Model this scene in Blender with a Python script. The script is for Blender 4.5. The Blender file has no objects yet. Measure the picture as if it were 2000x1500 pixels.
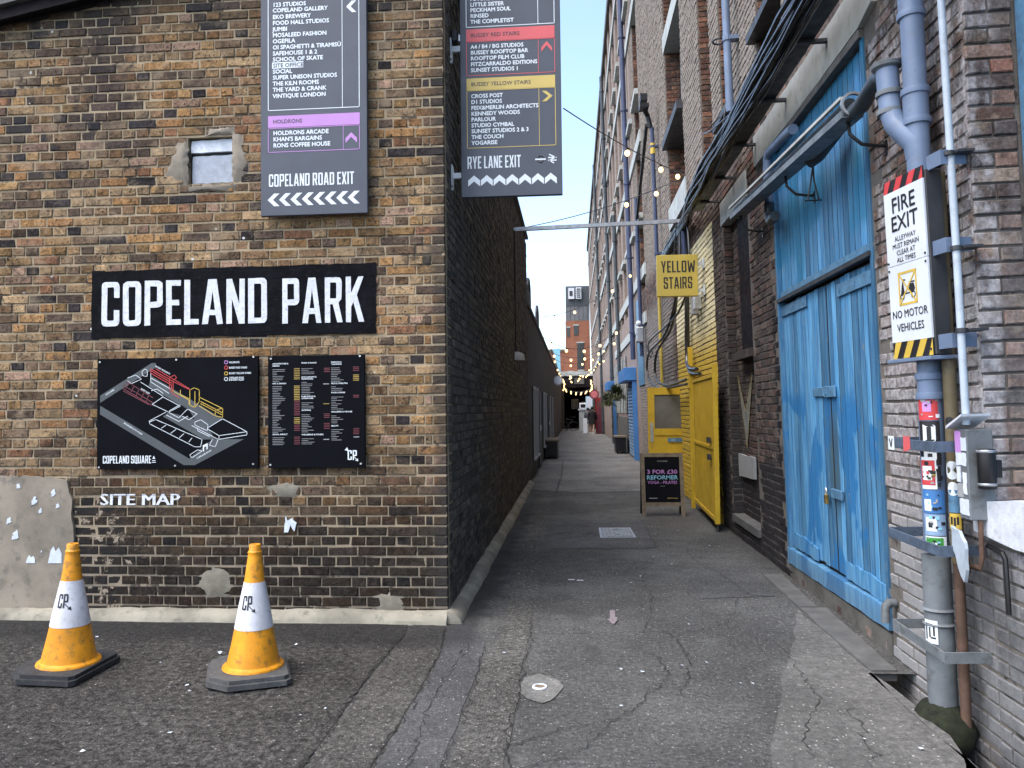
import bpy, bmesh, math, random
import numpy as np
from mathutils import Matrix, Vector
from mathutils.geometry import tessellate_polygon

R = math.radians
rng = random.Random(7)
sc = bpy.context.scene
col = sc.collection

# ------------------------------------------------------------------ camera, sky, sun, exposure
cam_d = bpy.data.cameras.new('camera')
cam = bpy.data.objects.new('camera', cam_d)
col.objects.link(cam)
sc.camera = cam
cam_d.sensor_width = 36.0
cam_d.lens = 27.0
cam_d.clip_start = 0.05
cam_d.clip_end = 900.0
CAM = Vector((0.0, 0.0, 1.55))
_yaw, _pitch, _roll = 0.07938, 0.034277, 0.012
_f = Vector((-math.sin(_yaw) * math.cos(_pitch), math.cos(_yaw) * math.cos(_pitch), math.sin(_pitch)))
_r = Vector((math.cos(_yaw), math.sin(_yaw), 0.0))
_u = _r.cross(_f)
_r2 = _r * math.cos(_roll) - _u * math.sin(_roll)
_u2 = _u * math.cos(_roll) + _r * math.sin(_roll)
cam.matrix_world = Matrix(((_r2.x, _u2.x, -_f.x, CAM.x), (_r2.y, _u2.y, -_f.y, CAM.y),
                           (_r2.z, _u2.z, -_f.z, CAM.z), (0, 0, 0, 1)))

SUN_EL, SUN_AZ = 60.0, -128.0          # high veiled sun behind the camera: soft, nearly shadowless daylight
world = bpy.data.worlds.new('World')
sc.world = world
world.use_nodes = True
_nt = world.node_tree
_nt.nodes.clear()
_sky = _nt.nodes.new('ShaderNodeTexSky')
_sky.sky_type = 'NISHITA'
_sky.sun_disc = False
_sky.sun_elevation = R(SUN_EL)
_sky.sun_rotation = R(SUN_AZ)
_sky.air_density = 1.0
_sky.dust_density = 2.2
_sky.ozone_density = 1.0
_bg = _nt.nodes.new('ShaderNodeBackground')
_bg.inputs['Strength'].default_value = 0.15
_wo = _nt.nodes.new('ShaderNodeOutputWorld')
_nt.links.new(_sky.outputs[0], _bg.inputs[0])
_nt.links.new(_bg.outputs[0], _wo.inputs[0])

sun_d = bpy.data.lights.new('sun', 'SUN')
sun_d.energy = 1.2
sun_d.angle = R(60)
sun_d.color = (1.0, .93, .84)
sun = bpy.data.objects.new('sun', sun_d)
col.objects.link(sun)
_sd = Vector((math.sin(R(SUN_AZ)) * math.cos(R(SUN_EL)), math.cos(R(SUN_AZ)) * math.cos(R(SUN_EL)), math.sin(R(SUN_EL))))
sun.rotation_euler = _sd.to_track_quat('Z', 'Y').to_euler()
sun.location = _sd * 60

sc.view_settings.view_transform = 'Standard'
sc.view_settings.look = 'None'
sc.view_settings.exposure = 1.62
sc.view_settings.gamma = 1.0
sc.view_settings.use_curve_mapping = False
sc.cycles.max_bounces = 6
sc.cycles.diffuse_bounces = 4
sc.cycles.glossy_bounces = 3
sc.cycles.transmission_bounces = 4
sc.cycles.caustics_reflective = False
sc.cycles.caustics_refractive = False

# ------------------------------------------------------------------ frames: local x = right, y = into the wall, z = up
FW = Matrix.Identity(4)
FF = Matrix.Translation((0, 5.66, 0))                                    # gable facade
FL = Matrix(((0, -1, 0, -0.94), (1, 0, 0, 0), (0, 0, 1, 0), (0, 0, 0, 1)))  # alley side of the left building, x = world Y
LEAN = 0.02
_c, _s = math.cos(LEAN), math.sin(LEAN)
FR = Matrix(((0, _c, -_s, 1.95), (-1, 0, 0, 0), (0, _s, _c, 0), (0, 0, 0, 1)))  # leaning warehouse wall, x = -world Y


def link(o, parent=None):
    col.objects.link(o)
    if parent is not None:
        o.parent = parent
    return o


def tag(o, label=None, cat=None, group=None, kind=None):
    if label: o['label'] = label
    if cat: o['category'] = cat
    if group: o['group'] = group
    if kind: o['kind'] = kind
    return o


class Thing:
    """An Empty at the thing's base; parts are built in frame coordinates and stored relative to it."""
    def __init__(self, name, label, cat, frame=FW, at=(0, 0, 0), group=None, kind=None):
        self.o = bpy.data.objects.new(name, None)
        self.o.empty_display_size = 0.2
        col.objects.link(self.o)
        self.at = Vector(at)
        self.o.matrix_world = frame @ Matrix.Translation(self.at)
        tag(self.o, label, cat, group, kind)

    def part(self, name, mb, mat, parent=None, label=None, kind=None, smooth=False):
        me = mb.mesh(name, mat, self.at, smooth)
        o = bpy.data.objects.new(name, me)
        link(o, parent if parent is not None else self.o)
        tag(o, label, None, None, kind)
        return o


def single(name, mb, mat, label, cat, frame=FW, at=(0, 0, 0), group=None, kind=None, smooth=False):
    at = Vector(at)
    o = bpy.data.objects.new(name, mb.mesh(name, mat, at, smooth))
    col.objects.link(o)
    o.matrix_world = frame @ Matrix.Translation(at)
    return tag(o, label, cat, group, kind)


def copy_tree(o, parent=None):
    c = o.copy()
    link(c, parent)
    for ch in o.children:
        copy_tree(ch, c)
    return c


class MB:
    def __init__(self):
        self.v, self.f, self.sm = [], [], []

    def add(self, vs, fs):
        b = len(self.v)
        self.v.extend([tuple(p) for p in vs])
        self.f.extend([tuple(b + i for i in f) for f in fs])
        return self

    def box(self, x0, x1, y0, y1, z0, z1, ch=0.0):
        if ch <= 0:
            vs = [(x, y, z) for x in (x0, x1) for y in (y0, y1) for z in (z0, z1)]
            fs = [(0, 1, 3, 2), (4, 6, 7, 5), (0, 4, 5, 1), (2, 3, 7, 6), (0, 2, 6, 4), (1, 5, 7, 3)]
            return self.add(vs, fs)
        vs, fs = [], []
        c = [(x0, x1), (y0, y1), (z0, z1)]
        idx = {}
        for ax in range(3):
            for s in (0, 1):
                o1, o2 = [a for a in range(3) if a != ax]
                q = []
                for a, b in ((0, 0), (1, 0), (1, 1), (0, 1)):
                    p = [0, 0, 0]
                    p[ax] = c[ax][s]
                    p[o1] = c[o1][a] + (ch if a == 0 else -ch)
                    p[o2] = c[o2][b] + (ch if b == 0 else -ch)
                    key = [0, 0, 0]
                    key[ax] = s; key[o1] = a; key[o2] = b
                    idx[(ax, tuple(key))] = len(vs)
                    q.append(len(vs))
                    vs.append(p)
                fs.append(tuple(q))
        for a in (0, 1):
            for b in (0, 1):
                fs.append((idx[(1, (0, a, b))], idx[(1, (1, a, b))], idx[(2, (1, a, b))], idx[(2, (0, a, b))]))
                fs.append((idx[(0, (a, 0, b))], idx[(0, (a, 1, b))], idx[(2, (a, 1, b))], idx[(2, (a, 0, b))]))
                fs.append((idx[(0, (a, b, 0))], idx[(0, (a, b, 1))], idx[(1, (a, b, 1))], idx[(1, (a, b, 0))]))
                for d in (0, 1):
                    fs.append((idx[(0, (a, b, d))], idx[(1, (a, b, d))], idx[(2, (a, b, d))]))
        return self.add(vs, fs)

    def prism(self, poly, lo, hi, axis='y'):
        """poly of 2-D points: (x,z) extruded along y, (x,y) along z, or (y,z) along x"""
        def P(a, b, t):
            return (a, t, b) if axis == 'y' else ((a, b, t) if axis == 'z' else (t, a, b))
        n = len(poly)
        vs = [P(a, b, lo) for a, b in poly] + [P(a, b, hi) for a, b in poly]
        fs = [(i, (i + 1) % n, n + (i + 1) % n, n + i) for i in range(n)]
        tri = tessellate_polygon([[Vector((a, b, 0)) for a, b in poly]])
        fs += [t for t in tri] + [tuple(n + i for i in t) for t in tri]
        return self.add(vs, fs)

    def sheet(self, poly, t, axis='y', holes=()):
        loops = [list(poly)] + [list(h) for h in holes]
        pts = [p for l in loops for p in l]
        tri = tessellate_polygon([[Vector((a, b, 0)) for a, b in l] for l in loops])
        vs = [(a, t, b) if axis == 'y' else (a, b, t) for a, b in pts]
        return self.add(vs, [tuple(x) for x in tri])

    def slab(self, poly, y0, y1, holes=()):
        loops = [list(poly)] + [list(h) for h in holes]
        pts = [p for l in loops for p in l]
        n = len(pts)
        tri = tessellate_polygon([[Vector((a, b, 0)) for a, b in l] for l in loops])
        vs = [(a, y0, b) for a, b in pts] + [(a, y1, b) for a, b in pts]
        fs = [tuple(x) for x in tri] + [tuple(n + i for i in x) for x in tri]
        k = 0
        for l in loops:
            m = len(l)
            fs += [(k + i, k + (i + 1) % m, n + k + (i + 1) % m, n + k + i) for i in range(m)]
            k += m
        return self.add(vs, fs)

    def stroke(self, pts, w, y, axis='y', closed=False):
        """flat ribbon of width w along 2-D points"""
        m = len(pts) - (0 if closed else 1)
        for i in range(m):
            a = Vector(pts[i]); b = Vector(pts[(i + 1) % len(pts)])
            d = (b - a)
            if d.length < 1e-6: continue
            d.normalize()
            n = Vector((-d.y, d.x)) * w / 2
            e = d * w / 2 * 0.9
            q = [a - e + n, a - e - n, b + e - n, b + e + n]
            self.add([(p.x, y, p.y) if axis == 'y' else (p.x, p.y, y) for p in q], [(0, 1, 2, 3)])
        return self

    def tube(self, pts, r, n=8, cap=True):
        pts = [Vector(p) for p in pts]
        rs = r if isinstance(r, (list, tuple)) else [r] * len(pts)
        rings = []
        T0 = (pts[1] - pts[0]).normalized()
        up = Vector((0, 0, 1)) if abs(T0.z) < 0.9 else Vector((1, 0, 0))
        N = (up - T0 * up.dot(T0)).normalized()
        for i, p in enumerate(pts):
            if i == 0: T = T0
            elif i == len(pts) - 1: T = (pts[i] - pts[i - 1]).normalized()
            else:
                T = ((pts[i] - pts[i - 1]).normalized() + (pts[i + 1] - pts[i]).normalized())
                T = T.normalized() if T.length > 1e-6 else (pts[i] - pts[i - 1]).normalized()
            N = (N - T * N.dot(T))
            N = N.normalized() if N.length > 1e-6 else T.orthogonal().normalized()
            B = T.cross(N)
            rings.append([p + (N * math.cos(2 * math.pi * k / n) + B * math.sin(2 * math.pi * k / n)) * rs[i] for k in range(n)])
        vs = [q for ring in rings for q in ring]
        fs = []
        for i in range(len(pts) - 1):
            for k in range(n):
                fs.append((i * n + k, i * n + (k + 1) % n, (i + 1) * n + (k + 1) % n, (i + 1) * n + k))
        if cap:
            fs.append(tuple(range(n - 1, -1, -1)))
            fs.append(tuple((len(pts) - 1) * n + k for k in range(n)))
        return self.add(vs, fs)

    def lathe(self, prof, n=24, c=(0, 0, 0), cap=True):
        vs, fs = [], []
        for r, z in prof:
            for k in range(n):
                a = 2 * math.pi * k / n
                vs.append((c[0] + r * math.cos(a), c[1] + r * math.sin(a), c[2] + z))
        for i in range(len(prof) - 1):
            for k in range(n):
                fs.append((i * n + k, i * n + (k + 1) % n, (i + 1) * n + (k + 1) % n, (i + 1) * n + k))
        if cap:
            fs.append(tuple(range(n - 1, -1, -1)))
            fs.append(tuple((len(prof) - 1) * n + k for k in range(n)))
        return self.add(vs, fs)

    def disc(self, c, r, y0, y1, n=20):
        return self.prism([(c[0] + r * math.cos(2 * math.pi * k / n), c[1] + r * math.sin(2 * math.pi * k / n)) for k in range(n)], y0, y1)

    def ball(self, c, r, n=8, m=5, sq=(1, 1, 1)):
        prof = [(math.sin(math.pi * i / m) * r, -math.cos(math.pi * i / m) * r) for i in range(m + 1)]
        vs, fs = [], []
        for rr, z in prof:
            for k in range(n):
                a = 2 * math.pi * k / n
                vs.append((c[0] + max(rr, 1e-4) * math.cos(a) * sq[0], c[1] + max(rr, 1e-4) * math.sin(a) * sq[1], c[2] + z * sq[2]))
        for i in range(m):
            for k in range(n):
                fs.append((i * n + k, i * n + (k + 1) % n, (i + 1) * n + (k + 1) % n, (i + 1) * n + k))
        return self.add(vs, fs)

    def mesh(self, name, mat, at=Vector((0, 0, 0)), smooth=False):
        me = bpy.data.meshes.new(name)
        a = np.array(self.v, dtype=float).reshape(-1, 3) - np.array(at)
        me.from_pydata(a.tolist(), [], self.f)
        if mat is not None: me.materials.append(mat)
        bm = bmesh.new(); bm.from_mesh(me)
        if len(bm.verts) < 60000:
            bmesh.ops.recalc_face_normals(bm, faces=bm.faces)
        bm.to_mesh(me); bm.free()
        if smooth:
            for p in me.polygons: p.use_smooth = True
            try: me.set_sharp_from_angle(angle=R(38))
            except Exception: pass
        return me


# ------------------------------------------------------------------ lettering
def text2d(s, size, bold=0.0, align='LEFT', sx=1.0):
    """flat (x,z) verts and faces of a line of the built-in sans lettering"""
    cu = bpy.data.curves.new('lettering', 'FONT')
    cu.body = s; cu.size = size; cu.align_x = align; cu.offset = bold * size; cu.fill_mode = 'FRONT'
    cu.resolution_u = 2
    o = bpy.data.objects.new('lettering', cu)
    col.objects.link(o)
    dg = bpy.context.evaluated_depsgraph_get()
    me = o.evaluated_get(dg).to_mesh()
    vs = [(v.co.x * sx, v.co.y) for v in me.vertices]
    fs = [tuple(p.vertices) for p in me.polygons]
    o.evaluated_get(dg).to_mesh_clear()
    bpy.data.objects.remove(o)
    bpy.data.curves.remove(cu)
    return vs, fs


def put_text(mb, s, x, z, cap, y, bold=0.012, align='LEFT', sx=1.0, width=None, rot=0.0):
    vs, fs = text2d(s, cap / 0.72, 0.0, align, sx)
    if width and vs:
        w = max(v[0] for v in vs) - min(v[0] for v in vs)
        vs = [(a * width / w, b) for a, b in vs]
    c_, s_ = math.cos(rot), math.sin(rot)
    d = bold * cap * 1.5
    for k, (ox, oz) in enumerate(((-d, 0), (d, 0), (0, d), (0, -d)) if d > 1e-5 else ((0, 0),)):
        mb.add([(x + ox + a * c_ - b * s_, y - k * .00006, z + oz + a * s_ + b * c_) for a, b in vs], fs)


def rnd(poly, default=0.0):
    """round the corners: items (x,y) or (x,y,r)"""
    out = []
    n = len(poly)
    for i, p in enumerate(poly):
        r = p[2] if len(p) > 2 else default
        P = Vector(p[:2])
        if r <= 0:
            out.append((P.x, P.y)); continue
        a = Vector(poly[i - 1][:2]) - P; b = Vector(poly[(i + 1) % n][:2]) - P
        r1 = min(r, a.length * .5, b.length * .5)
        A = P + a.normalized() * r1; B = P + b.normalized() * r1
        for t in (0, .33, .67, 1):
            q = A * (1 - t) ** 2 + P * 2 * t * (1 - t) + B * t * t
            out.append((q.x, q.y))
    return out


def glyph(ch):
    w, t, h = .46, .145, .125
    Ro, Ri = .12, .03
    T = 1.0
    if ch == 'C':
        return [(0, 0, Ro), (w, 0, Ro), (w, .36), (w - t, .36), (w - t, h, Ri), (t, h, Ri), (t, T - h, Ri), (w - t, T - h, Ri), (w - t, .64), (w, .64), (w, T, Ro), (0, T, Ro)], [], w
    if ch == 'O':
        return [(0, 0, Ro), (w, 0, Ro), (w, T, Ro), (0, T, Ro)], [[(t, h, Ri), (w - t, h, Ri), (w - t, T - h, Ri), (t, T - h, Ri)]], w
    if ch == 'Q':
        return [(0, 0, Ro), (w * .7, 0), (w * .8, -.08), (w * 1.05, -.05), (w, .1), (w, T, Ro), (0, T, Ro)], [[(t, h, Ri), (w - t, h, Ri), (w - t, T - h, Ri), (t, T - h, Ri)]], w
    if ch == 'D':
        return [(0, 0), (w, 0, Ro), (w, T, Ro), (0, T)], [[(t, h), (w - t, h, Ri), (w - t, T - h, Ri), (t, T - h)]], w
    if ch == 'P':
        return [(0, 0), (t, 0), (t, .4), (w, .4, Ro), (w, T, Ro), (0, T)], [[(t, .4 + h), (w - t, .4 + h, Ri), (w - t, T - h, Ri), (t, T - h)]], w
    if ch == 'R':
        return [(0, 0), (t, 0), (t, .4), (.215, .4), (w - t + .02, 0), (w + .025, 0), (w - .09, .43), (w, .52, .05), (w, T, Ro), (0, T)], [[(t, .4 + h), (w - t, .4 + h, Ri), (w - t, T - h, Ri), (t, T - h)]], w + .02
    if ch == 'E':
        v = .37
        return [(0, 0), (v, 0), (v, h), (t, h), (t, .44), (v - .04, .44), (v - .04, .56), (t, .56), (t, T - h), (v, T - h), (v, T), (0, T)], [], v
    if ch == 'L':
        return [(0, 0), (.36, 0), (.36, h), (t, h), (t, T), (0, T)], [], .36
    if ch == 'I':
        return [(0, 0), (t, 0), (t, T), (0, T)], [], t
    if ch == 'T':
        v = .44
        return [((v - t) / 2, 0), ((v + t) / 2, 0), ((v + t) / 2, T - h), (v, T - h), (v, T), (0, T), (0, T - h), ((v - t) / 2, T - h)], [], v
    if ch == 'A':
        v = .52
        return [(0, 0), (.145, 0), (.175, .2), (v - .175, .2), (v - .145, 0), (v, 0), (v - .16, T), (.16, T)], [[(.195, .32), (v - .195, .32), (v / 2, .74)]], v
    if ch == 'N':
        return [(0, 0), (t - .01, 0), (t - .01, .56), (w - t, 0), (w, 0), (w, T), (w - t + .01, T), (w - t + .01, .44), (t, T), (0, T)], [], w
    if ch == 'K':
        return [(0, 0), (t, 0), (t, .33), (.205, .44), (w - t + .03, 0), (w + .04, 0), (.305, .6), (w + .03, T), (w - t + .02, T), (t, .63), (t, T), (0, T)], [], w + .03
    if ch == 'X':
        v = .48
        return [(0, 0), (.15, 0), (v / 2, .34), (v - .15, 0), (v, 0), (v / 2 + .085, .5), (v, T), (v - .15, T), (v / 2, .66), (.15, T), (0, T), (v / 2 - .085, .5)], [], v
    if ch == 'Y':
        v = .48
        return [((v - t) / 2, 0), ((v + t) / 2, 0), ((v + t) / 2, .4), (v, T), (v - .15, T), (v / 2, .58), (.15, T), (0, T), ((v - t) / 2, .4)], [], v
    if ch == 'S':
        return [(0, .34), (0, 0, Ro), (w, 0, Ro), (w, .52, Ro), (t, .58, Ri), (t, T - h, Ri), (w - t, T - h, Ri), (w - t, .66), (w, .66), (w, T, Ro), (0, T, Ro), (0, .47, Ro), (w - t, .41, Ri), (w - t, h, Ri), (t, h, Ri), (t, .34)], [], w
    if ch == 'U':
        return [(0, 0, Ro), (w, 0, Ro), (w, T), (w - t, T), (w - t, h, Ri), (t, h, Ri), (t, T), (0, T)], [], w
    if ch == 'W':
        v = .72
        return [(.1, 0), (.26, 0), (v / 2, .5), (v - .26, 0), (v - .1, 0), (v, T), (v - .14, T), (v - .185, .36), (v / 2 + .06, T * .82), (v / 2 - .06, T * .82), (.185, .36), (.14, T), (0, T)], [], v
    return None


def cond2d(s, height, width=None, gap=.09, space=.22):
    """condensed block capitals -> (verts, faces) in the plane, scaled to height (and width)"""
    vs, fs, x = [], [], 0.0
    for ch in s:
        if ch == ' ':
            x += space; continue
        out, holes, w = glyph(ch)
        loops = [rnd(out)] + [rnd(h_) for h_ in holes]
        pts = [p for l in loops for p in l]
        tri = tessellate_polygon([[Vector((a, b, 0)) for a, b in l] for l in loops])
        b = len(vs)
        vs += [(x + p[0], p[1]) for p in pts]
        fs += [tuple(b + i for i in t_) for t_ in tri]
        x += w + gap
    x -= gap
    kx = (width / x) if width else height
    return [(a * kx, b * height) for a, b in vs], fs


def put_cond(mb, s, x, z, height, width, y, **k):
    vs, fs = cond2d(s, height, width, **k)
    mb.add([(x + a, y, z + b) for a, b in vs], fs)


def put_chevron(mb, cx, cz, w, h, th, y, direction):
    """solid chevron pointing left/right/up"""
    if direction in ('left', 'right'):
        s = -1 if direction == 'left' else 1
        p = [(-w / 2, h / 2), (-w / 2 + th, h / 2), (w / 2, 0), (-w / 2 + th, -h / 2), (-w / 2, -h / 2), (w / 2 - th, 0)]
        p = [(a * s, b) for a, b in p]
    else:
        p = [(-w / 2, -h / 2), (-w / 2, -h / 2 + th), (0, h / 2), (w / 2, -h / 2 + th), (w / 2, -h / 2), (0, h / 2 - th)]
    mb.sheet([(cx + a, cz + b) for a, b in p], y)
# ------------------------------------------------------------------ materials
class NT:
    def __init__(self, name):
        self.m = bpy.data.materials.new(name)
        self.m.use_nodes = True
        self.t = self.m.node_tree
        self.t.nodes.clear()
        self.out = self.t.nodes.new('ShaderNodeOutputMaterial')
        self.b = self.t.nodes.new('ShaderNodeBsdfPrincipled')
        self.t.links.new(self.b.outputs[0], self.out.inputs[0])
        self._pos = None

    def set(self, sock, v):
        if isinstance(v, bpy.types.NodeSocket): self.t.links.new(v, sock)
        elif isinstance(v, (tuple, list)) and len(v) == 3 and sock.type == 'RGBA': sock.default_value = (*v, 1)
        else: sock.default_value = v

    def pos(self):
        if self._pos is None:
            g = self.t.nodes.new('ShaderNodeNewGeometry')
            self._pos = g.outputs['Position']; self._isl = g.outputs['Random Per Island']
        return self._pos

    def island(self):
        self.pos()
        o = self.t.nodes.new('ShaderNodeObjectInfo')
        return self.mth('FRACT', self.mth('ADD', self.mth('MULTIPLY', self._isl, 7.31), o.outputs['Random']))

    def obj(self):
        return self.t.nodes.new('ShaderNodeTexCoord').outputs['Object']

    def xyz(self, v=None):
        s = self.t.nodes.new('ShaderNodeSeparateXYZ')
        self.t.links.new(v if v is not None else self.pos(), s.inputs[0])
        return s.outputs

    def mth(self, op, a, b=0.0, c=0.0):
        n = self.t.nodes.new('ShaderNodeMath'); n.operation = op
        self.set(n.inputs[0], a); self.set(n.inputs[1], b); self.set(n.inputs[2], c)
        return n.outputs[0]

    def step(self, v, lo, hi):
        n = self.t.nodes.new('ShaderNodeMapRange'); n.interpolation_type = 'SMOOTHSTEP'
        self.set(n.inputs[0], v); self.set(n.inputs[1], lo); self.set(n.inputs[2], hi)
        return n.outputs[0]

    def vscale(self, v, s):
        n = self.t.nodes.new('ShaderNodeVectorMath'); n.operation = 'MULTIPLY'
        self.t.links.new(v, n.inputs[0]); n.inputs[1].default_value = s
        return n.outputs[0]

    def noise(self, scale, detail=4, rough=.55, v=None, dist=0.0):
        n = self.t.nodes.new('ShaderNodeTexNoise')
        self.t.links.new(v if v is not None else self.pos(), n.inputs['Vector'])
        n.inputs['Scale'].default_value = scale; n.inputs['Detail'].default_value = detail
        n.inputs['Roughness'].default_value = rough; n.inputs['Distortion'].default_value = dist
        return n.outputs['Fac']

    def voro(self, scale, v=None, feature='F1', what='Distance', rnd_=1.0):
        n = self.t.nodes.new('ShaderNodeTexVoronoi'); n.feature = feature
        self.t.links.new(v if v is not None else self.pos(), n.inputs['Vector'])
        n.inputs['Scale'].default_value = scale
        n.inputs['Randomness'].default_value = rnd_
        return n.outputs[what]

    def ramp(self, f, stops, const=False):
        n = self.t.nodes.new('ShaderNodeValToRGB')
        e = n.color_ramp.elements
        n.color_ramp.interpolation = 'CONSTANT' if const else 'LINEAR'
        while len(e) < len(stops): e.new(0.5)
        for i, (p, c) in enumerate(stops):
            e[i].position = p
            e[i].color = (*c, 1) if isinstance(c, (tuple, list)) else (c, c, c, 1)
        self.set(n.inputs[0], f)
        return n.outputs[0]

    def mix(self, f, a, b, mode='MIX'):
        n = self.t.nodes.new('ShaderNodeMix'); n.data_type = 'RGBA'; n.blend_type = mode
        self.set(n.inputs[0], f); self.set(n.inputs[6], a); self.set(n.inputs[7], b)
        return n.outputs[2]

    def bump(self, h, strength=.5, dist=.01):
        n = self.t.nodes.new('ShaderNodeBump')
        n.inputs['Strength'].default_value = strength; n.inputs['Distance'].default_value = dist
        self.set(n.inputs['Height'], h)
        self.t.links.new(n.outputs[0], self.b.inputs['Normal'])

    def done(self, color, rough=.85, metal=0.0, spec=.4):
        self.set(self.b.inputs['Base Color'], color)
        self.set(self.b.inputs['Roughness'], rough)
        self.set(self.b.inputs['Metallic'], metal)
        self.set(self.b.inputs['Specular IOR Level'], spec)
        return self.m


def simple(name, c, rough=.6, metal=0.0, var=.25, scale=6, spec=.4, bump=0.0, dirt=None, dirt_amt=.35):
    """painted or plain surface with uneven tone, scuffs and an optional dirt colour"""
    n = NT(name)
    a = n.noise(scale, 5)
    cc = n.mix(n.step(a, .3, .75), tuple(x * (1 - var) for x in c), tuple(min(1, x * (1 + var * .6)) for x in c))
    if dirt is not None:
        g = n.noise(scale * 3.1, 6, .65)
        cc = n.mix(n.mth('MULTIPLY', n.step(g, .5, .72), dirt_amt), cc, dirt)
    if bump > 0: n.bump(n.noise(scale * 14, 4), .35, bump)
    rr = n.ramp(n.noise(scale * 2.3, 4), [(.3, max(.05, rough - .12)), (.7, min(1, rough + .12))])
    return n.done(cc, rr, metal, spec)


def emit(name, c, s):
    n = NT(name)
    n.b.inputs['Emission Color'].default_value = (*c, 1)
    n.b.inputs['Emission Strength'].default_value = s
    return n.done(c, .4)


def brick_base(n, palette, pit=.75, bloom=(.40, .315, .215), bloom_amt=.30):
    isl = n.island()
    base = n.ramp(isl, palette, True)
    isl2 = n.mth('FRACT', n.mth('MULTIPLY', isl, 23.7))
    tone = n.ramp(isl2, [(0, .62), (1, 1.28)])
    c = n.mix(1.0, base, tone, 'MULTIPLY')
    # clouded clay body, coarse and fine
    c = n.mix(1.0, c, n.ramp(n.noise(17, 6, .7, dist=.4), [(.30, .42), (.50, .98), (.72, 1.42)]), 'MULTIPLY')
    c = n.mix(1.0, c, n.ramp(n.noise(62, 4, .65), [(.28, .62), (.72, 1.32)]), 'MULTIPLY')
    # burnt smears across single bricks
    s1 = n.noise(8, 6, .68, dist=.8)
    c = n.mix(n.mth('MULTIPLY', n.step(s1, .55, .66), .68), c, (.05, .045, .043))
    # lime bloom and old mortar dragged over the faces
    s2 = n.noise(6.3, 6, .7, v=n.vscale(n.pos(), (1.0, 1.0, 1.6)))
    c = n.mix(n.mth('MULTIPLY', n.step(s2, .53, .66), bloom_amt), c, bloom)
    # firing pits
    p = n.noise(48, 2, .45)
    c = n.mix(n.mth('MULTIPLY', n.step(p, .63, .68), pit), c, (.016, .014, .013))
    return c


def stock_brick(name='stock_brick', painted=True):
    n = NT(name)
    pal = [(0, (.315, .195, .092)), (.10, (.35, .20, .090)), (.20, (.265, .170, .090)), (.30, (.35, .24, .135)), (.42, (.22, .138, .080)),
           (.52, (.165, .112, .074)), (.60, (.31, .17, .080)), (.68, (.29, .205, .125)), (.77, (.115, .082, .062)), (.84, (.36, .235, .165)), (.90, (.050, .043, .043)), (.95, (.25, .13, .075))]
    c = brick_base(n, pal)
    x, y, z = n.xyz()
    big = n.noise(.9, 4, .6)
    med = n.noise(3.2, 5, .6)
    # grey bloom and mortar wash left by old repointing
    bl = n.mth('MULTIPLY', n.step(med, .54, .70), .55)
    c = n.mix(bl, c, (.37, .285, .195))
    # a soot-blackened plinth that rises unevenly
    hgt = n.mth('ADD', z, n.mth('MULTIPLY', n.mth('SUBTRACT', big, .5), 1.1))
    soot = n.mth('MULTIPLY', n.mth('SUBTRACT', 1.0, n.step(hgt, .42, 1.65)), .93)
    c = n.mix(soot, c, n.mix(n.step(n.noise(20, 4, .65), .4, .7), (.013, .0125, .013), (.036, .033, .031)))
    # tarry run below the eaves at the left
    xr = n.mth('ABSOLUTE', n.mth('SUBTRACT', x, -3.62))
    run = n.mth('MULTIPLY', n.mth('SUBTRACT', 1.0, n.step(n.mth('ADD', xr, n.mth('MULTIPLY', med, .6)), .35, .75)), n.step(z, 3.25, 3.9))
    c = n.mix(n.mth('MULTIPLY', run, .72), c, (.035, .034, .04))
    cl = n.mth('MULTIPLY', n.step(n.noise(1.5, 5, .65), .50, .62), n.mth('MULTIPLY', n.step(z, 2.9, 3.6), n.mth('SUBTRACT', 1.0, n.step(x, -3.2, -2.4))))
    c = n.mix(n.mth('MULTIPLY', cl, n.step(n.mth('FRACT', n.mth('MULTIPLY', n.island(), 5.17)), .25, .75)), c, (.042, .040, .044))
    top = n.mth('MULTIPLY', n.step(n.mth('ADD', z, n.mth('MULTIPLY', med, .8)), 4.7, 5.1), .5)
    c = n.mix(top, c, (.05, .047, .045))
    # grimy quoin
    q = n.mth('MULTIPLY', n.step(n.mth('ADD', x, n.mth('MULTIPLY', med, .3)), -.98, -.83), .75)
    c = n.mix(q, c, (.05, .047, .045))
    # spalled corner by the grey render: pale cores and black crust
    ex = n.mth('MULTIPLY', n.mth('SUBTRACT', 1.0, n.step(n.mth('ADD', x, n.mth('MULTIPLY', n.noise(5, 5, .7), .9)), -3.05, -2.85)), n.mth('SUBTRACT', 1.0, n.step(n.mth('ADD', z, n.mth('MULTIPLY', med, .3)), 1.0, 1.12)))
    en = n.noise(11, 6, .72)
    c = n.mix(n.mth('MULTIPLY', ex, n.step(en, .56, .60)), c, (.33, .28, .22))
    c = n.mix(n.mth('MULTIPLY', ex, n.mth('SUBTRACT', 1.0, n.step(en, .48, .52))), c, (.03, .028, .027))
    # spatters of old white paint
    sp = n.voro(7, feature='F1')
    spn = n.noise(2.0, 2)
    c = n.mix(n.mth('MULTIPLY', n.mth('LESS_THAN', sp, .075), n.step(spn, .55, .6)), c, (.62, .62, .6))
    n.bump(n.mth('ADD', n.mth('ADD', n.noise(48, 2, .45), n.noise(60, 5, .65)), n.mth('MULTIPLY', n.noise(240, 2), .5)), .9, .008)
    return n.done(c, .95, spec=.05)


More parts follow.
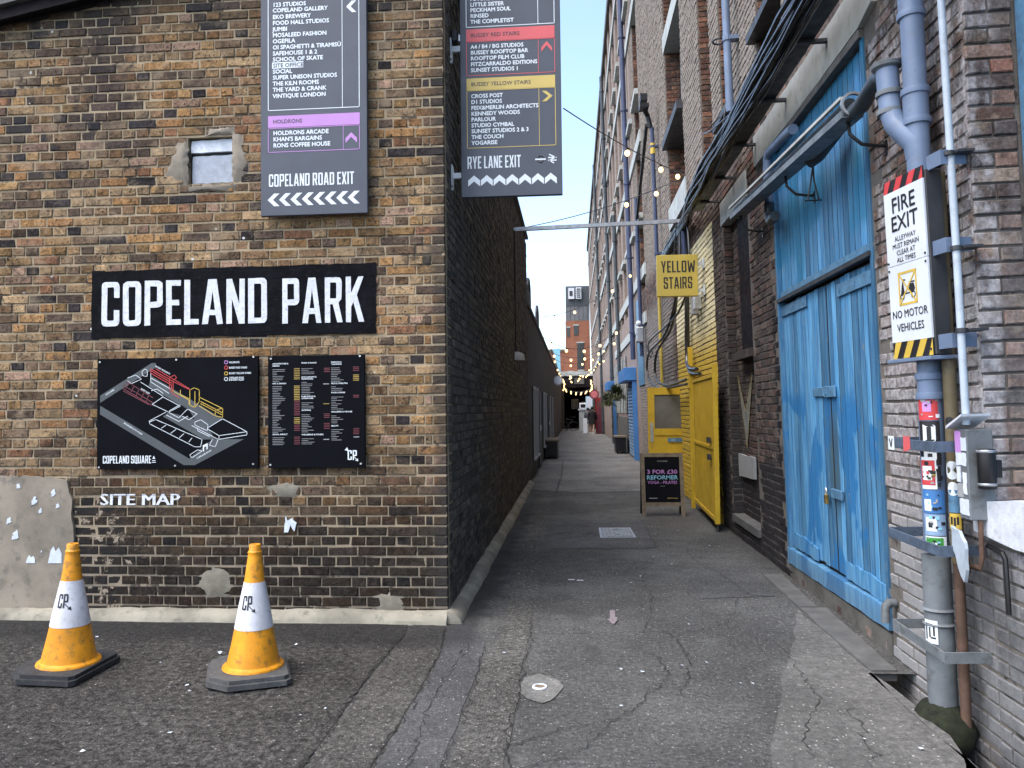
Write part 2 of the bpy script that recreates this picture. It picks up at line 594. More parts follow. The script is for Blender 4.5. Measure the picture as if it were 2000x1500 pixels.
def mortar(name, c, dark_low=True, blotch=.5):
    n = NT(name)
    a = n.noise(5, 5, .6)
    cc = n.mix(n.step(a, .35, .7), tuple(v * .72 for v in c), c)
    x, y, z = n.xyz()
    if dark_low:
        s = n.mth('MULTIPLY', n.mth('SUBTRACT', 1.0, n.step(n.mth('ADD', z, n.noise(1.2, 4)), .7, 1.7)), .55)
        cc = n.mix(s, cc, (.19, .17, .145))
        hole = n.noise(4.2, 5, .7)
        cc = n.mix(n.mth('MULTIPLY', n.step(hole, .56, .62), .8), cc, (.035, .032, .03))
    d = n.noise(30, 4, .6)
    cc = n.mix(n.mth('MULTIPLY', n.step(d, .56, .7), blotch), cc, (.07, .062, .055))
    n.bump(n.noise(120, 4), .8, .004)
    return n.done(cc, .95, spec=.15)


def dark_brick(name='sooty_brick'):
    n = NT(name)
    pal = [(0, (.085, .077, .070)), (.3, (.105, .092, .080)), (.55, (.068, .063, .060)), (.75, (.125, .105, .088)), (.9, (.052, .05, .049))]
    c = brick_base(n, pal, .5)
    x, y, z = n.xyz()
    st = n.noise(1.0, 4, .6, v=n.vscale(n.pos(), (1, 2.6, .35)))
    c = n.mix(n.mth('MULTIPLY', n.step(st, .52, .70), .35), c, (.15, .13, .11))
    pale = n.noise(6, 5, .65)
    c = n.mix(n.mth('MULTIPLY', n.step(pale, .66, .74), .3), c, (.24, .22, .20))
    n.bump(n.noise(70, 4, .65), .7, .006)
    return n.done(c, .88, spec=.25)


def warehouse_brick(name='warehouse_brick'):
    """purple-brown stocks: whitewash remains near the street, black paint on the low wall beyond the blue door"""
    n = NT(name)
    pal = [(0, (.155, .098, .080)), (.14, (.115, .080, .070)), (.28, (.19, .125, .10)), (.42, (.135, .105, .092)), (.56, (.085, .064, .060)),
           (.68, (.175, .135, .11)), (.80, (.20, .155, .125)), (.9, (.07, .055, .053)), (.96, (.20, .10, .075))]
    c = brick_base(n, pal, .4)
    x, y, z = n.xyz()
    wn = n.noise(7, 6, .68, v=n.vscale(n.pos(), (1, 1, .55)))
    wn2 = n.noise(1.7, 4, .6)
    # whitewash, thickest by the drain pipes, thinning upwards
    near = n.mth('SUBTRACT', 1.0, n.step(y, 4.7, 5.6))
    lim = n.mth('ADD', n.mth('MULTIPLY', n.step(z, .9, 3.6), .17), n.mth('MULTIPLY', n.mth('SUBTRACT', .5, wn2), .35))
    ww = n.mth('MULTIPLY', n.step(wn, n.mth('ADD', .28, lim), n.mth('ADD', .46, lim)), near)
    front = n.step(x, 1.99, 2.03)
    ww = n.mth('MULTIPLY', ww, n.mth('SUBTRACT', 1.0, n.mth('MULTIPLY', front, .75)))
    c = n.mix(n.mth('MULTIPLY', ww, .72), c, n.mix(n.step(n.noise(26, 4, .65), .35, .65), (.235, .225, .23), (.50, .495, .51)))
    # grey-white painted dado near the street
    dado = n.mth('MULTIPLY', n.mth('SUBTRACT', 1.0, n.step(n.mth('ADD', z, n.mth('MULTIPLY', n.mth('SUBTRACT', wn2, .5), .9)), .75, 1.1)), n.mth('SUBTRACT', 1.0, n.step(y, 4.95, 5.02)))
    pg = n.mix(n.step(n.noise(3.0, 5, .65), .35, .65), (.085, .088, .093), (.205, .21, .215))
    pg = n.mix(n.mth('MULTIPLY', n.step(n.noise(16, 5, .7), .56, .66), .6), pg, (.10, .095, .09))
    pg = n.mix(n.mth('MULTIPLY', n.step(n.mth('ADD', y, n.mth('MULTIPLY', wn2, .4)), 4.15, 4.5), .55), pg, (.40, .40, .405))
    c = n.mix(n.mth('MULTIPLY', dado, .90), c, pg)
    # black painted dado past the door, and black quoins against its frame
    bd = n.mth('MULTIPLY', n.mth('LESS_THAN', z, .97), n.mth('MULTIPLY', n.mth('GREATER_THAN', y, 7.1), n.mth('LESS_THAN', y, 10.6)))
    q = n.mth('MULTIPLY', n.mth('GREATER_THAN', y, 7.2), n.mth('LESS_THAN', n.mth('ADD', y, n.mth('MULTIPLY', n.mth('PINGPONG', z, .075), 1.6)), 7.52))
    bd = n.mth('MAXIMUM', bd, n.mth('MULTIPLY', q, n.mth('LESS_THAN', z, 2.6)))
    c = n.mix(n.mth('MULTIPLY', bd, .95), c, n.mix(n.step(n.noise(12, 4), .5, .7), (.010, .0105, .014), (.026, .026, .031)))
    # general soot on the low wall between
    so = n.mth('MULTIPLY', n.mth('MULTIPLY', n.step(y, 7.2, 7.6), n.mth('SUBTRACT', 1.0, n.step(z, 2.2, 5.0))), n.mth('SUBTRACT', 1.0, n.step(y, 10.9, 11.2)))
    so = n.mth('MULTIPLY', so, n.mth('ADD', .52, n.mth('MULTIPLY', n.step(y, 9.3, 9.7), .33)))
    c = n.mix(so, c, (.042, .039, .039))
    # yellow and cream paint round the entrance
    wy = n.mth('MULTIPLY', n.mth('GREATER_THAN', y, 10.33), n.mth('MULTIPLY', n.mth('LESS_THAN', y, 14.1), n.mth('LESS_THAN', z, 4.05)))
    ye = n.mix(n.step(z, 2.2, 2.9), (.60, .42, .06), (.76, .70, .46))
    ye = n.mix(n.mth('MULTIPLY', n.step(n.noise(14, 4), .55, .7), .4), ye, (.22, .17, .08))
    c = n.mix(n.mth('MULTIPLY', wy, .95), c, ye)
    # paler upper storeys
    up = n.mth('MULTIPLY', n.step(z, 4.5, 4.8), n.step(n.noise(2.5, 5, .65, v=n.vscale(n.pos(), (1, 1, .4))), .30, .62))
    up = n.mth('MULTIPLY', n.step(z, 4.5, 4.8), n.mth('ADD', .60, n.mth('MULTIPLY', n.step(n.noise(2.5, 5, .65, v=n.vscale(n.pos(), (1, 1, .4))), .30, .62), .30)))
    c = n.mix(up, c, n.mix(n.step(n.noise(30, 4, .6), .35, .65), (.20, .175, .15), (.35, .31, .27)))
    # thin grey wash on the wall further along
    fw = n.mth('MULTIPLY', n.step(y, 14.2, 15), n.mth('SUBTRACT', 1.0, n.step(z, 3.6, 4.2)))
    c = n.mix(n.mth('MULTIPLY', fw, .55), c, (.30, .29, .27))
    n.bump(n.mth('ADD', n.noise(60, 5, .65), n.mth('MULTIPLY', n.noise(200, 2), .4)), .75, .006)
    return n.done(c, n.ramp(bd, [(0, .95), (1, .75)]), spec=.15)


def texture_brick(name, pal_a, pal_b, mort, axis='y', scale=1.0):
    """brickwork too far away to tell the bricks apart"""
    n = NT(name)
    x, y, z = n.xyz()
    cmb = n.t.nodes.new('ShaderNodeCombineXYZ')
    n.set(cmb.inputs[0], y if axis == 'y' else x); n.set(cmb.inputs[1], z)
    b = n.t.nodes.new('ShaderNodeTexBrick')
    n.t.links.new(cmb.outputs[0], b.inputs['Vector'])
    b.inputs['Color1'].default_value = (*pal_a, 1); b.inputs['Color2'].default_value = (*pal_b, 1)
    b.inputs['Mortar'].default_value = (*mort, 1)
    b.inputs['Scale'].default_value = 1.0; b.inputs['Mortar Size'].default_value = .005
    b.inputs['Brick Width'].default_value = .225 * scale; b.inputs['Row Height'].default_value = .075 * scale
    c = n.mix(n.mth('MULTIPLY', n.step(n.noise(1.3, 5), .45, .7), .5), b.outputs['Color'], tuple(v * .55 for v in pal_a))
    n.bump(b.outputs['Fac'], -.4, .006)
    return n.done(c, .9, spec=.2)


def asphalt(name, c, speck=.3, fine=90, speck_c=(.34, .33, .31), blot=.35, grain=1.0, speck_scale=60, damp=True):
    n = NT(name)
    big = n.noise(.7, 5, .6)
    med = n.noise(4.5, 5, .62)
    cc = n.mix(n.step(big, .35, .68), tuple(v * (1 - blot) for v in c), tuple(v * (1 + blot * .5) for v in c))
    cc = n.mix(n.mth('MULTIPLY', n.step(med, .5, .68), .45), cc, tuple(v * .62 for v in c))
    g = n.noise(fine, 4, .7)
    cc = n.mix(1.0, cc, n.ramp(g, [(.3, 1 - .45 * grain), (.7, 1 + .5 * grain)]), 'MULTIPLY')
    vd = n.voro(speck_scale)
    vc = n.voro(speck_scale, what='Color')
    sep = n.xyz(vc)
    f = n.mth('MULTIPLY', n.mth('LESS_THAN', vd, .30), n.mth('LESS_THAN', sep[0], speck))
    cc = n.mix(n.mth('MULTIPLY', f, .75), cc, n.mix(sep[1], tuple(v * .5 for v in speck_c), speck_c))
    f2 = n.mth('MULTIPLY', n.mth('LESS_THAN', n.voro(26), .13), n.mth('LESS_THAN', n.xyz(n.voro(26, what='Color'))[2], .12))
    cc = n.mix(n.mth('MULTIPLY', f2, .8), cc, (.5, .49, .46))
    c2 = n.noise(fine * .42, 3, .6)
    cc = n.mix(1.0, cc, n.ramp(c2, [(.32, max(.25, 1 - .50 * grain)), (.55, 1.0), (.75, 1 + .45 * grain)]), 'MULTIPLY')
    # chewing gum, oil drips and broad stains
    gv = n.voro(9)
    gm = n.mth('MULTIPLY', n.mth('LESS_THAN', gv, n.mth('ADD', .10, n.mth('MULTIPLY', med, .06))), n.mth('LESS_THAN', n.xyz(n.voro(9, what='Color'))[0], .13))
    cc = n.mix(n.mth('MULTIPLY', gm, .55), cc, n.mix(n.xyz(n.voro(9, what='Color'))[1], (.03, .03, .03), (.24, .235, .225)))
    ol = n.noise(1.6, 6, .7, dist=.6)
    cc = n.mix(n.mth('MULTIPLY', n.step(ol, .56, .68), .5), cc, tuple(v * .38 for v in c))
    du = n.noise(2.7, 6, .7)
    cc = n.mix(n.mth('MULTIPLY', n.step(du, .56, .70), .4), cc, tuple(min(.3, v * 1.7) for v in c))
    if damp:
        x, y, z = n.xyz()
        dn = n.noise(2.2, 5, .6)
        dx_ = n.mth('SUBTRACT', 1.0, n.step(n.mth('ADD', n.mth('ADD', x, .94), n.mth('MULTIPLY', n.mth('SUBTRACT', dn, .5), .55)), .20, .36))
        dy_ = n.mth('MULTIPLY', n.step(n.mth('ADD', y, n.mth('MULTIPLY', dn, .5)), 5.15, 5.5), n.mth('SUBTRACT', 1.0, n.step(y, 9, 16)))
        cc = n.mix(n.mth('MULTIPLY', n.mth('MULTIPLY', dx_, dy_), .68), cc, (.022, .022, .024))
    n.bump(n.mth('ADD', n.mth('ADD', n.mth('MULTIPLY', n.noise(fine * 1.2, 4, .7), grain), n.mth('MULTIPLY', c2, grain)), n.mth('MULTIPLY', med, .6)), 1.0, .016 * grain)
    return n.done(cc, n.ramp(med, [(.3, .72), (.7, .95)]), spec=.3)


def blue_paint(name='faded_blue_paint'):
    """sun-bleached blue gloss on boards, with darker repainted patches and dirt along the grain"""
    n = NT(name)
    isl = n.island()
    x, y, z = n.xyz()
    gr = n.noise(3.5, 6, .65, v=n.vscale(n.pos(), (8, 8, .7)))
    c = n.mix(n.step(gr, .38, .62), (.052, .195, .39), (.11, .295, .49))
    c = n.mix(1.0, c, n.ramp(isl, [(0, .55), (.5, .98), (1, 1.36)]), 'MULTIPLY')
    # graffiti painted out with fresher, deeper blue
    pn = n.noise(1.5, 3, .5, v=n.vscale(n.pos(), (1, 1.4, .75)), dist=.4)
    pat = n.mth('MULTIPLY', n.step(pn, .53, .56), n.mth('SUBTRACT', 1.0, n.step(z, 1.55, 1.75)))
    pat2 = n.mth('MULTIPLY', n.step(n.noise(1.1, 2), .50, .56), n.step(z, 2.52, 2.56))
    c = n.mix(n.mth('MULTIPLY', pat, .85), c, (.018, .15, .37))
    c = n.mix(n.mth('MULTIPLY', pat2, .75), c, (.022, .185, .34))
    fl = n.noise(9, 6, .72, v=n.vscale(n.pos(), (1, 3, .6)))
    c = n.mix(n.mth('MULTIPLY', n.step(fl, .63, .68), .7), c, (.21, .22, .21))
    fl2 = n.noise(26, 5, .75, v=n.vscale(n.pos(), (1, 1, .35)))
    c = n.mix(n.mth('MULTIPLY', n.mth('MULTIPLY', n.step(fl2, .60, .64), n.step(fl, .45, .6)), .8), c, (.24, .235, .215))
    rs = n.noise(5, 5, .65, v=n.vscale(n.pos(), (1, 3, .25)))
    c = n.mix(n.mth('MULTIPLY', n.step(rs, .66, .74), .45), c, (.16, .085, .045))
    dk = n.noise(2.2, 5, .6, v=n.vscale(n.pos(), (1, 6, .5)))
    c = n.mix(n.mth('MULTIPLY', n.step(dk, .56, .72), .45), c, (.05, .12, .17))
    # greenish grime round the hasp between the leaves
    gy = n.mth('ABSOLUTE', n.mth('SUBTRACT', y, 5.98))
    gz = n.mth('ABSOLUTE', n.mth('SUBTRACT', z, 1.15))
    grime = n.mth('MULTIPLY', n.mth('SUBTRACT', 1.0, n.step(n.mth('ADD', gy, n.mth('MULTIPLY', gr, .12)), .10, .24)), n.mth('SUBTRACT', 1.0, n.step(gz, .15, .55)))
    c = n.mix(n.mth('MULTIPLY', grime, .62), c, (.055, .075, .06))
    low = n.mth('MULTIPLY', n.mth('SUBTRACT', 1.0, n.step(n.mth('ADD', z, n.mth('MULTIPLY', fl, .25)), .30, .52)), .45)
    c = n.mix(low, c, (.10, .12, .12))
    n.bump(n.mth('ADD', gr, n.mth('MULTIPLY', fl, .7)), .5, .004)
    return n.done(c, n.ramp(fl, [(.3, .45), (.7, .75)]), spec=.35)


M = {}
M['stock'] = stock_brick()
M['mortar'] = mortar('lime_mortar', (.42, .335, .225), blotch=.4)
M['dark'] = dark_brick()
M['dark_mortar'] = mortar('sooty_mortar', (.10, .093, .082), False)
M['ware'] = warehouse_brick()
M['ware_mortar'] = mortar('grey_mortar', (.17, .155, .14), True)
M['cement'] = simple('cement_render', (.27, .235, .185), .92, var=.3, scale=3.5, bump=.004, dirt=(.10, .095, .085), dirt_amt=.6)
M['cement_pale'] = simple('pale_cement', (.235, .215, .17), .92, var=.3, scale=7, bump=.005, dirt=(.16, .15, .125), dirt_amt=.55)
M['fillet'] = simple('concrete_fillet', (.27, .255, .205), .92, var=.35, scale=4, bump=.006, dirt=(.10, .10, .08), dirt_amt=.6)
M['white_paint'] = simple('white_paint', (.66, .70, .76), .6, var=.18, scale=11, dirt=(.30, .30, .30), dirt_amt=.5, bump=.006)
M['mural_white'] = simple('mural_white_paint', (.68, .71, .76), .6, var=.12, scale=14, bump=.004, dirt=(.26, .26, .28), dirt_amt=.55)
M['mural_black'] = simple('mural_black_paint', (.007, .0075, .010), .62, var=.35, scale=8, bump=.006, dirt=(.02, .02, .022), dirt_amt=.5, spec=.04)
M['stencil'] = simple('stencil_paint', (.72, .75, .80), .7, var=.15, scale=18, dirt=(.12, .11, .10), dirt_amt=.75)
M['print_white'] = simple('white_print', (.74, .80, .84), .5, var=.05)
M['slate'] = simple('slate_grey_sign', (.075, .085, .108), .5, var=.10, scale=2.5, spec=.4)
M['sign_edge'] = simple('sign_edge', (.10, .11, .13), .5)
M['print_pink'] = simple('pink_print', (.52, .26, .60), .5, var=.05)
M['print_red'] = simple('red_print', (.66, .12, .13), .5, var=.05)
M['print_yellow'] = simple('yellow_print', (.62, .47, .14), .5, var=.05)
M['print_grey'] = simple('grey_print', (.075, .085, .092), .5, var=.1)
M['print_mid'] = simple('mid_print', (.34, .35, .36), .5, var=.1)
M['print_cyan'] = simple('cyan_print', (.25, .55, .70), .5, var=.05)
M['print_dark'] = simple('dark_print', (.06, .05, .06), .5, var=.05)
M['board_black'] = simple('black_board', (.005, .0055, .008), .6, var=.2, scale=3, spec=.05)
M['print_maroon'] = simple('maroon_print', (.16, .035, .05), .5)
M['print_gold'] = simple('gold_print', (.40, .28, .07), .5)
M['screw'] = simple('screw_metal', (.6, .6, .6), .35, .8)
M['steel'] = simple('galvanised_steel', (.46, .48, .50), .42, .7, var=.2, scale=10)
M['bracket_white'] = simple('white_bracket', (.62, .66, .68), .5, dirt=(.3, .3, .3))
M['black_metal'] = simple('black_metal', (.018, .018, .02), .42, .3)
M['dark_metal'] = simple('dark_steel', (.055, .058, .065), .55, .4, dirt=(.10, .07, .05))
M['cable'] = simple('black_cable', (.030, .030, .033), .36, spec=.6, var=.5, scale=4, dirt=(.09, .09, .09), dirt_amt=.4)
M['pipe_blue'] = simple('blue_grey_pipe', (.15, .205, .31), .45, var=.15, scale=5, dirt=(.12, .13, .14), dirt_amt=.4)
M['pipe_navy'] = simple('navy_pipe', (.04, .055, .115), .45, var=.2, scale=2)
M['pipe_dark'] = simple('tarnished_pipe', (.045, .058, .07), .42, var=.3, scale=6, dirt=(.10, .10, .09))
M['pipe_low'] = simple('dirty_grey_pipe', (.16, .18, .195), .7, var=.3, scale=5, dirt=(.07, .07, .065), dirt_amt=.7)
M['pipe_brown'] = simple('brown_pipe', (.13, .105, .06), .6, var=.3, scale=5, dirt=(.06, .045, .03), dirt_amt=.6)
M['rust_pipe'] = simple('rusty_pipe', (.11, .065, .045), .75, var=.35, scale=12, dirt=(.05, .04, .035))
M['conduit'] = simple('pale_conduit', (.42, .49, .56), .5, var=.15, scale=6, dirt=(.2, .2, .2))
M['lintel'] = simple('painted_concrete_lintel', (.43, .46, .45), .8, var=.18, scale=3, bump=.004, dirt=(.20, .18, .15), dirt_amt=.5)
M['lintel_edge'] = simple('bare_concrete', (.15, .145, .135), .9, var=.3, scale=8, bump=.004)
M['blue'] = blue_paint()
M['plinth'] = simple('grimy_concrete', (.115, .112, .10), .92, var=.35, scale=4, bump=.006, dirt=(.05, .05, .045), dirt_amt=.6)
M['slab'] = simple('paving_slab', (.115, .115, .112), .9, var=.25, scale=6, bump=.006, dirt=(.08, .08, .075), dirt_amt=.5)
M['brass'] = simple('brass', (.55, .38, .12), .35, .9)
M['hinge'] = simple('blue_ironmongery', (.11, .25, .40), .5, .2, var=.25, scale=12, dirt=(.05, .06, .07), dirt_amt=.6)
M['sign_white'] = simple('white_sign', (.64, .69, .75), .45, var=.08, scale=3, dirt=(.42, .43, .43), dirt_amt=.25)
M['ink'] = simple('black_ink', (.022, .022, .026), .5)
M['hazard_red'] = simple('hazard_red', (.58, .06, .065), .5, var=.12, scale=12)
M['hazard_yellow'] = simple('hazard_yellow', (.62, .43, .07), .5, var=.12, scale=12)
M['yellow'] = simple('yellow_gloss', (.62, .41, .030), .42, var=.14, scale=4, dirt=(.30, .20, .03), dirt_amt=.4)
M['yellow_sign'] = simple('yellow_sign', (.53, .41, .085), .5, var=.07, scale=3)
M['cone_orange'] = simple('orange_cone', (.74, .30, .012), .5, var=.22, scale=7, dirt=(.17, .10, .035), dirt_amt=.8, bump=.004)
M['cone_white'] = simple('cone_sleeve', (.64, .64, .68), .4, var=.14, scale=8, dirt=(.30, .29, .29), dirt_amt=.6)
M['rubber'] = simple('recycled_rubber', (.075, .077, .078), .85, var=.25, scale=12, bump=.004, dirt=(.14, .14, .13), dirt_amt=.5)
M['rubber_black'] = simple('black_rubber', (.03, .032, .035), .8, var=.25, scale=12, bump=.004, dirt=(.08, .08, .075), dirt_amt=.4)
M['timber'] = simple('weathered_timber', (.17, .135, .095), .8, var=.3, scale=12, bump=.003, dirt=(.07, .06, .05))
M['roof_tile'] = simple('slate_roof_tile', (.12, .12, .115), .8, var=.3, scale=6, bump=.004)
M['barge'] = simple('dark_bargeboard', (.016, .013, .015), .7, var=.3, scale=6, spec=.08)
M['shutter'] = simple('blue_shutter', (.055, .19, .46), .45, var=.12, scale=4, dirt=(.10, .16, .26))
M['shutter_pale'] = simple('pale_blue_slat', (.25, .38, .56), .45, var=.12, scale=6)
M['glass'] = simple('dark_glass', (.03, .035, .04), .08, var=.2, spec=.6)
M['paper'] = simple('torn_paper', (.62, .68, .76), .8, var=.12, scale=20)
M['bulb'] = emit('lit_bulb', (1.0, .62, .26), 1.25)
M['render_pale'] = simple('pale_render', (.50, .49, .46), .9, var=.2, scale=3, dirt=(.3, .28, .25))
M['orange_brick'] = texture_brick('far_orange_brick', (.34, .13, .075), (.26, .105, .065), (.30, .2, .15), axis='x')
M['far_red'] = texture_brick('far_warehouse_brick', (.30, .235, .20), (.235, .185, .16), (.28, .245, .22))
M['far_dark'] = texture_brick('far_sooty_brick', (.085, .076, .066), (.06, .055, .05), (.10, .09, .08))
M['cladding'] = simple('grey_cladding', (.17, .175, .185), .55, .2, var=.2, scale=1)
M['red_door'] = simple('red_paint', (.26, .018, .022), .5, var=.2, scale=3)
M['leaf'] = simple('dry_leaf', (.075, .085, .035), .8, var=.5, scale=20)
M['moss'] = simple('moss', (.012, .016, .007), .95, var=.6, scale=25, bump=.015)
M['skin'] = simple('skin', (.42, .26, .19), .55, var=.08)
M['black_cloth'] = simple('black_cloth', (.012, .012, .014), .85, var=.2)
M['grey_cloth'] = simple('grey_cloth', (.10, .11, .13), .85, var=.2)
M['hair'] = simple('dark_hair', (.02, .014, .01), .6)
M['white_cloth'] = simple('white_cloth', (.7, .7, .7), .7)
M['asphalt'] = asphalt('alley_asphalt', (.122, .122, .118), .26)
M['tarmac'] = asphalt('coarse_tarmac', (.088, .083, .076), .32, fine=58, speck_c=(.36, .34, .31), grain=1.6, speck_scale=85)
M['speckle'] = asphalt('worn_stone_asphalt', (.135, .132, .122), .55, fine=70, speck_c=(.46, .44, .40), grain=1.2, speck_scale=70)
M['strip'] = asphalt('smooth_trench_asphalt', (.108, .109, .112), .18, fine=110, grain=.8)
M['verge'] = asphalt('pale_verge_asphalt', (.118, .113, .103), .35, fine=75, grain=1.2)
M['conc_ramp'] = asphalt('worn_concrete', (.134, .133, .127), .20, fine=60, grain=.6, speck_c=(.3, .3, .28))
M['far_conc'] = asphalt('far_concrete', (.165, .160, .148), .2, fine=40, grain=.6)
M['pale_patch'] = asphalt('pale_cement_patch', (.21, .21, .20), .2, fine=80, grain=.6)
M['crack'] = simple('crack_dirt', (.022, .021, .02), .95)
M['wet'] = asphalt('damp_asphalt', (.04, .04, .042), .15, fine=90, grain=.8)
# ------------------------------------------------------------------ brickwork
def brick_variant(w, h, r):
    """one brick: uneven front face with worn arrises, 12 verts"""
    j = lambda s: r.uniform(-s, s)
    x, z, c = w / 2, h / 2, .0046
    f = [(-x + c, z - c), (x - c, z - c), (x - c, -z + c), (-x + c, -z + c)]
    g = [(-x, z), (x, z), (x, -z), (-x, -z)]
    vs = [(a + j(.0025), j(.0015), b + j(.002)) for a, b in f]
    vs += [(a + j(.0022), .005 + abs(j(.001)), b + j(.0018)) for a, b in g]
    for i in range(4):
        if r.random() < .14:                       # knocked-off corner
            k_ = r.uniform(.002, .0055)
            for q in (i, 4 + i):
                a, y_, b = vs[q]
                vs[q] = (a - math.copysign(k_ * (1.6 if w > .16 else 1.0), a), y_ + (.0025 if q < 4 else .001), b - math.copysign(k_ * .5, b))
    vs += [(a, .045, b) for a, b in g]
    fs = [(3, 2, 1, 0)]
    for i in range(4):
        k = (i + 1) % 4
        fs.append((i, k, 4 + k, 4 + i)); fs.append((4 + i, 4 + k, 8 + k, 8 + i))
    return vs, fs


_vr = random.Random(3)
STRETCH = [brick_variant(.2145, .0625, _vr) for _ in range(16)]
HEAD = [brick_variant(.1020, .0625, _vr) for _ in range(16)]


def lay(x0, x1, z0, z1, r, off=0.0, pitch=.075, closer=True):
    """English bond: (centre x, centre z, width, kind) rows from x1 (the quoin) leftwards"""
    out = []
    nrow = int(round((z1 - z0) / pitch))
    for k in range(nrow):
        zc = z0 + (k + .5) * pitch
        x = x1
        head = k % 2 == 0
        seq = 0
        while x > x0 + .03:
            if head:
                if seq == 0: w = .108
                elif seq == 1 and closer: w = .058
                else: w = .1125 if r.random() > .07 else .225
            else:
                w = .225 if r.random() > .06 else .1125
            seq += 1
            w *= r.uniform(.975, 1.03)
            if x - w < x0: w = x - x0
            if w > .035: out.append((x - w / 2 + off, zc, w - .0105, zc))
            x -= w
    return out


def lay_bricks(name, cells, mat, owner, frame_at, n_single, score, r, jit=.002, depth_fn=None, label_stuff=None, parent=None):
    """the n_single best-seen bricks are objects sharing meshes, the rest one mesh"""
    at = Vector(frame_at)
    order = sorted(range(len(cells)), key=lambda i: -score(cells[i])) if n_single else []
    singles = set(i for i in order[:n_single] if score(cells[i]) > 0)
    me_s, me_h = [], []
    if n_single:
        for lst, dst in ((STRETCH, me_s), (HEAD, me_h)):
            for vs, fs in lst:
                me = bpy.data.meshes.new('brick'); me.from_pydata(vs, [], fs); me.materials.append(mat)
                dst.append(me)
    V, F, b = [], [], 0
    SV = [np.array(v[0]) for v in STRETCH]; HV = [np.array(v[0]) for v in HEAD]
    FA = np.array([list(f) for f in STRETCH[0][1]])
    par = parent if parent is not None else owner.o
    for i, (x, z, w, _) in enumerate(cells):
        long = w > .16
        k = r.randrange(16)
        y = r.gauss(0, jit)
        if depth_fn: y += depth_fn(x, z)
        sx = w / (.215 if long else .1025)
        sz = r.uniform(.94, 1.035)
        z = z + .0022 * math.sin(x * 2.3 + z * 31) + r.gauss(0, .0008)
        if i in singles:
            o = bpy.data.objects.new('brick', (me_s if long else me_h)[k])
            link(o, par)
            o.location = Vector((x, y, z)) - at
            o.rotation_euler = (r.gauss(0, .006), r.gauss(0, .006), r.gauss(0, .003))
            o.scale = (sx, 1, sz)
        else:
            a = (SV if long else HV)[k] * np.array([sx, 1, sz])
            V.append(a + np.array([x, y, z]) - np.array(at)); F.append(FA + b); b += 12
    if V:
        me = bpy.data.meshes.new(name)
        me.from_pydata(np.concatenate(V).tolist(), [], np.concatenate(F).tolist())
        me.materials.append(mat)
        o = bpy.data.objects.new(name, me)
        link(o, par)
        tag(o, label_stuff, None, None, 'stuff')


def hits(x, z, w, rects, m=.0):
    for a, b, c, d in rects:
        if x + w / 2 > a - m and x - w / 2 < b + m and z + .032 > c - m and z - .032 < d + m:
            return True
    return False


def wobble(poly, amp, seg, r):
    """irregular outline"""
    out = []
    n = len(poly)
    for i in range(n):
        a = Vector(poly[i]); b = Vector(poly[(i + 1) % n])
        m = max(1, int((b - a).length / seg))
        for k in range(m):
            p = a.lerp(b, k / m)
            out.append((p.x + r.uniform(-amp, amp), p.y + r.uniform(-amp, amp)))
    return out


# ------------------------------------------------------------------ ground
def structure(name, mb, mat, **k):
    o = single(name, mb, mat, None, None, **k)
    o['kind'] = 'structure'
    return o


TR = (1.70, 1.95, 3.30, 4.66)      # the open gulley beside the drain pipe: x0 x1 y0 y1
g = MB()
g.sheet([(-160, -120), (160, -120), (160, 220), (-160, 220)], 0.0, 'z', [[(TR[0], TR[2]), (TR[0], TR[3]), (2.6, TR[3]), (2.6, TR[2])]])
structure('alley_ground', g, M['asphalt'])
g = MB()
g.sheet([(TR[0] - .3, TR[2] - .3), (2.7, TR[2] - .3), (2.7, TR[3] + .3), (TR[0] - .3, TR[3] + .3)], -.24, 'z')
structure('gulley_bed', g, M['crack'])
g = MB()
# broken lip of the surfacing along the gulley
g.prism([(TR[0] - .02, TR[2]), (TR[0] - .02, TR[3]), (TR[0] + .0, TR[3]), (1.725, 4.45), (1.735, 4.2), (1.72, 3.95), (1.735, 3.8), (1.70, 3.62), (1.66, 3.5), (1.60, 3.38), (1.60, TR[2])], -.25, .004, 'z')
structure('gulley_lip', g, M['conc_ramp'])

pr = random.Random(21)
g = MB(); g.sheet(wobble([(-14, -12), (-1.2, -12), (-1.205, 3.3), (-1.22, 4.28), (-1.19, 5.3), (-1.22, 5.6), (-14, 5.6)], .006, .5, pr), .004, 'z')
structure('tarmac_forecourt', g, M['tarmac'])
g = MB(); g.sheet(wobble([(-1.185, -12), (-.90, -12), (-.90, 3.3), (-.87, 4.4), (-.885, 5.0), (-.93, 5.5), (-1.19, 5.62), (-1.17, 5.3), (-1.2, 4.3), (-1.185, 3.3)], .008, .2, pr), .004, 'z')
structure('verge_strip', g, M['verge'])
g = MB(); g.sheet(wobble([(-.89, -12), (-.60, -12), (-.60, 3.4), (-.585, 4.6), (-.60, 5.15), (-.70, 5.45), (-.90, 5.5), (-.87, 5.0), (-.855, 4.4), (-.89, 3.3)], .010, .2, pr), .004, 'z')
structure('trench_strip', g, M['strip'])
g = MB(); g.sheet(wobble([(-.585, -12), (-.325, -12), (-.32, 3.8), (-.32, 5.2), (-.34, 6.4), (-.37, 9), (-.39, 12.4), (-.40, 14.5), (-.72, 14.6), (-.62, 9.8), (-.58, 7.8), (-.54, 6.3), (-.52, 5.5), (-.57, 4.7), (-.57, 3.9)], .014, .18, pr), .004, 'z')
structure('worn_strip', g, M['speckle'])
g = MB(); g.sheet(wobble([(.70, 3.0), (.86, 3.6), (1.1, 4.35), (1.38, 5.1), (1.62, 5.9), (1.69, 6.1), (1.69, 4.66), (1.69, 3.3), (1.64, 3.0)], .02, .2, pr), .004, 'z')
structure('worn_concrete_edge', g, M['conc_ramp'])
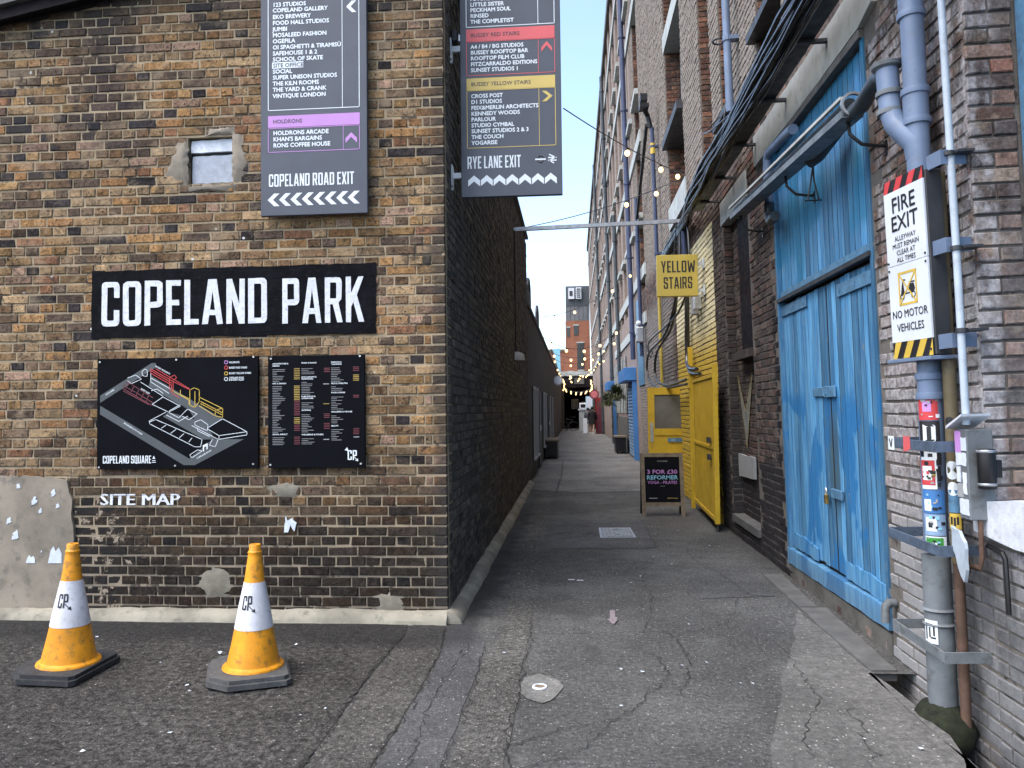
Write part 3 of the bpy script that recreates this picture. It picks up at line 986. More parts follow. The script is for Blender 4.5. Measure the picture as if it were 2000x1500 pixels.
g = MB(); g.sheet(wobble([(-.90, 15.0), (.2, 14.4), (1.88, 14.8), (1.88, 60), (-.90, 60)], .04, .5, pr), .004, 'z')
structure('far_paving', g, M['far_conc'])
g = MB(); g.sheet(wobble([(-.31, 4.48), (-.23, 4.56), (-.11, 4.46), (-.07, 4.35), (-.11, 4.2), (-.18, 4.1), (-.27, 4.17), (-.33, 4.3)], .008, .06, pr), .006, 'z')
structure('cement_patch', g, M['pale_patch'])
# square reinstatements and joints across the alley
g = MB()
g.sheet(wobble([(-.30, 8.6), (.9, 8.7), (.92, 10.9), (-.32, 10.8)], .02, .2, pr), .004, 'z')
g.sheet(wobble([(1.0, 6.4), (1.62, 6.5), (1.60, 7.6), (1.05, 7.5)], .02, .2, pr), .004, 'z')
structure('patched_asphalt', g, M['strip'])


def crack(mb, pts, w, r, z=.0085, rough=.026):
    p = [Vector(q) for q in pts]
    fine = []
    for a, b in zip(p, p[1:]):
        m = max(1, int((b - a).length / .032))
        for k in range(m):
            q = a.lerp(b, k / m)
            fine.append(q + Vector((r.gauss(0, rough * .5), r.gauss(0, rough * .5))))
    fine.append(p[-1])
    L, Rr = [], []
    for i, q in enumerate(fine):
        d = (fine[min(i + 1, len(fine) - 1)] - fine[max(i - 1, 0)]).normalized()
        n = Vector((-d.y, d.x))
        ww = w * r.uniform(.35, 1.2) * (1 if 0 < i < len(fine) - 1 else .1)
        L.append((q.x + n.x * ww / 2, q.y + n.y * ww / 2, z)); Rr.append((q.x - n.x * ww / 2, q.y - n.y * ww / 2, z))
    m = len(L)
    mb.add(L + Rr, [(i, i + 1, m + i + 1, m + i) for i in range(m - 1)])


g = MB()
for pts, w in (([(-.32, 3.57), (-.17, 3.72), (-.05, 3.79), (.15, 3.88), (.31, 4.09), (.47, 4.44), (.54, 4.58), (.51, 4.84), (.48, 4.99)], .011),
               ([(-.32, 3.33), (-.07, 3.48), (.05, 3.59), (.12, 3.77), (.17, 3.9)], .009), ([(-.30, 5.35), (-.09, 5.37), (.19, 5.38), (.46, 5.44), (.52, 5.7), (.66, 5.72)], .009),
               ([(.46, 5.44), (.61, 5.44), (.68, 5.16), (.70, 4.85), (.63, 4.49), (.54, 4.21)], .010), ([(1.24, 6.49), (1.30, 6.4), (1.48, 6.5), (1.6, 6.45)], .009),
               ([(1.30, 6.4), (1.2, 6.0), (1.12, 5.72), (.9, 5.5), (.68, 5.4)], .008), ([(-.29, 3.2), (-.34, 3.68), (-.32, 4.13), (-.33, 4.8), (-.30, 5.23), (-.33, 5.7)], .010),
               ([(-.77, 4.2), (-.75, 4.69), (-.72, 4.89), (-.70, 5.16)], .009), ([(1.38, 4.08), (1.36, 3.83), (1.28, 3.5)], .010), ([(1.31, 5.18), (1.30, 4.69), (1.27, 4.21), (1.1, 3.9), (1.0, 3.5)], .008),
               ([(-1.20, 2.4), (-1.20, 3.32), (-1.23, 4.28), (-1.19, 5.32)], .016), ([(-.895, 2.6), (-.90, 3.34), (-.865, 4.4), (-.88, 4.99), (-.93, 5.45)], .012),
               ([(-.70, 3.0), (-.76, 3.7), (-.79, 4.2)], .008), ([(-.59, 3.0), (-.58, 4.4), (-.60, 5.1)], .008), ([(.52, 5.7), (.62, 6.4), (.6, 7.1), (.72, 7.9)], .008),
               ([(1.42, 6.5), (1.36, 7.2), (1.2, 8.0), (1.22, 8.8)], .008), ([(-.3, 8.62), (.4, 8.66), (.9, 8.7)], .010), ([(.9, 8.7), (.93, 10.9)], .010), ([(-.9, 14.6), (.2, 14.4), (1.85, 14.8)], .03),
               ([(-.35, 14.4), (-.3, 18), (-.34, 24)], .03), ([(-.9, 19.2), (1.85, 19.5)], .025)):
    crack(g, pts, w * .62, pr)
o = structure('pavement_cracks', g, M['crack'])
# litter and leaf scraps
g = MB()
for k in range(70):
    x, y = pr.uniform(-.6, 1.6), pr.uniform(3.6, 15)
    if k < 22: x, y = pr.uniform(-4.2, -1.3), pr.uniform(3.4, 5.3)
    s = pr.uniform(.006, .016)
    a = pr.uniform(0, 6)
    g.add([(x + s * math.cos(a + t) * pr.uniform(.6, 1.3), y + s * math.sin(a + t) * pr.uniform(.6, 1.3), .010 + pr.uniform(0, .006)) for t in (0, 1.5, 3, 4.4)], [(0, 1, 2, 3)])
single('pavement_litter', g, M['paper'], 'pale scraps of litter and grit scattered over the asphalt', 'litter', kind='stuff')

# ------------------------------------------------------------------ left building
LB = Thing('brick_building', 'yellow stock brick gable building with painted name panel and soot black alley side', 'building', FW, (-2.8, 5.66, 0))
WIN = (-2.950, -2.588, 3.325, 3.690)


def ztop(x): return min(5.09, 4.615 + .19 * (x + 4.5))


m = MB()
m.slab([(-6.4, -.25), (-.948, -.25), (-.948, 5.09), (-2.0, 5.09), (-6.4, ztop(-6.4))], 5.668, 5.95, [[(WIN[0], WIN[2]), (WIN[1], WIN[2]), (WIN[1], WIN[3]), (WIN[0], WIN[3])]])
fwall = LB.part('gable_wall', m, M['mortar'])
br = random.Random(5)
cells = []
for c in lay(-6.2, -.94, -.20, 5.125, br):
    x, z, w, _ = c
    if z > ztop(x) + .02 or hits(x, z, w, [WIN], .004): continue
    cells.append(c)
MURAL = (-3.715, -1.468, 2.140, 2.672)
SIGNS = [(-2.33, -1.5, 3.04, 6), (-3.645, -2.365, 1.135, 1.985), (-2.295, -1.55, 1.135, 1.985), MURAL, (-6.3, -3.85, -1, 1.08)]


def f_score(c):
    x, z, w, _ = c
    if x < -4.5 or z < .1 or z > 4.5 or any(a < x < b and e < z < d for a, b, e, d in SIGNS): return -1
    return w - .05 * abs(x + 1.9) - .02 * abs(z - 2.0)


def erode(x, z):
    if -3.9 < x < -3.25 and .12 < z < .98 and -3.25 - x > br.uniform(-.1, .55): return br.uniform(.0, .0055)
    return 0.0


me_cells = [(x, z, w, t) for x, z, w, t in cells]
# bricks are laid in facade coordinates under the wall part
holder = fwall


def lay_facade():
    at = Vector((-2.8, 5.66, 0))
    shifted = [(x, z, w, t) for x, z, w, t in me_cells]
    lay_bricks('small_bricks', shifted, M['stock'], LB, at, 300, f_score, br, .0022, lambda x, z: 5.66 + erode(x, z), parent=fwall)


lay_facade()
# boarded hatch with its two painted panes, and cement packing round it
m = MB(); m.box(WIN[0], WIN[1], 5.73, 5.76, WIN[2], WIN[3])
hatch = LB.part('hatch', m, M['black_metal'])
m = MB(); m.slab(wobble([(-2.935, 3.580), (-2.602, 3.585), (-2.600, 3.682), (-2.935, 3.676)], .004, .04, pr), 5.700, 5.729)
LB.part('pane', m, M['white_paint'], hatch, label='upper white painted pane')
m = MB(); m.slab(wobble([(-2.928, 3.340), (-2.604, 3.342), (-2.604, 3.560), (-2.928, 3.555)], .004, .04, pr), 5.705, 5.729)
LB.part('pane', m, simple('grey_pane', (.36, .40, .46), .6, var=.15, scale=20, dirt=(.2, .2, .2)), hatch, label='lower grey painted pane')
PACKING = True
# render patch low at the left and smaller patches
m = MB(); m.slab(wobble([(-6.3, .06), (-3.80, .06), (-3.82, .3), (-3.84, .6), (-3.86, .9), (-3.90, 1.06), (-4.2, 1.085), (-6.3, 1.09)], .010, .05, pr), 5.640, 5.70)
LB.part('render_patch', m, M['cement'])
def blob(cx, cz, rx, rz, amp=.12, n=26):
    ph = [pr.uniform(0, 6.28) for _ in range(4)]
    return [(cx + rx * math.cos(a) * (1 + amp * math.sin(2 * a + ph[0]) + amp * .6 * math.sin(5 * a + ph[1]) + pr.uniform(-.03, .03)), cz + rz * math.sin(a) * (1 + amp * math.sin(3 * a + ph[2]) + amp * .5 * math.sin(6 * a + ph[3]) + pr.uniform(-.03, .03))) for a in [2 * math.pi * i / n for i in range(n)]]


def dome_patch(poly, name, mat, high=5.6490, rim=5.666):
    """hand-trowelled patch: proud in the middle, dying into the bricks at a ragged edge"""
    cx = sum(p[0] for p in poly) / len(poly); cz = sum(p[1] for p in poly) / len(poly)
    mm = MB(); vs, fs = [(cx, high, cz)], []
    rings = (.35, .65, .85, 1.0, 1.12)
    n_ = len(poly)
    for r_ in rings:
        for a, b_ in poly:
            y = high + (rim - high) * max(0, (r_ - .35) / .77) ** 1.3 + pr.uniform(-.0007, .0007)
            vs.append((cx + (a - cx) * r_, y, cz + (b_ - cz) * r_))
    for k in range(n_): fs.append((0, 1 + k, 1 + (k + 1) % n_))
    for j in range(len(rings) - 1):
        for k in range(n_): fs.append((1 + j * n_ + k, 1 + j * n_ + (k + 1) % n_, 1 + (j + 1) * n_ + (k + 1) % n_, 1 + (j + 1) * n_ + k))
    mm.add(vs, fs)
    LB.part(name, mm, mat, smooth=True)


for poly in ([(-3.11, 3.42), (-3.04, 3.35), (-2.955, 3.325), (-2.952, 3.50), (-2.955, 3.67), (-3.03, 3.66), (-3.09, 3.54)], [(-2.585, 3.345), (-2.52, 3.36), (-2.46, 3.44), (-2.49, 3.60), (-2.55, 3.72), (-2.586, 3.73), (-2.588, 3.55)],
             [(-2.80, 3.700), (-2.58, 3.700), (-2.56, 3.76), (-2.78, 3.755)], [(-2.97, 3.27), (-2.60, 3.26), (-2.55, 3.315), (-2.97, 3.315)]):
    dome_patch(wobble(poly, .008, .025, pr), 'cement_packing', M['cement'], 5.648, 5.668)
for cx, cz, rx, rz in ((-2.72, .265, .14, .105), (-1.38, .13, .12, .085), (-2.18, .975, .10, .06)):
    dome_patch(blob(cx, cz, rx, rz, .13, 60), 'cement_patch', M['cement_pale'], 5.6525, 5.664)
def fillet(path, out, name_label=None):
    """haunch of cement: path of (x, y) along the wall foot, out = unit offset"""
    mm = MB(); vs, fs = [], []
    r_ = random.Random(19)
    tt, dd = .085, .10
    for x, y in path:
        tt += (.085 - tt) * .3 + r_.uniform(-.006, .006); dd += (.10 - dd) * .3 + r_.uniform(-.006, .006)
        for q, z in ((-.012, tt), (.012, tt * .97), (dd * .5, tt * .78), (dd * .9, tt * .35), (dd, -.02), (-.012, -.02)):
            vs.append((x + out[0] * q, y + out[1] * q, z))
    n_p = len(path)
    for i in range(n_p - 1):
        for k in range(6): fs.append((i * 6 + k, i * 6 + (k + 1) % 6, i * 6 + 6 + (k + 1) % 6, i * 6 + 6 + k))
    fs.append(tuple(range(6))); fs.append(tuple((n_p - 1) * 6 + k for k in range(6)))
    mm.add(vs, fs)
    LB.part('concrete_fillet', mm, M['fillet'], smooth=True, label=name_label)


fillet([(x, 5.652) for x in np.arange(-6.4, -.90, .07)], (0, -1))
# alley side: local x = world Y
LS = Matrix.Identity(4)
m = MB()
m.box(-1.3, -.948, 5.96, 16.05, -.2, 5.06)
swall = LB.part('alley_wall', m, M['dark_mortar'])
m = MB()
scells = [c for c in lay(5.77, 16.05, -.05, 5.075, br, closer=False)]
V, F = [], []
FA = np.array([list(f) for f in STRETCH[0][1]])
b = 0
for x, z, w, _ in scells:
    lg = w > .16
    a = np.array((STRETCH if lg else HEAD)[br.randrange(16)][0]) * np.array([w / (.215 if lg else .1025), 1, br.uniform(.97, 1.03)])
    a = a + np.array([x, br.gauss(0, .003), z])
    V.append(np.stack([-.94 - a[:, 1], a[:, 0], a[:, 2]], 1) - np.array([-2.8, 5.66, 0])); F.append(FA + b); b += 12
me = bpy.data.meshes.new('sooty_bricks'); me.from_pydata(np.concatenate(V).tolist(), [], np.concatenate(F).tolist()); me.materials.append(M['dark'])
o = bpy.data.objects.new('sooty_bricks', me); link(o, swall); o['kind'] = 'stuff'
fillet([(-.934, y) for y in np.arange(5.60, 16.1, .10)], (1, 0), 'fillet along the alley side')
m = MB(); m.box(-6.4, -1.302, 15.8, 16.05, -.2, 4.9)
LB.part('rear_wall', m, M['far_dark'])
# roof: slates over a dark bargeboard on the left slope
m = MB(); m.prism([(-6.6, ztop(-6.6) + .10), (-2.0, 5.19), (-.90, 5.15), (-.90, 5.20), (-2.1, 5.29), (-6.6, ztop(-6.6) + .22)], 5.62, 16.1)
roof = LB.part('roof', m, M['roof_tile'])
m = MB()
m.prism([(-6.6, ztop(-6.6) + .005), (-2.0, 5.095), (-2.0, 5.18), (-6.6, ztop(-6.6) + .09)], 5.545, 5.575)
m.prism([(-6.6, ztop(-6.6) + .03), (-2.0, 5.12), (-2.0, 5.14), (-6.6, ztop(-6.6) + .05)], 5.575, 5.66)
LB.part('bargeboard', m, M['barge'], roof)
x = -6.5
while x < -2.1:
    m = MB()
    z = ztop(x)
    m.prism([(x, z + .095), (x + .155, z + .124 + pr.uniform(-.004, .004)), (x + .157, z + .165), (x + .012, z + .150 + pr.uniform(-.008, .008))], 5.50 + pr.uniform(-.006, .006), 5.72)
    LB.part('slate', m, M['roof_tile'], roof)
    x += .163

# lower range beyond, along the alley
LO = Thing('low_building', 'low dark brick range behind the tall gable building on the left of the alley', 'building', FW, (-2.5, 16.1, 0))
m = MB(); m.box(-5.5, -.945, 16.06, 61.8, -.2, 3.74)
LO.part('wall', m, M['far_dark'])
m = MB(); m.box(-5.5, -.90, 16.06, 61.8, 3.741, 3.82)
LO.part('coping', m, M['plinth'])
m = MB()
m.prism([(-5.5, 3.0), (-1.05, 3.0), (-1.05, 4.6), (-1.3, 4.9), (-5.5, 4.9)], 16.06, 16.6)
LO.part('parapet', m, M['far_dark'])
for y0, y1 in ((17.6, 18.5), (19.0, 19.8), (23.4, 24.3), (25.2, 26.0), (30, 31), (33, 34)):
    m = MB(); m.box(-.945, -.915, y0, y1, .45, 2.1)
    w_ = LO.part('window', m, M['glass'])
    m = MB()
    for a, b_ in ((y0, y0 + .06), (y1 - .06, y1), ((y0 + y1) / 2 - .025, (y0 + y1) / 2 + .025)):
        m.box(-.914, -.885, a, b_, .45, 2.1)
    m.box(-.914, -.886, y0 + .061, y1 - .061, 2.04, 2.1); m.box(-.914, -.86, y0 - .04, y1 + .04, .40, .449)
    LO.part('frame', m, M['print_mid'], w_)
for y0, zt in ((17.2, 4.55), (21.5, 4.5)):
    m = MB(); m.tube([(-1.0, y0, 3.7), (-1.0, y0, zt - .2), (-1.0, y0 + .25, zt), (-1.0, y0 + .6, zt + .03), (-1.0, y0 + .9, zt - .15), (-1.0, y0 + 1.0, 3.8)], .035, 8)
    LO.part('vent_hoop', m, M['dark_metal'], smooth=True)
for y0 in (20.5, 28.0):
    m = MB(); m.box(-.944, -.90, y0, y0 + .9, .0, 2.05)
    d_ = LO.part('door', m, M['black_metal'])
    m = MB(); m.box(-.899, -.86, y0 + .08, y0 + .10, 1.0, 1.15)
    LO.part('handle', m, M['steel'], d_)
# ------------------------------------------------------------------ warehouse on the right (frame FR: x = -world Y, y = into the wall)
WH = Thing('brick_warehouse', 'tall brown brick warehouse with faded blue double doors and recessed windows', 'building', FR, (-9, 0, 0))
DOOR = (-7.26, -4.98, .10, 3.935)
SLOT = (-9.62, -8.32, .26, 4.00)
BIGW = (-3.78, 1.0, 1.02, 9.0)
UP = [(-14.38, -12.42, .36), (-10.82, -10.02, .17), (-9.43, -8.85, .15), (-7.62, -6.75, .2)]       # recessed bays above the cable tray
FARB = [(-y0 - 1.25, -y0, .32) for y0 in np.arange(19.5, 72, 2.05)]
H = 17.0
m = MB()


def back_wall(mb, x0, x1, z0, z1, y0=.008, y1=.6):
    mb.box(x0, x1, y0, y1, z0, z1)


# mortar backing of the near, brick-by-brick part (Y 2 .. 22)
# ground storey z 0..4.62
xs = [(-22.0, SLOT[0]), (SLOT[1], DOOR[0] - .0), (DOOR[1], BIGW[0])]
for a, b_ in xs: back_wall(m, a, b_, -.3, 4.62)
back_wall(m, DOOR[0], DOOR[1], DOOR[3], 4.62)
back_wall(m, SLOT[0], SLOT[1], SLOT[3], 4.62)
back_wall(m, SLOT[0], SLOT[1], -.3, SLOT[2])
back_wall(m, SLOT[0], SLOT[1], SLOT[2], SLOT[3], .115, .6)
back_wall(m, BIGW[0], 1.0, -.3, BIGW[2])
# upper storeys
edges = sorted([(a, b_) for a, b_, _ in UP] + [(a, b_) for a, b_, _ in FARB if a > -22])
x = -22.0
pil = []
for a, b_ in edges:
    if a > x: pil.append((x, a))
    x = b_
pil.append((x, BIGW[0]))
for a, b_ in pil: back_wall(m, a, b_, 4.62, H)
for a, b_, d in UP + [f for f in FARB if f[0] > -22]:
    back_wall(m, a, b_, 4.62, H, d, d + .3)
back_wall(m, BIGW[0], 1.0, BIGW[3], H)
wall = WH.part('front_wall', m, M['ware_mortar'])
# bricks
wr = random.Random(11)
cells = []
vis_top = lambda x: 2.2 + .58 * (-x)
YEL = []
for c in lay(-22.0, BIGW[0], -.30, 4.65, wr, closer=True):
    x, z, w, _ = c
    if hits(x, z, w, [DOOR, SLOT, BIGW, (-7.80, -4.75, 3.95, 4.262)], .003): continue
    cells.append(c)
for c in lay(BIGW[0] + .001, -1.2, -.30, .975, wr, closer=False): cells.append(c)
for a, b_ in pil:
    for c in lay(a, b_, 4.65, H - 2, wr, closer=False):
        if c[1] < vis_top(c[0]) + .4: cells.append(c)
ucells = []
for a, b_, d in UP:
    for c in lay(a, b_, 4.65, 11, wr, closer=False):
        if c[1] < vis_top(c[0]) + .4: ucells.append((c[0], c[1], c[2], d))


def w_score(c):
    x, z, w, _ = c
    Y = -x
    if Y < 3.2 or Y > 5 or z > 3.6 or z < .12: return -1
    if 4.0 < Y < 4.25: return -1
    return w / Y


lay_bricks('small_bricks', cells, M['ware'], WH, (-9, 0, 0), 300, w_score, wr, .0025, parent=wall)


def brick_mesh(name, items, mat, owner_at, parent, maps):
    """items: (x, z, w, y) laid through a coordinate map"""
    V, F, b = [], [], 0
    for x, z, w, y in items:
        lg = w > .16
        a = np.array((STRETCH if lg else HEAD)[wr.randrange(16)][0]) * np.array([w / (.215 if lg else .1025), 1, wr.uniform(.97, 1.03)])
        a = a + np.array([x, y + wr.gauss(0, .0025), z])
        V.append(maps(a) - np.array(owner_at)); F.append(FA + b); b += 12
    me = bpy.data.meshes.new(name); me.from_pydata(np.concatenate(V).tolist(), [], np.concatenate(F).tolist()); me.materials.append(mat)
    o = bpy.data.objects.new(name, me); link(o, parent); o['kind'] = 'stuff'
    return o


n_ = NT('red_reveal_brick')
c_ = brick_base(n_, [(0, (.17, .075, .05)), (.2, (.12, .06, .045)), (.4, (.20, .10, .065)), (.6, (.09, .055, .045)), (.8, (.15, .085, .06))], .4)
n_.bump(n_.noise(60, 5, .65), .6, .006)
M['reveal'] = n_.done(c_, .92, spec=.2)
brick_mesh('recess_bricks', [(x, z, w, d - .008) for x, z, w, d in ucells], M['ware'], (-9, 0, 0), wall, lambda a: a)
scl = [c for c in lay(SLOT[0], SLOT[1], SLOT[2], SLOT[3] - .05, wr, closer=False)]
brick_mesh('recess_bricks', [(x, z, w, .107) for x, z, w, _ in scl], M['ware'], (-9, 0, 0), wall, lambda a: a)
# reveals that face the street
items = []
for xe, d, z0, z1 in [(a, d, 4.65, 10.5) for a, b_, d in UP] + [(a, d, 4.65, 14) for a, b_, d in FARB if a > -22]:
    for k in range(int((min(z1, vis_top(xe) + .5) - z0) / .075)):
        zc = z0 + (k + .5) * .075
        yy = .02
        first = True
        while yy < d - .02:
            w = (.215 if (k % 2 and first) else .1025)
            w = min(w, d - yy)
            items.append((yy + w / 2, zc, w - .010, -xe)); yy += w + .002; first = False
brick_mesh('reveal_bricks', items, M['reveal'], (-9, 0, 0), wall, lambda a: np.stack([-a[:, 1] + .012, a[:, 0], a[:, 2]], 1))
items = []
for xe, d, z0, z1, mt in ((SLOT[0], .11, .26, 4.0, 0), (BIGW[0], .225, 1.02, 4.65, 1), (BIGW[0], .225, 4.65, 6.0, 1)):
    for k in range(int((z1 - z0) / .075)):
        zc = z0 + (k + .5) * .075
        for yy, w in (((.0, .215),) if k % 2 else ((.0, .1025), (.1125, .1025))) if d > .2 else ((.0, .1),):
            items.append((yy + w / 2 + .004, zc, w, -xe))
brick_mesh('jamb_bricks', items, M['ware'], (-9, 0, 0), wall, lambda a: np.stack([-a[:, 1] + .012, a[:, 0], a[:, 2]], 1))
# near opening: white sill and blue boarding
m = MB()
m.prism([(-3.83, .955), (-3.835, 1.04), (-3.79, 1.095), (-3.5, 1.135), (-.8, 1.2), (-.8, .93), (-3.5, .925)], -.045, .235)
WH.part('window_sill', m, M['white_paint'], label='thick white painted sill beside the drain pipe')
m = MB(); m.box(-3.76, .9, .232, .30, 1.15, 9.0)
bw = WH.part('blue_window', m, M['hinge'])
# far, textured part
m = MB()
m.box(-75, -22.0, 0.0, .6, -.3, 4.62)
x = -75.0
for a, b_, d in sorted(FARB):
    if a < -75 or b_ > -22.0: continue
    m.box(x, a, 0.0, .6, 4.62, H); x = b_
    m.box(a, b_, d, .6, 4.62, H)
m.box(x, -22.0, 0.0, .6, 4.62, H)
WH.part('far_wall', m, M['far_red'])
m = MB(); m.box(-75, 1.0, .6, 9, 4.0, H - .01)
WH.part('core', m, M['plinth'])
m = MB(); m.box(-75, 1.0, -.10, 9, H + .001, H + .35)
WH.part('roof', m, M['plinth'])
# windows of the upper bays: pane, white lintel and sill
def bay_window(xa, xb, d, z0, z1, sill_mat, lint=True, out=.10):
    mm = MB(); mm.box(xa + .05, xb - .05, d - .035, d - .009, z0, z1)
    w_ = WH.part('window', mm, M['glass'])
    mm = MB()
    for q in (xa + .05, (xa + xb) / 2 - .03, xb - .11): mm.box(q, q + .06, d - .075, d - .036, z0, z1)
    for q in np.arange(z0, z1, (z1 - z0) / 3): mm.box(xa + .05, xb - .05, d - .070, d - .0365, q, q + .04)
    WH.part('frame', mm, M['print_mid'], w_)
    mm = MB(); mm.box(xa - .05, xb + .05, -out, d - .08, z0 - .14, z0 - .002)
    WH.part('sill', mm, sill_mat, w_)
    if lint:
        mm = MB(); mm.box(xa - .06, xb + .06, -.014, d - .08, z1 + .002, z1 + .32)
        WH.part('lintel', mm, M['lintel'], w_)


for xa, xb, d in UP[:1] + FARB:
    if xa < -60: continue
    for z0, z1 in ((6.52, 8.20), (9.7, 11.9), (13.2, 15.3)):
        if z0 > vis_top(xb) + .5: continue
        bay_window(xa, xb, d, z0, z1, M['dark_metal'] if xa > -16 else M['lintel'], lint=xa > -16)
    if xa > -16:
        mm = MB(); mm.box(xa - .10, xb + .10, -.016, d - .03, 4.86, 5.26)
        WH.part('lintel', mm, M['lintel'])
for z0, z1 in ((4.90, 5.20), (8.25, 8.55), (11.95, 12.25), (15.35, 15.65)):
    mm = MB(); mm.box(-74, -19.2, -.045, -.003, z0, z1); mm.box(-74, -19.2, -.002, .28, z0 + .01, z1 - .01)
    WH.part('string_course', mm, M['lintel'], label='continuous pale lintel band along the far storeys')
for xa, xb, z in ((-9.56, -8.70, 5.01), (-7.68, -6.70, 5.23)):
    mm = MB(); mm.box(xa, xb, -.085, .13, z - .08, z)
    WH.part('sill', mm, M['dark_metal'])
# slot: white lintel, black slab for its dark depth, projecting brick ledge, pale panel and sill
mm = MB(); mm.box(-9.66, -8.28, -.018, .10, 3.80, 4.08); WH.part('lintel', mm, M['lintel'], label='short white lintel over the blind slot')
mm = MB(); mm.box(-9.3, -8.34, -.02, .10, 2.10, 2.19); WH.part('brick_ledge', mm, M['ware'])
mm = MB(); mm.box(-9.62, -8.30, -.03, .10, .18, .262); WH.part('sill', mm, M['slab'])
mm = MB(); mm.slab(wobble([(-9.58, .72), (-8.79, .74), (-8.79, .985), (-9.58, .99)], .006, .08, pr), .066, .095); WH.part('blank_panel', mm, M['print_mid'])
mm = MB()
mm.sheet([(-9.58, 1.95), (-9.22, 1.50), (-8.80, 1.95), (-9.22, 1.08)], .0985); WH.part('painted_arrow', mm, simple('arrow_paint', (.20, .21, .20), .8, var=.3, scale=14, dirt=(.07, .065, .06), dirt_amt=.7), label='faded grey downward arrow painted on the brick')
mm = MB(); mm.stroke([(-9.58, 1.95), (-9.22, 1.50), (-8.80, 1.95), (-9.22, 1.08)], .018, .0965, closed=True); WH.part('painted_outline', mm, simple('outline_paint', (.36, .30, .12), .8, var=.3, scale=14))

# lintel, blue doors, threshold
mm = MB(); mm.slab(wobble([(-7.80, 3.955), (-4.98, 3.955), (-4.76, 4.02), (-4.76, 4.258), (-7.80, 4.258)], .006, .12, pr), -.03, .30)
WH.part('door_lintel', mm, M['lintel'], label='long whitewashed concrete lintel over the blue doors')
mm = MB(); mm.box(-7.26, -4.98, -.028, .20, 3.90, 3.953); WH.part('lintel_edge', mm, M['lintel_edge'])
DY = .02
mm = MB(); mm.box(DOOR[0], DOOR[1], .09, .14, .10, 3.90)
dwall = WH.part('door_backing', mm, M['crack'])
mm = MB(); mm.box(-7.26, -7.20, -.004, .089, .12, 3.899); WH.part('door_jamb', mm, M['blue'])
mm = MB(); mm.box(-5.03, -4.98, -.004, .089, .30, 3.899); WH.part('door_jamb', mm, M['blue'])
dr = random.Random(17)


def boards(part_name, x0, x1, z0, z1, label):
    mm = MB(); mm.box(x0, x1, .0365, .089, z0, z1)
    leaf = WH.part(part_name, mm, M['crack'], label=label)
    x = x0
    while x < x1 - .03:
        w = min(dr.uniform(.082, .118), x1 - x)
        if x1 - x - w < .04: w = x1 - x
        mm = MB()
        zb, zt = z0 + dr.uniform(0, .018), z1 - dr.uniform(0, .012)
        y = .0325 + dr.uniform(-.003, .003)
        mm.box(x + .005, x + w - .006, y, .0362, zb, zt, .0016)
        b_ = WH.part('board', mm, M['blue'], leaf)
        x += w
    return leaf


up = boards('upper_door', -7.195, -5.035, 2.555, 3.895, 'fixed upper boarding of the blue doors')
la = boards('door_leaf', -7.195, -6.02, .30, 2.485, 'far leaf of faded blue boards')
lb = boards('door_leaf', -6.005, -5.035, .30, 2.485, 'near leaf of faded blue boards with painted-out patches')
mm = MB(); mm.prism([(-7.22, 2.505), (-5.01, 2.505), (-5.01, 2.535), (-7.22, 2.535)], -.020, .059); WH.part('drip_rail', mm, M['dark_metal'])
mm = MB(); mm.box(-7.21, -5.02, .012, .0335, 2.553, 2.60); WH.part('rail', mm, M['hinge'], up)
for xa, xb, z, lf in ((-7.23, -6.47, 2.42, la), (-5.73, -5.0, 2.385, lb)):
    mm = MB(); mm.box(xa, xb, .016, .027, z - .045, z + .045, .003)
    for q in (xa + .06, (xa + xb) / 2, xb - .06): mm.lathe([(.012, 0), (.012, .008)], 8, (0, 0, 0)) if False else mm.box(q - .012, q + .012, .010, .0165, z - .012, z + .012)
    WH.part('strap_hinge', mm, M['hinge'], lf)
for x, z in ((-6.10, 1.665),):
    mm = MB(); mm.box(x - .28, x - .02, .012, .027, z - .035, z + .035, .003); mm.box(x + .0, x + .24, .008, .027, z - .045, z + .04, .004); mm.box(x + .05, x + .07, -.004, .008, z - .02, z + .02)
    WH.part('hasp', mm, M['hinge'], lb)
mm = MB(); mm.box(-6.03, -5.80, .006, .027, .86, .93, .004); WH.part('hasp', mm, M['hinge'], lb)
mm = MB(); mm.box(-6.145, -6.095, -.012, .012, .80, .875, .005); lock_ = WH.part('padlock', mm, M['brass'], lb)
mm = MB(); mm.tube([(-6.135, 0, .87), (-6.135, 0, .905), (-6.12, 0, .922), (-6.105, 0, .905), (-6.105, 0, .87)], .005, 6); WH.part('shackle', mm, M['screw'], lb)
for xa, xb, lf in ((-7.12, -6.45, la), (-5.80, -5.06, lb)):
    mm = MB(); mm.slab(wobble([(xa, .30), (xb, .30), (xb, .40), (xb - .1, .415), (xa + .3, .43), (xa, .42)], .010, .06, dr), .014, .028)
    WH.part('kick_board', mm, M['blue'], lf)
mm = MB(); mm.slab(wobble([(-7.25, .135), (-4.985, .155), (-4.985, .288), (-7.25, .270)], .006, .12, dr), -.012, .0585)
WH.part('threshold', mm, M['blue'])
mm = MB(); mm.box(-7.26, -4.98, -.002, .088, -.1, .13); WH.part('plinth', mm, M['plinth'])
# black slab painted in for the shade of the deep window slot
mm = MB(); mm.box(-9.2, -8.36, .085, .097, 2.2, 3.79); WH.part('slot_shade', mm, M['barge'])
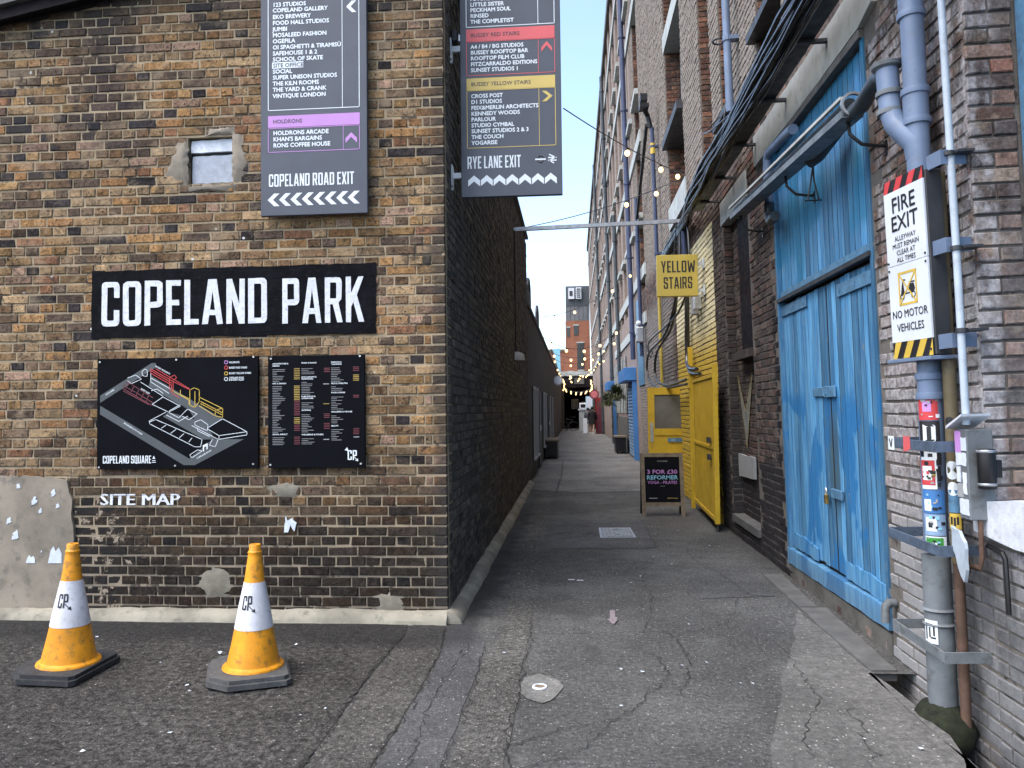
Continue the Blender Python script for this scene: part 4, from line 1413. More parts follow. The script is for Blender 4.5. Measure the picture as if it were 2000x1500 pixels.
# pale fascia band and shop shutters further along
mm = MB(); mm.box(-33.5, -19.4, -.05, -.004, 3.72, 4.0); WH.part('fascia', mm, M['lintel'], label='pale fascia band over the far shutters')
for y0, y1 in ((23.3, 26.2), (34.5, 37.6)):
    mm = MB(); mm.box(-y1, -y0, -.05, -.006, 0, 2.4)
    s_ = WH.part('shutter', mm, M['shutter'])
    mm = MB()
    for k in range(22): mm.box(-y1 + .12, -y0 - .12, -.085, -.0505, .06 + k * .105, .06 + k * .105 + .062)
    q = WH.part('slats', mm, M['shutter_pale'], s_); q['kind'] = 'stuff'
    mm = MB(); mm.box(-y1 - .1, -y0 + .1, -.36, -.004, 2.41, 2.80, .01); WH.part('shutter_box', mm, M['shutter'], s_)
    mm = MB(); mm.box(-y0 - .10, -y0 + .05, -.14, -.004, 0, 2.405); WH.part('guide_rail', mm, M['shutter'], s_)
mm = MB(); mm.box(-22.2, -20.6, -.03, -.004, 2.2, 4.6); WH.part('blue_boarding', mm, M['hinge'])
mm = MB(); mm.box(-34.3, -26.4, -.03, -.006, 0, 1.25); WH.part('dado', mm, M['plinth'])
for y0 in (27.2, 29.2, 31.2, 33.0):
    mm = MB(); mm.box(-y0 - 1.1, -y0, -.04, -.005, 1.4, 3.4)
    w_ = WH.part('window', mm, M['glass'])
    mm = MB()
    for q in (-y0 - 1.1, -y0 - .06): mm.box(q, q + .06, -.07, -.041, 1.4, 3.4)
    WH.part('frame', mm, M['lintel'], w_)
# paving slabs along the wall foot
for x0, x1, y0, y1 in ((1.71, 1.85, 6.13, 7.30), (1.70, 1.86, 4.68, 6.10)):
    mm = MB(); mm.prism(wobble([(x0, y0), (x1 - .01, y0), (x1 + .05, y1), (x0 + .005, y1)], .005, .12, pr), -.05, .014, 'z')
    single('paving_slab', mm, M['slab'], 'long grey slab at the foot of the blue doors, %s' % ('ending beside the gulley' if y0 < 5 else 'next to the black painted wall'), 'slab', at=(x0, y0, 0), group='slabs under the blue doors')
# ------------------------------------------------------------------ signs on the gable
FACE = 5.650
# painted name panel: paint lies on bricks and joints, following their relief
rows_z = sorted(set(round(c[1], 4) for c in cells if False)) if False else None
P0 = Thing('name_panel', 'black painted panel with large white COPELAND PARK lettering on the gable bricks', 'painted sign', FW, (-2.59, 5.65, 2.406))
row0 = -.20


def relief(mb_vf, y_face, y_joint, cells_, mat, name, parent_thing, label=None):
    """cut a flat print along the brick joints and let it sink into them"""
    vs, fs = mb_vf
    bm = bmesh.new()
    bv = [bm.verts.new((a, 0, b)) for a, b in vs]
    bm.verts.index_update()
    for f in fs:
        try: bm.faces.new([bv[i] for i in f])
        except ValueError: pass
    zs = [v[1] for v in vs]
    k0 = int((min(zs) - row0) / .075) - 1
    k1 = int((max(zs) - row0) / .075) + 1
    for k in range(k0, k1 + 1):
        for q in (-.0065, .0065):
            bmesh.ops.bisect_plane(bm, geom=bm.verts[:] + bm.edges[:] + bm.faces[:], dist=1e-6, plane_co=(0, 0, row0 + k * .075 + q), plane_no=(0, 0, 1))
    by_row = {}
    for c in cells_:
        by_row.setdefault(int((c[1] - row0) / .075), []).append(c)
    for k in range(k0, k1 + 1):
        for c in by_row.get(k, []):
            for e in (c[0] - c[2] / 2 - .003, c[0] + c[2] / 2 + .003):
                if not (min(v[0] for v in vs) - .01 < e < max(v[0] for v in vs) + .01): continue
                fl = [f for f in bm.faces if abs(f.calc_center_median().z - (row0 + (k + .5) * .075)) < .034]
                if not fl: continue
                ge = list({e_ for f in fl for e_ in f.edges}); gv = list({v_ for f in fl for v_ in f.verts})
                bmesh.ops.bisect_plane(bm, geom=gv + ge + fl, dist=1e-6, plane_co=(e, 0, 0), plane_no=(1, 0, 0))
    jr = random.Random(4)
    for v in bm.verts:
        x, z = v.co.x, v.co.z
        k = (z - row0) / .075
        fr = (k - math.floor(k)) * .075
        joint = min(fr, .075 - fr) < .0030
        inb = False
        for c in by_row.get(int(math.floor(k)), []):
            if abs(x - c[0]) <= c[2] / 2 + .0034: inb = True; break
        edge = min(fr, .075 - fr) < .0072 or not inb
        v.co.y = (y_joint if (joint or edge) and not (inb and not edge) else y_face) + jr.uniform(-.0006, .0006)
    me = bpy.data.meshes.new(name)
    bm.to_mesh(me); bm.free()
    me.materials.append(mat)
    me.transform(Matrix.Translation(-parent_thing.at))
    o = bpy.data.objects.new(name, me)
    link(o, parent_thing.o)
    tag(o, label)
    return o


pm = wobble([(MURAL[0], 2.145), (MURAL[1], 2.140), (MURAL[1] + .002, 2.675), (MURAL[0] + .002, 2.668)], .004, .06, pr)
tri = tessellate_polygon([[Vector((a, b, 0)) for a, b in pm]])
relief((pm, [tuple(t) for t in tri]), 5.6495, 5.6535, cells, M['mural_black'], 'painted_ground', P0)
vs1, fs1 = cond2d('COPELAND', .345, 1.318, gap=.085)
vs2, fs2 = cond2d('PARK', .345, .632, gap=.085)
jr_ = random.Random(8)
J = lambda: jr_.uniform(-.0022, .0022)
relief(([(a - 3.630 + J(), b + 2.236 + J()) for a, b in vs1], fs1), 5.6468, 5.6505, cells, M['mural_white'], 'lettering', P0)
relief(([(a - 2.192 + J(), b + 2.229 + J()) for a, b in vs2], fs2), 5.6468, 5.6505, cells, M['mural_white'], 'lettering', P0)
# stencilled words
vs, fs = text2d('SITE MAP', .088 / .72, 0.0)
w_ = max(v[0] for v in vs)
vs, fs = [(a + ox, b) for ox in (-.0035, 0, .0035) for a, b in vs], [tuple(i + k * len(vs) for i in f) for k in range(3) for f in fs]
mbx = [(a * .635 / w_ - 3.632, b + .862) for a, b in vs]
S0 = Thing('stencilled_words', 'white stencilled words SITE MAP painted on the bricks under the map board', 'painted sign', FW, (-3.31, 5.65, .9))
relief((mbx, fs), 5.6475, 5.6505, cells, M['stencil'], 'lettering', S0)

# map board
BD = Thing('map_board', 'wide black board with a line drawn site map in white, red and yellow', 'notice board', FW, (-3.006, 5.645, 1.137))
BX0, BZ0, BW, BH = -3.640, 1.137, 1.272, .845
m = MB(); m.box(BX0, BX0 + BW, 5.618, 5.646, BZ0, BZ0 + BH, .002); BD.part('panel', m, M['board_black'])
YB = 5.6165
bx = lambda u: BX0 + (u - 60) / 1110 * BW        # board layout units
bz = lambda v: BZ0 + BH - (v - 75) / 765 * BH
Q = lambda pts: [(bx(a), bz(b)) for a, b in pts]
m = MB()
m.sheet(Q([(82, 330), (440, 110), (470, 110), (470, 140), (82, 380)]), YB)
m.sheet(Q([(82, 400), (700, 770), (860, 640), (1075, 640), (740, 815), (665, 815), (82, 460)]), YB)
m.sheet(Q([(440, 200), (930, 500), (830, 560), (880, 640), (800, 640), (520, 480), (560, 450), (740, 500), (700, 440), (420, 270)]), YB - .0003)
BD.part('road_print', m, M['print_grey'])
def lines(mat, segs, w=.004):
    mm = MB()
    for s_ in segs:
        mm.stroke(Q(s_), w, YB - .0008)
    BD.part('map_lines', mm, mat)
W_ = [[(435, 180), (435, 240), (560, 320)], [(440, 215), (570, 290)], [(445, 395), (520, 345), (640, 410), (560, 450), (445, 395)], [(365, 240), (520, 340)], [(440, 300), (480, 290), (520, 320)],
      [(540, 450), (425, 510), (430, 530), (720, 680), (740, 690), (780, 690), (790, 640), (470, 500), (430, 515)], [(510, 560), (540, 540)], [(575, 595), (610, 570)], [(635, 625), (665, 600)], [(700, 655), (720, 630)],
      [(565, 440), (640, 400), (690, 430), (630, 490), (565, 455), (565, 440)], [(640, 400), (690, 430), (755, 465), (700, 505), (655, 480)], [(545, 470), (630, 515), (690, 480)],
      [(830, 560), (930, 500), (1095, 590), (905, 615), (830, 570)], [(905, 615), (905, 640), (1095, 612), (1095, 590)], [(740, 520), (780, 505), (830, 540), (825, 580), (780, 560), (740, 540), (740, 520)],
      [(720, 545), (870, 625), (900, 640), (880, 690), (840, 680), (860, 640)], [(760, 560), (760, 580), (840, 620)], [(705, 745), (760, 710), (790, 720), (720, 765), (705, 745)],
      [(275, 210), (330, 190), (370, 220), (300, 250), (275, 230)], [(395, 150), (410, 160), (410, 200), (390, 200), (375, 190), (375, 165), (395, 150)]]
lines(M['print_white'], W_)
Rd = [[(435, 150), (590, 240), (710, 300)], [(435, 150), (435, 180), (580, 265), (580, 320), (630, 350)], [(565, 210), (600, 195), (615, 215), (590, 230), (590, 310), (565, 300), (565, 210)], [(440, 165), (580, 250)], [(470, 150), (700, 290)]]
lines(M['hazard_red'], Rd, .005)
Yl = [[(580, 300), (700, 370), (700, 400)], [(705, 300), (735, 285), (770, 300), (770, 380), (740, 420), (705, 405), (705, 300)], [(740, 310), (740, 410)], [(770, 350), (930, 430), (930, 490), (880, 480), (770, 410)], [(640, 300), (640, 330), (700, 360)], [(930, 460), (780, 380)], [(930, 475), (780, 395)], [(880, 480), (880, 440), (920, 430)]]
lines(M['hazard_yellow'], Yl, .005)
Mg = [[(245, 265), (330, 310), (450, 385)], [(245, 265), (275, 235), (300, 255), (450, 350)], [(245, 285), (440, 400)], [(245, 300), (420, 395)], [(285, 250), (260, 280)], [(320, 265), (300, 305)], [(355, 290), (335, 330)], [(390, 312), (370, 352)], [(420, 330), (405, 372)]]
lines(M['print_maroon'], Mg, .006)
m = MB()
for k, (v_, mt) in enumerate(((113, 'print_pink'), (150, 'hazard_red'), (190, 'hazard_yellow'), (228, 'print_white'))):
    q = MB(); q.stroke([(bx(943), bz(v_ + 10)), (bx(963), bz(v_ + 10)), (bx(963), bz(v_ - 10)), (bx(943), bz(v_ - 10))], .005, YB - .0006, closed=True)
    BD.part('key_square', q, M[mt])
for s_, v_, w_ in (('HOLDRONS', 120, .080), ('BUSSEY RED STAIRS', 157, .140), ('BUSSEY YELLOW STAIRS', 195, .170), ('COPELAND ROAD', 226, .115), ('& BUSSEY ALLEY', 240, .118)):
    put_text(m, s_, bx(973), bz(v_), .014, YB - .0006, .02, width=w_)
for s_, u_, v_, rt, w_ in (('RYE LANE', 125, 330, .55, .075), ('BOURNEMOUTH ROAD', 248, 525, -.55, .17), ('COPELAND ROAD', 755, 775, .5, .13), ('BUSSEY BUILDING', 465, 135, -.5, .13), ('BUSSEY ALLEY', 365, 290, -.52, .08)):
    put_text(m, s_, bx(u_), bz(v_), .012, YB - .0012, .02, width=w_, rot=rt)
put_cond(m, 'COPELAND SQUARE', bx(104), bz(800), .058, .385, YB - .0006)
m.sheet(Q([(448, 770), (468, 770), (458, 748)]), YB - .0006); m.stroke(Q([(448, 782), (468, 782)]), .005, YB - .0006); m.stroke(Q([(448, 794), (470, 794)]), .005, YB - .0006)
m.sheet(Q([(795, 720), (795, 680), (828, 665), (828, 705), (820, 710), (820, 685), (803, 693), (803, 723)]), YB - .0010)
BD.part('lettering', m, M['print_white'])
m = MB()
for u_, v_ in ((80, 97), (612, 90), (1140, 80), (78, 826), (606, 818), (1138, 810)):
    q = MB(); q.disc((bx(u_), bz(v_)), .0075, YB - .005, YB + .001, 10); BD.part('screw', q, M['screw'])

# directory board
DD = Thing('directory_board', 'smaller black board listing occupants in tiny print beside the map board', 'notice board', FW, (-1.925, 5.645, 1.138))
DX0, DZ0, DW, DH = -2.292, 1.138, .742, .842
m = MB(); m.box(DX0, DX0 + DW, 5.620, 5.646, DZ0, DZ0 + DH, .002); DD.part('panel', m, M['board_black'])
YD = 5.6185
dx = lambda u: DX0 + (u - 1238) / 668 * DW
dz = lambda v: DZ0 + DH - (v - 60) / 775 * DH
m = MB(); hd = MB()
tiny = random.Random(2)
for x0, heads in ((1270, ((118, 'ARCHITECTURE &'), (133, 'DESIGN'), (255, 'ART & DESIGN'), (607, 'SOCIAL IMPACT'))), (1472, ((115, 'MUSIC & RADIO'), (213, 'PHOTOGRAPHY &'), (226, 'FILMMAKING'), (347, 'PUBLISHING &'), (360, 'LITERATURE'), (442, 'SHOPPING'), (610, 'WELLBEING & FITNESS'))), (1677, ((113, 'FASHION &'), (127, 'TAILORING'), (260, 'FILM & THEATRE'), (323, 'FOOD & DRINK'), (455, 'GALLERIES & VENUES'), (552, 'BEAUTY')))):
    hv = [h_[0] for h_ in heads]
    for v_, s_ in heads: put_text(hd, s_, dx(x0), dz(v_), .0098, YD - .0006, .03, width=.0088 * len(s_))
    v_ = hv[0] + 36
    while v_ < (680 if x0 < 1600 else 655):
        if all(abs(v_ - h_) > 16 for h_ in hv):
            m.box(dx(x0), dx(x0) + tiny.uniform(.03, .10), YD - .0006, YD + .001, dz(v_) - .0014, dz(v_) + .0014)
        v_ += 11.8
DD.part('list_print', m, M['print_mid'])
# CP monogram with its two arrows
put_cond(hd, 'CP', dx(1788), dz(782), .072, .070, YD - .0006)
hd.sheet([(dx(1768), dz(715)), (dx(1785), dz(695)), (dx(1793), dz(712)), (dx(1788), dz(720))], YD - .0009)
hd.stroke([(dx(1825), dz(752)), (dx(1850), dz(780))], .005, YD - .0009); hd.sheet([(dx(1860), dz(792)), (dx(1840), dz(785)), (dx(1858), dz(772))], YD - .0009)
DD.part('lettering', hd, M['print_white'])
for u0, v0, v1, mt in ((1420, 150, 228, 'print_gold'), (1420, 270, 365, 'print_gold'), (1420, 375, 480, 'print_maroon'), (1420, 490, 530, 'print_gold'), (1420, 540, 580, 'print_maroon'), (1420, 622, 678, 'print_maroon'), (1628, 150, 185, 'print_maroon'), (1622, 258, 262, 'print_mid'), (1622, 395, 399, 'print_gold'), (1626, 465, 500, 'print_maroon'), (1626, 530, 570, 'print_maroon'), (1622, 640, 644, 'print_mid'), (1828, 145, 170, 'print_maroon'), (1828, 200, 236, 'print_gold'), (1828, 340, 360, 'print_maroon'), (1828, 568, 612, 'print_maroon'), (1828, 625, 632, 'print_mid')):
    q = MB()
    v_ = v0
    while v_ <= v1:
        q.box(dx(u0), dx(u0 + 40), YD - .0006, YD + .001, dz(v_) - .0028, dz(v_) + .0028); v_ += 11.8
    DD.part('unit_print', q, M[mt])
for u_, v_ in ((1260, 78), (1876, 70), (1256, 812), (1878, 808)):
    q = MB(); q.disc((dx(u_), dz(v_)), .0075, YD - .005, YD + .001, 10); DD.part('screw', q, M['screw'])


# ------------------------------------------------------------------ tall direction signs
def frame_lines(mb, x0, x1, z0, z1, xd, y, w=.006, top=True):
    mb.stroke([(x0, z1), (x0, z0), (x1, z0), (x1, z1)], w, y)
    if top: mb.stroke([(x0, z1), (x1, z1)], w, y)
    mb.stroke([(xd, z0), (xd, z1)], w * .8, y - .0001)


SG = Thing('direction_sign', 'tall slate grey sign fixed flat to the gable, pointing left to COPELAND ROAD EXIT', 'direction sign', FW, (-1.914, 5.64, 3.035))
m = MB(); m.box(-2.328, -1.508, 5.575, 5.615, 3.035, 5.6, .003); SG.part('panel', m, M['slate'])
m = MB(); m.box(-2.26, -1.58, 5.6151, 5.647, 3.2, 3.26); m.box(-2.26, -1.58, 5.6151, 5.647, 4.4, 4.46); SG.part('rail', m, M['dark_metal'])
ys = 5.5735
m = MB(); lt = [('123 STUDIOS', 4.651), ('COPELAND GALLERY', 4.607), ('EKO BREWERY', 4.557), ('FOOD HALL STUDIOS', 4.510), ('JUMBI', 4.462), ('MOSALEED FASHION', 4.416), ('OGEFILA', 4.369), ('OI SPAGHETTI & TIRAMISÙ', 4.322), ('SAFEHOUSE 1 & 2', 4.275), ('SCHOOL OF SKATE', 4.229), ('SOCIAL', 4.136), ('SUPER UNISON STUDIOS', 4.090), ('THE KILN ROOMS', 4.043), ('THE YARD & CRANK', 3.996), ('VINTIQUE LONDON', 3.948)]
for s_, z in lt + [('SECOND YARD', 4.698)] * 0: put_text(m, s_, -2.233, z - .016, .032, ys, .035)
frame_lines(m, -2.268, -1.566, 3.838, 5.5, -1.695, ys - .0002, top=False)
put_chevron(m, -1.624, 4.606, .078, .090, .034, ys, 'left')
for s_, z in (('HOLDRONS ARCADE', 3.664), ("KHAN'S BARGAINS", 3.617), ('RONS COFFEE HOUSE', 3.570)): put_text(m, s_, -2.230, z - .016, .032, ys, .035)
put_cond(m, 'COPELAND ROAD EXIT', -2.264, 3.255, .095, .655, ys)
for k in range(8): put_chevron(m, -2.228 + k * .0880, 3.155, .092, .096, .042, ys, 'left')
m.box(-2.238, -1.995, ys, 5.5745, 4.158, 4.206)
SG.part('lettering', m, M['print_white'])
m = MB(); put_text(m, 'SITE OFFICE', -2.231, 4.166, .032, ys - .001, .018); SG.part('dark_lettering', m, M['slate'])
m = MB(); m.box(-2.270, -1.563, ys, 5.5745, 3.706, 3.795); frame_lines(m, -2.268, -1.566, 3.518, 3.70, -1.690, ys - .0002, .005)
put_chevron(m, -1.629, 3.607, .088, .080, .036, ys, 'up'); SG.part('pink_print', m, M['print_pink'])
m = MB(); put_text(m, 'HOLDRONS', -2.232, 3.737, .030, ys - .001, .012); SG.part('dark_lettering', m, M['print_dark'])

RS = Thing('direction_sign', 'tall slate grey sign projecting over the alley mouth, arrows up to RYE LANE EXIT', 'direction sign', FW, (-.46, 6.02, 3.245))
m = MB(); m.box(-.862, -.060, 6.0, 6.045, 3.245, 5.8, .003); RS.part('panel', m, M['slate'])
yr = 5.9985
m = MB()
for s_, z in (('FUTURE STRATEGY', 4.846), ('LITTLE SISTER', 4.799), ('PECKHAM SOUL', 4.754), ('RINSED', 4.707), ('THE COMPLETIST', 4.660), ('A4 / B4 / BG STUDIOS', 4.456), ('BUSSEY ROOFTOP BAR', 4.409), ('ROOFTOP FILM CLUB', 4.362), ('FITZCARRALDO EDITIONS', 4.315), ('SUNSET STUDIOS 1', 4.267), ('CROSS POST', 4.057), ('D1 STUDIOS', 4.010), ('FEIX&MERLIN ARCHITECTS', 3.962), ('KENNEDY WOODS', 3.915), ('PARLOUR', 3.868), ('STUDIO CYMBAL', 3.821), ('SUNSET STUDIOS 2 & 3', 3.774), ('THE COUCH', 3.727), ('YOGARISE', 3.680)):
    put_text(m, s_, -.777, z - .016, .032, yr, .035)
frame_lines(m, -.810, -.107, 4.616, 5.7, -.236, yr - .0002, top=False)
put_cond(m, 'RYE LANE EXIT', -.811, 3.472, .098, .425, yr)
# ring with a bar, and a two-way rail arrow
for a in range(20):
    t0, t1 = a * math.pi / 10, (a + 1) * math.pi / 10
    m.stroke([(-.230 + .026 * math.cos(t0), 3.528 + .026 * math.sin(t0)), (-.230 + .026 * math.cos(t1), 3.528 + .026 * math.sin(t1))], .011, yr)
m.box(-.272, -.188, yr - .0004, yr + .0008, 3.522, 3.534)
m.box(-.170, -.102, yr - .0002, yr + .0008, 3.534, 3.544); m.box(-.170, -.102, yr - .0002, yr + .0008, 3.512, 3.522)
m.stroke([(-.158, 3.563), (-.114, 3.540), (-.158, 3.516), (-.128, 3.496)], .010, yr - .0006)
for k in range(7): put_chevron(m, -.760 + k * .1015, 3.374, .094, .088, .048, yr, 'up')
RS.part('lettering', m, M['print_white'])
for mt, z0, z1, zb, txt, sx_, dirn, zc in (('print_red', 4.500, 4.598, 4.223, 'BUSSEY RED STAIRS', .388, 'up', 4.432), ('print_yellow', 4.104, 4.200, 3.638, 'BUSSEY YELLOW STAIRS', .472, 'right', 4.032)):
    m = MB(); m.box(-.812, -.106, yr, yr + .001, z0, z1); frame_lines(m, -.810, -.107, zb, z0 - .004, -.236, yr - .0002, .005)
    put_chevron(m, -.170, zc, .085, .085, .034, yr, dirn); RS.part('coloured_print', m, M[mt])
    m = MB(); put_text(m, txt, -.776, (z0 + z1) / 2 - .015, .031, yr - .001, .012, width=sx_); RS.part('dark_lettering', m, M['print_dark'])
for z in (4.452, 3.425):
    m = MB(); m.box(-.942, -.930, 5.985, 6.065, z - .085, z + .085, .002); m.box(-.930, -.8625, 6.008, 6.038, z - .022, z + .022)
    m.disc((-.936, z - .11), .012, 5.99, 6.01, 8)
    RS.part('bracket', m, M['bracket_white'])
FL_ = Thing('floodlight', 'small black floodlight clamped above the upper sign bracket', 'floodlight', FW, (-.90, 6.03, 4.53))
m = MB(); m.box(-.935, -.875, 5.985, 6.075, 4.50, 4.60, .012); FL_.part('lamp_body', m, M['black_metal'])
m = MB(); m.box(-.874, -.862, 6.0, 6.06, 4.51, 4.56); FL_.part('lens', m, M['steel'])

# ------------------------------------------------------------------ traffic cones
def cone_prof(z):
    t = [(.035, .168), (.055, .166), (.075, .152), (.12, .142), (.20, .125), (.28, .110), (.40, .089), (.555, .058), (.70, .040), (.735, .036)]
    for (a, ra), (b_, rb) in zip(t, t[1:]):
        if a <= z <= b_: return ra + (rb - ra) * (z - a) / (b_ - a)
    return t[-1][1]


def make_cone(at, yaw, plate_pts, rubber, label, logo_ang, lean):
    t = Thing('traffic_cone', label, 'traffic cone', FW, (0, 0, 0), 'traffic cones in front of the gable wall')
    m = MB()
    r2 = [(a * .93, b_ * .93) for a, b_ in plate_pts]
    m.prism(plate_pts, .012, .040, 'z'); m.prism(r2, .0405, .062, 'z'); m.prism([(a * .9, b_ * .9) for a, b_ in plate_pts], .005, .0115, 'z')
    t.part('base_plate', m, rubber)
    pts = [(.172, .056), (.176, .064), (.172, .074), (.156, .080)] + [(cone_prof(z), z) for z in np.linspace(.085, .70, 24)] + [(.038, .715), (.0405, .722), (.0405, .728), (.036, .733), (.033, .738), (.034, .765), (.030, .771), (.012, .771), (.010, .75)]
    m = MB(); m.lathe(pts, 36)
    b_ = t.part('cone_body', m, M['cone_orange'], smooth=True)
    m = MB(); m.lathe([(cone_prof(z) + .0022, z) for z in np.linspace(.290, .555, 14)], 36, cap=False)
    t.part('sleeve', m, M['cone_white'], smooth=True)
    # CP monogram wrapped on the sleeve
    vs, fs = cond2d('CP', .080, .062)
    n0 = len(vs)
    extra = MB(); extra.stroke([(.046, .022), (.072, -.004)], .0045, 0); extra.sheet([(.082, -.014), (.060, -.006), (.076, .010)], 0)
    vs = vs + [(v[0], v[2]) for v in extra.v]; fs = fs + [tuple(n0 + i for i in f) for f in extra.f]
    bm = bmesh.new(); bv = [bm.verts.new((a, 0, c)) for a, c in vs]
    for f in fs:
        try: bm.faces.new([bv[i] for i in f])
        except ValueError: pass
    for k in range(1, 14):
        bmesh.ops.bisect_plane(bm, geom=bm.verts[:] + bm.edges[:] + bm.faces[:], dist=1e-6, plane_co=(k * .006, 0, 0), plane_no=(1, 0, 0))
    for v in bm.verts:
        z = .405 + v.co.z
        r_ = cone_prof(z) + .0040
        a = logo_ang + (v.co.x - .036) / .088
        v.co = Vector((r_ * math.cos(a), r_ * math.sin(a), z))
    me = bpy.data.meshes.new('monogram'); bm.to_mesh(me); bm.free(); me.materials.append(M['ink'])
    o = bpy.data.objects.new('monogram', me); link(o, t.o)
    t.o.location = at
    t.o.rotation_euler = (lean[0], lean[1], yaw)
    return t


plate = [(-.255, -.14), (-.14, -.262), (.175, -.262), (.20, -.235), (.20, .20), (.13, .27), (-.19, .27), (-.255, .20)]
make_cone((-3.055, 4.455, .006), 0, plate, M['rubber_black'], 'orange and white traffic cone on a black base, in front of the grey render patch', -R(83), (0, R(1.6)))
make_cone((-1.900, 4.435, .006), R(24), plate, M['rubber'], 'orange and white traffic cone on a dusty grey base, nearer the alley mouth', -R(92) - R(24), (0, R(.8)))

# ------------------------------------------------------------------ drain pipes by the blue doors (wall frame)
M['strap'] = simple('old_blue_strap', (.10, .14, .20), .6, .2, var=.3, scale=14, dirt=(.06, .05, .045), dirt_amt=.7)
DP = Thing('drain_pipe', 'fat blue grey drain pipe with trap branch running down the warehouse wall', 'drain pipe', FR, (-4.06, -.1, 0))
PX, PY = -4.045, -.115
m = MB(); m.tube([(PX, PY, 1.62), (PX + .01, PY, 4.7)], .056, 18); DP.part('pipe', m, M['pipe_blue'], smooth=True)
for za, zb in ((1.60, 1.70), (2.60, 2.72), (3.005, 3.16), (3.56, 3.70)):
    m = MB()
    m.lathe([(.050, za - .018), (.068, za - .016), (.070, za), (.068, za + .016), (.0612, za + .018), (.0605, (za + zb) / 2), (.0612, zb - .018), (.068, zb - .016), (.070, zb), (.068, zb + .016), (.050, zb + .018)], 18, (PX + .002, PY, 0), cap=False)
    DP.part('collar', m, M['pipe_blue'], smooth=True)
m = MB()
m.tube([(-4.16, -.20, 3.33), (-4.15, -.20, 3.20), (-4.14, -.20, 3.10), (-4.12, -.19, 3.03), (-4.08, -.16, 2.96), (PX, PY - .01, 2.90), (PX, PY, 2.82)], [.056, .056, .055, .056, .058, .060, .058], 16)
br_ = DP.part('branch', m, M['pipe_blue'], smooth=True)
m = MB()
for z in (3.10, 3.20): m.lathe([(.05, -.014), (.066, -.012), (.067, .0), (.066, .012), (.05, .014)], 16, (-4.148, -.20, z), cap=False)
m.lathe([(.05, -.02), (.075, 0), (.078, .02), (.06, .03), (.02, .028)], 16, (-4.165, -.20, 3.345)); DP.part('branch_collar', m, M['pipe_low'], br_, smooth=True)
m = MB(); m.tube([(-4.17, -.20, 3.31), (-4.26, -.20, 3.34), (-4.38, -.195, 3.33), (-4.55, -.19, 3.30), (-4.75, -.19, 3.315)], .047, 14)
DP.part('waste_elbow', m, M['pipe_dark'], smooth=True)
m = MB(); m.tube([(PX, PY, 1.62), (PX - .01, PY - .005, .83)], .058, 18); DP.part('stickered_pipe', m, M['pipe_blue'], smooth=True)
m = MB()
m.tube([(PX - .01, PY - .01, .80), (PX - .005, PY - .012, .10), (PX + .0, PY - .01, -.05)], [.066, .068, .064], 18)
for z in (.46, .53): m.lathe([(.06, -.014), (.077, 0), (.06, .014)], 18, (PX - .006, PY - .012, z), cap=False)
DP.part('lower_pipe', m, M['pipe_low'], smooth=True, label='dirty grey foot of the drain pipe')
for z, w in ((1.355, .30), (.86, .36), (.36, .36)):
    m = MB(); m.box(PX - w, PX + .22, PY - .098, PY - .090, z - .026, z + .026, .002)
    m.box(PX + .22, PX + .228, PY - .098, -.001, z - .026, z + .026); m.box(PX - w - .008, PX - w, PY - .098, -.001, z - .026, z + .026)
    DP.part('strap', m, M['strap'] if z > .5 else M['pipe_low'])
# brown pipe
BP = Thing('brown_pipe', 'thin brown pipe behind the stickered drain pipe', 'pipe', FR, (-3.93, -.07, 0))
m = MB(); m.tube([(-3.935, -.075, -.05), (-3.93, -.075, .78)], .024, 12); BP.part('rusty_foot', m, M['rust_pipe'], smooth=True)
m = MB(); m.tube([(-3.93, -.075, .781), (-3.925, -.075, 2.0), (-3.92, -.08, 2.7)], .030, 12); BP.part('pipe', m, M['pipe_brown'], smooth=True)
# pale conduit
CD = Thing('conduit', 'thin pale grey conduit running up beside the fire exit sign', 'conduit', FR, (-3.75, -.05, 1.45))
m = MB(); m.tube([(-3.735, -.10, 1.46), (-3.74, -.10, 2.2), (-3.82, -.07, 3.3), (-3.86, -.06, 4.7)], .017, 12); CD.part('tube', m, M['conduit'], smooth=True)
for z, x in ((2.29, -3.745), (1.9, -3.737), (2.75, -3.775)):
    m = MB(); m.lathe([(.018, -.012), (.026, -.010), (.026, .010), (.018, .012)], 12, (x, -.097, z), cap=False); m.box(x - .03, x + .05, -.075, 0, z - .006, z + .006); CD.part('clip', m, M['dark_metal'])
# stickers wrapped on the pipes
def pipe_patch(c, r, a0, a1, z0, z1, mb=None, n=8):
    mb = mb or MB()
    vs, fs = [], []
    for i in range(n + 1):
        a = a0 + (a1 - a0) * i / n
        vs += [(c[0] + r * math.cos(a), c[1] + r * math.sin(a), z0), (c[0] + r * math.cos(a), c[1] + r * math.sin(a), z1)]
    for i in range(n): fs.append((2 * i, 2 * i + 2, 2 * i + 3, 2 * i + 1))
    return mb.add(vs, fs)


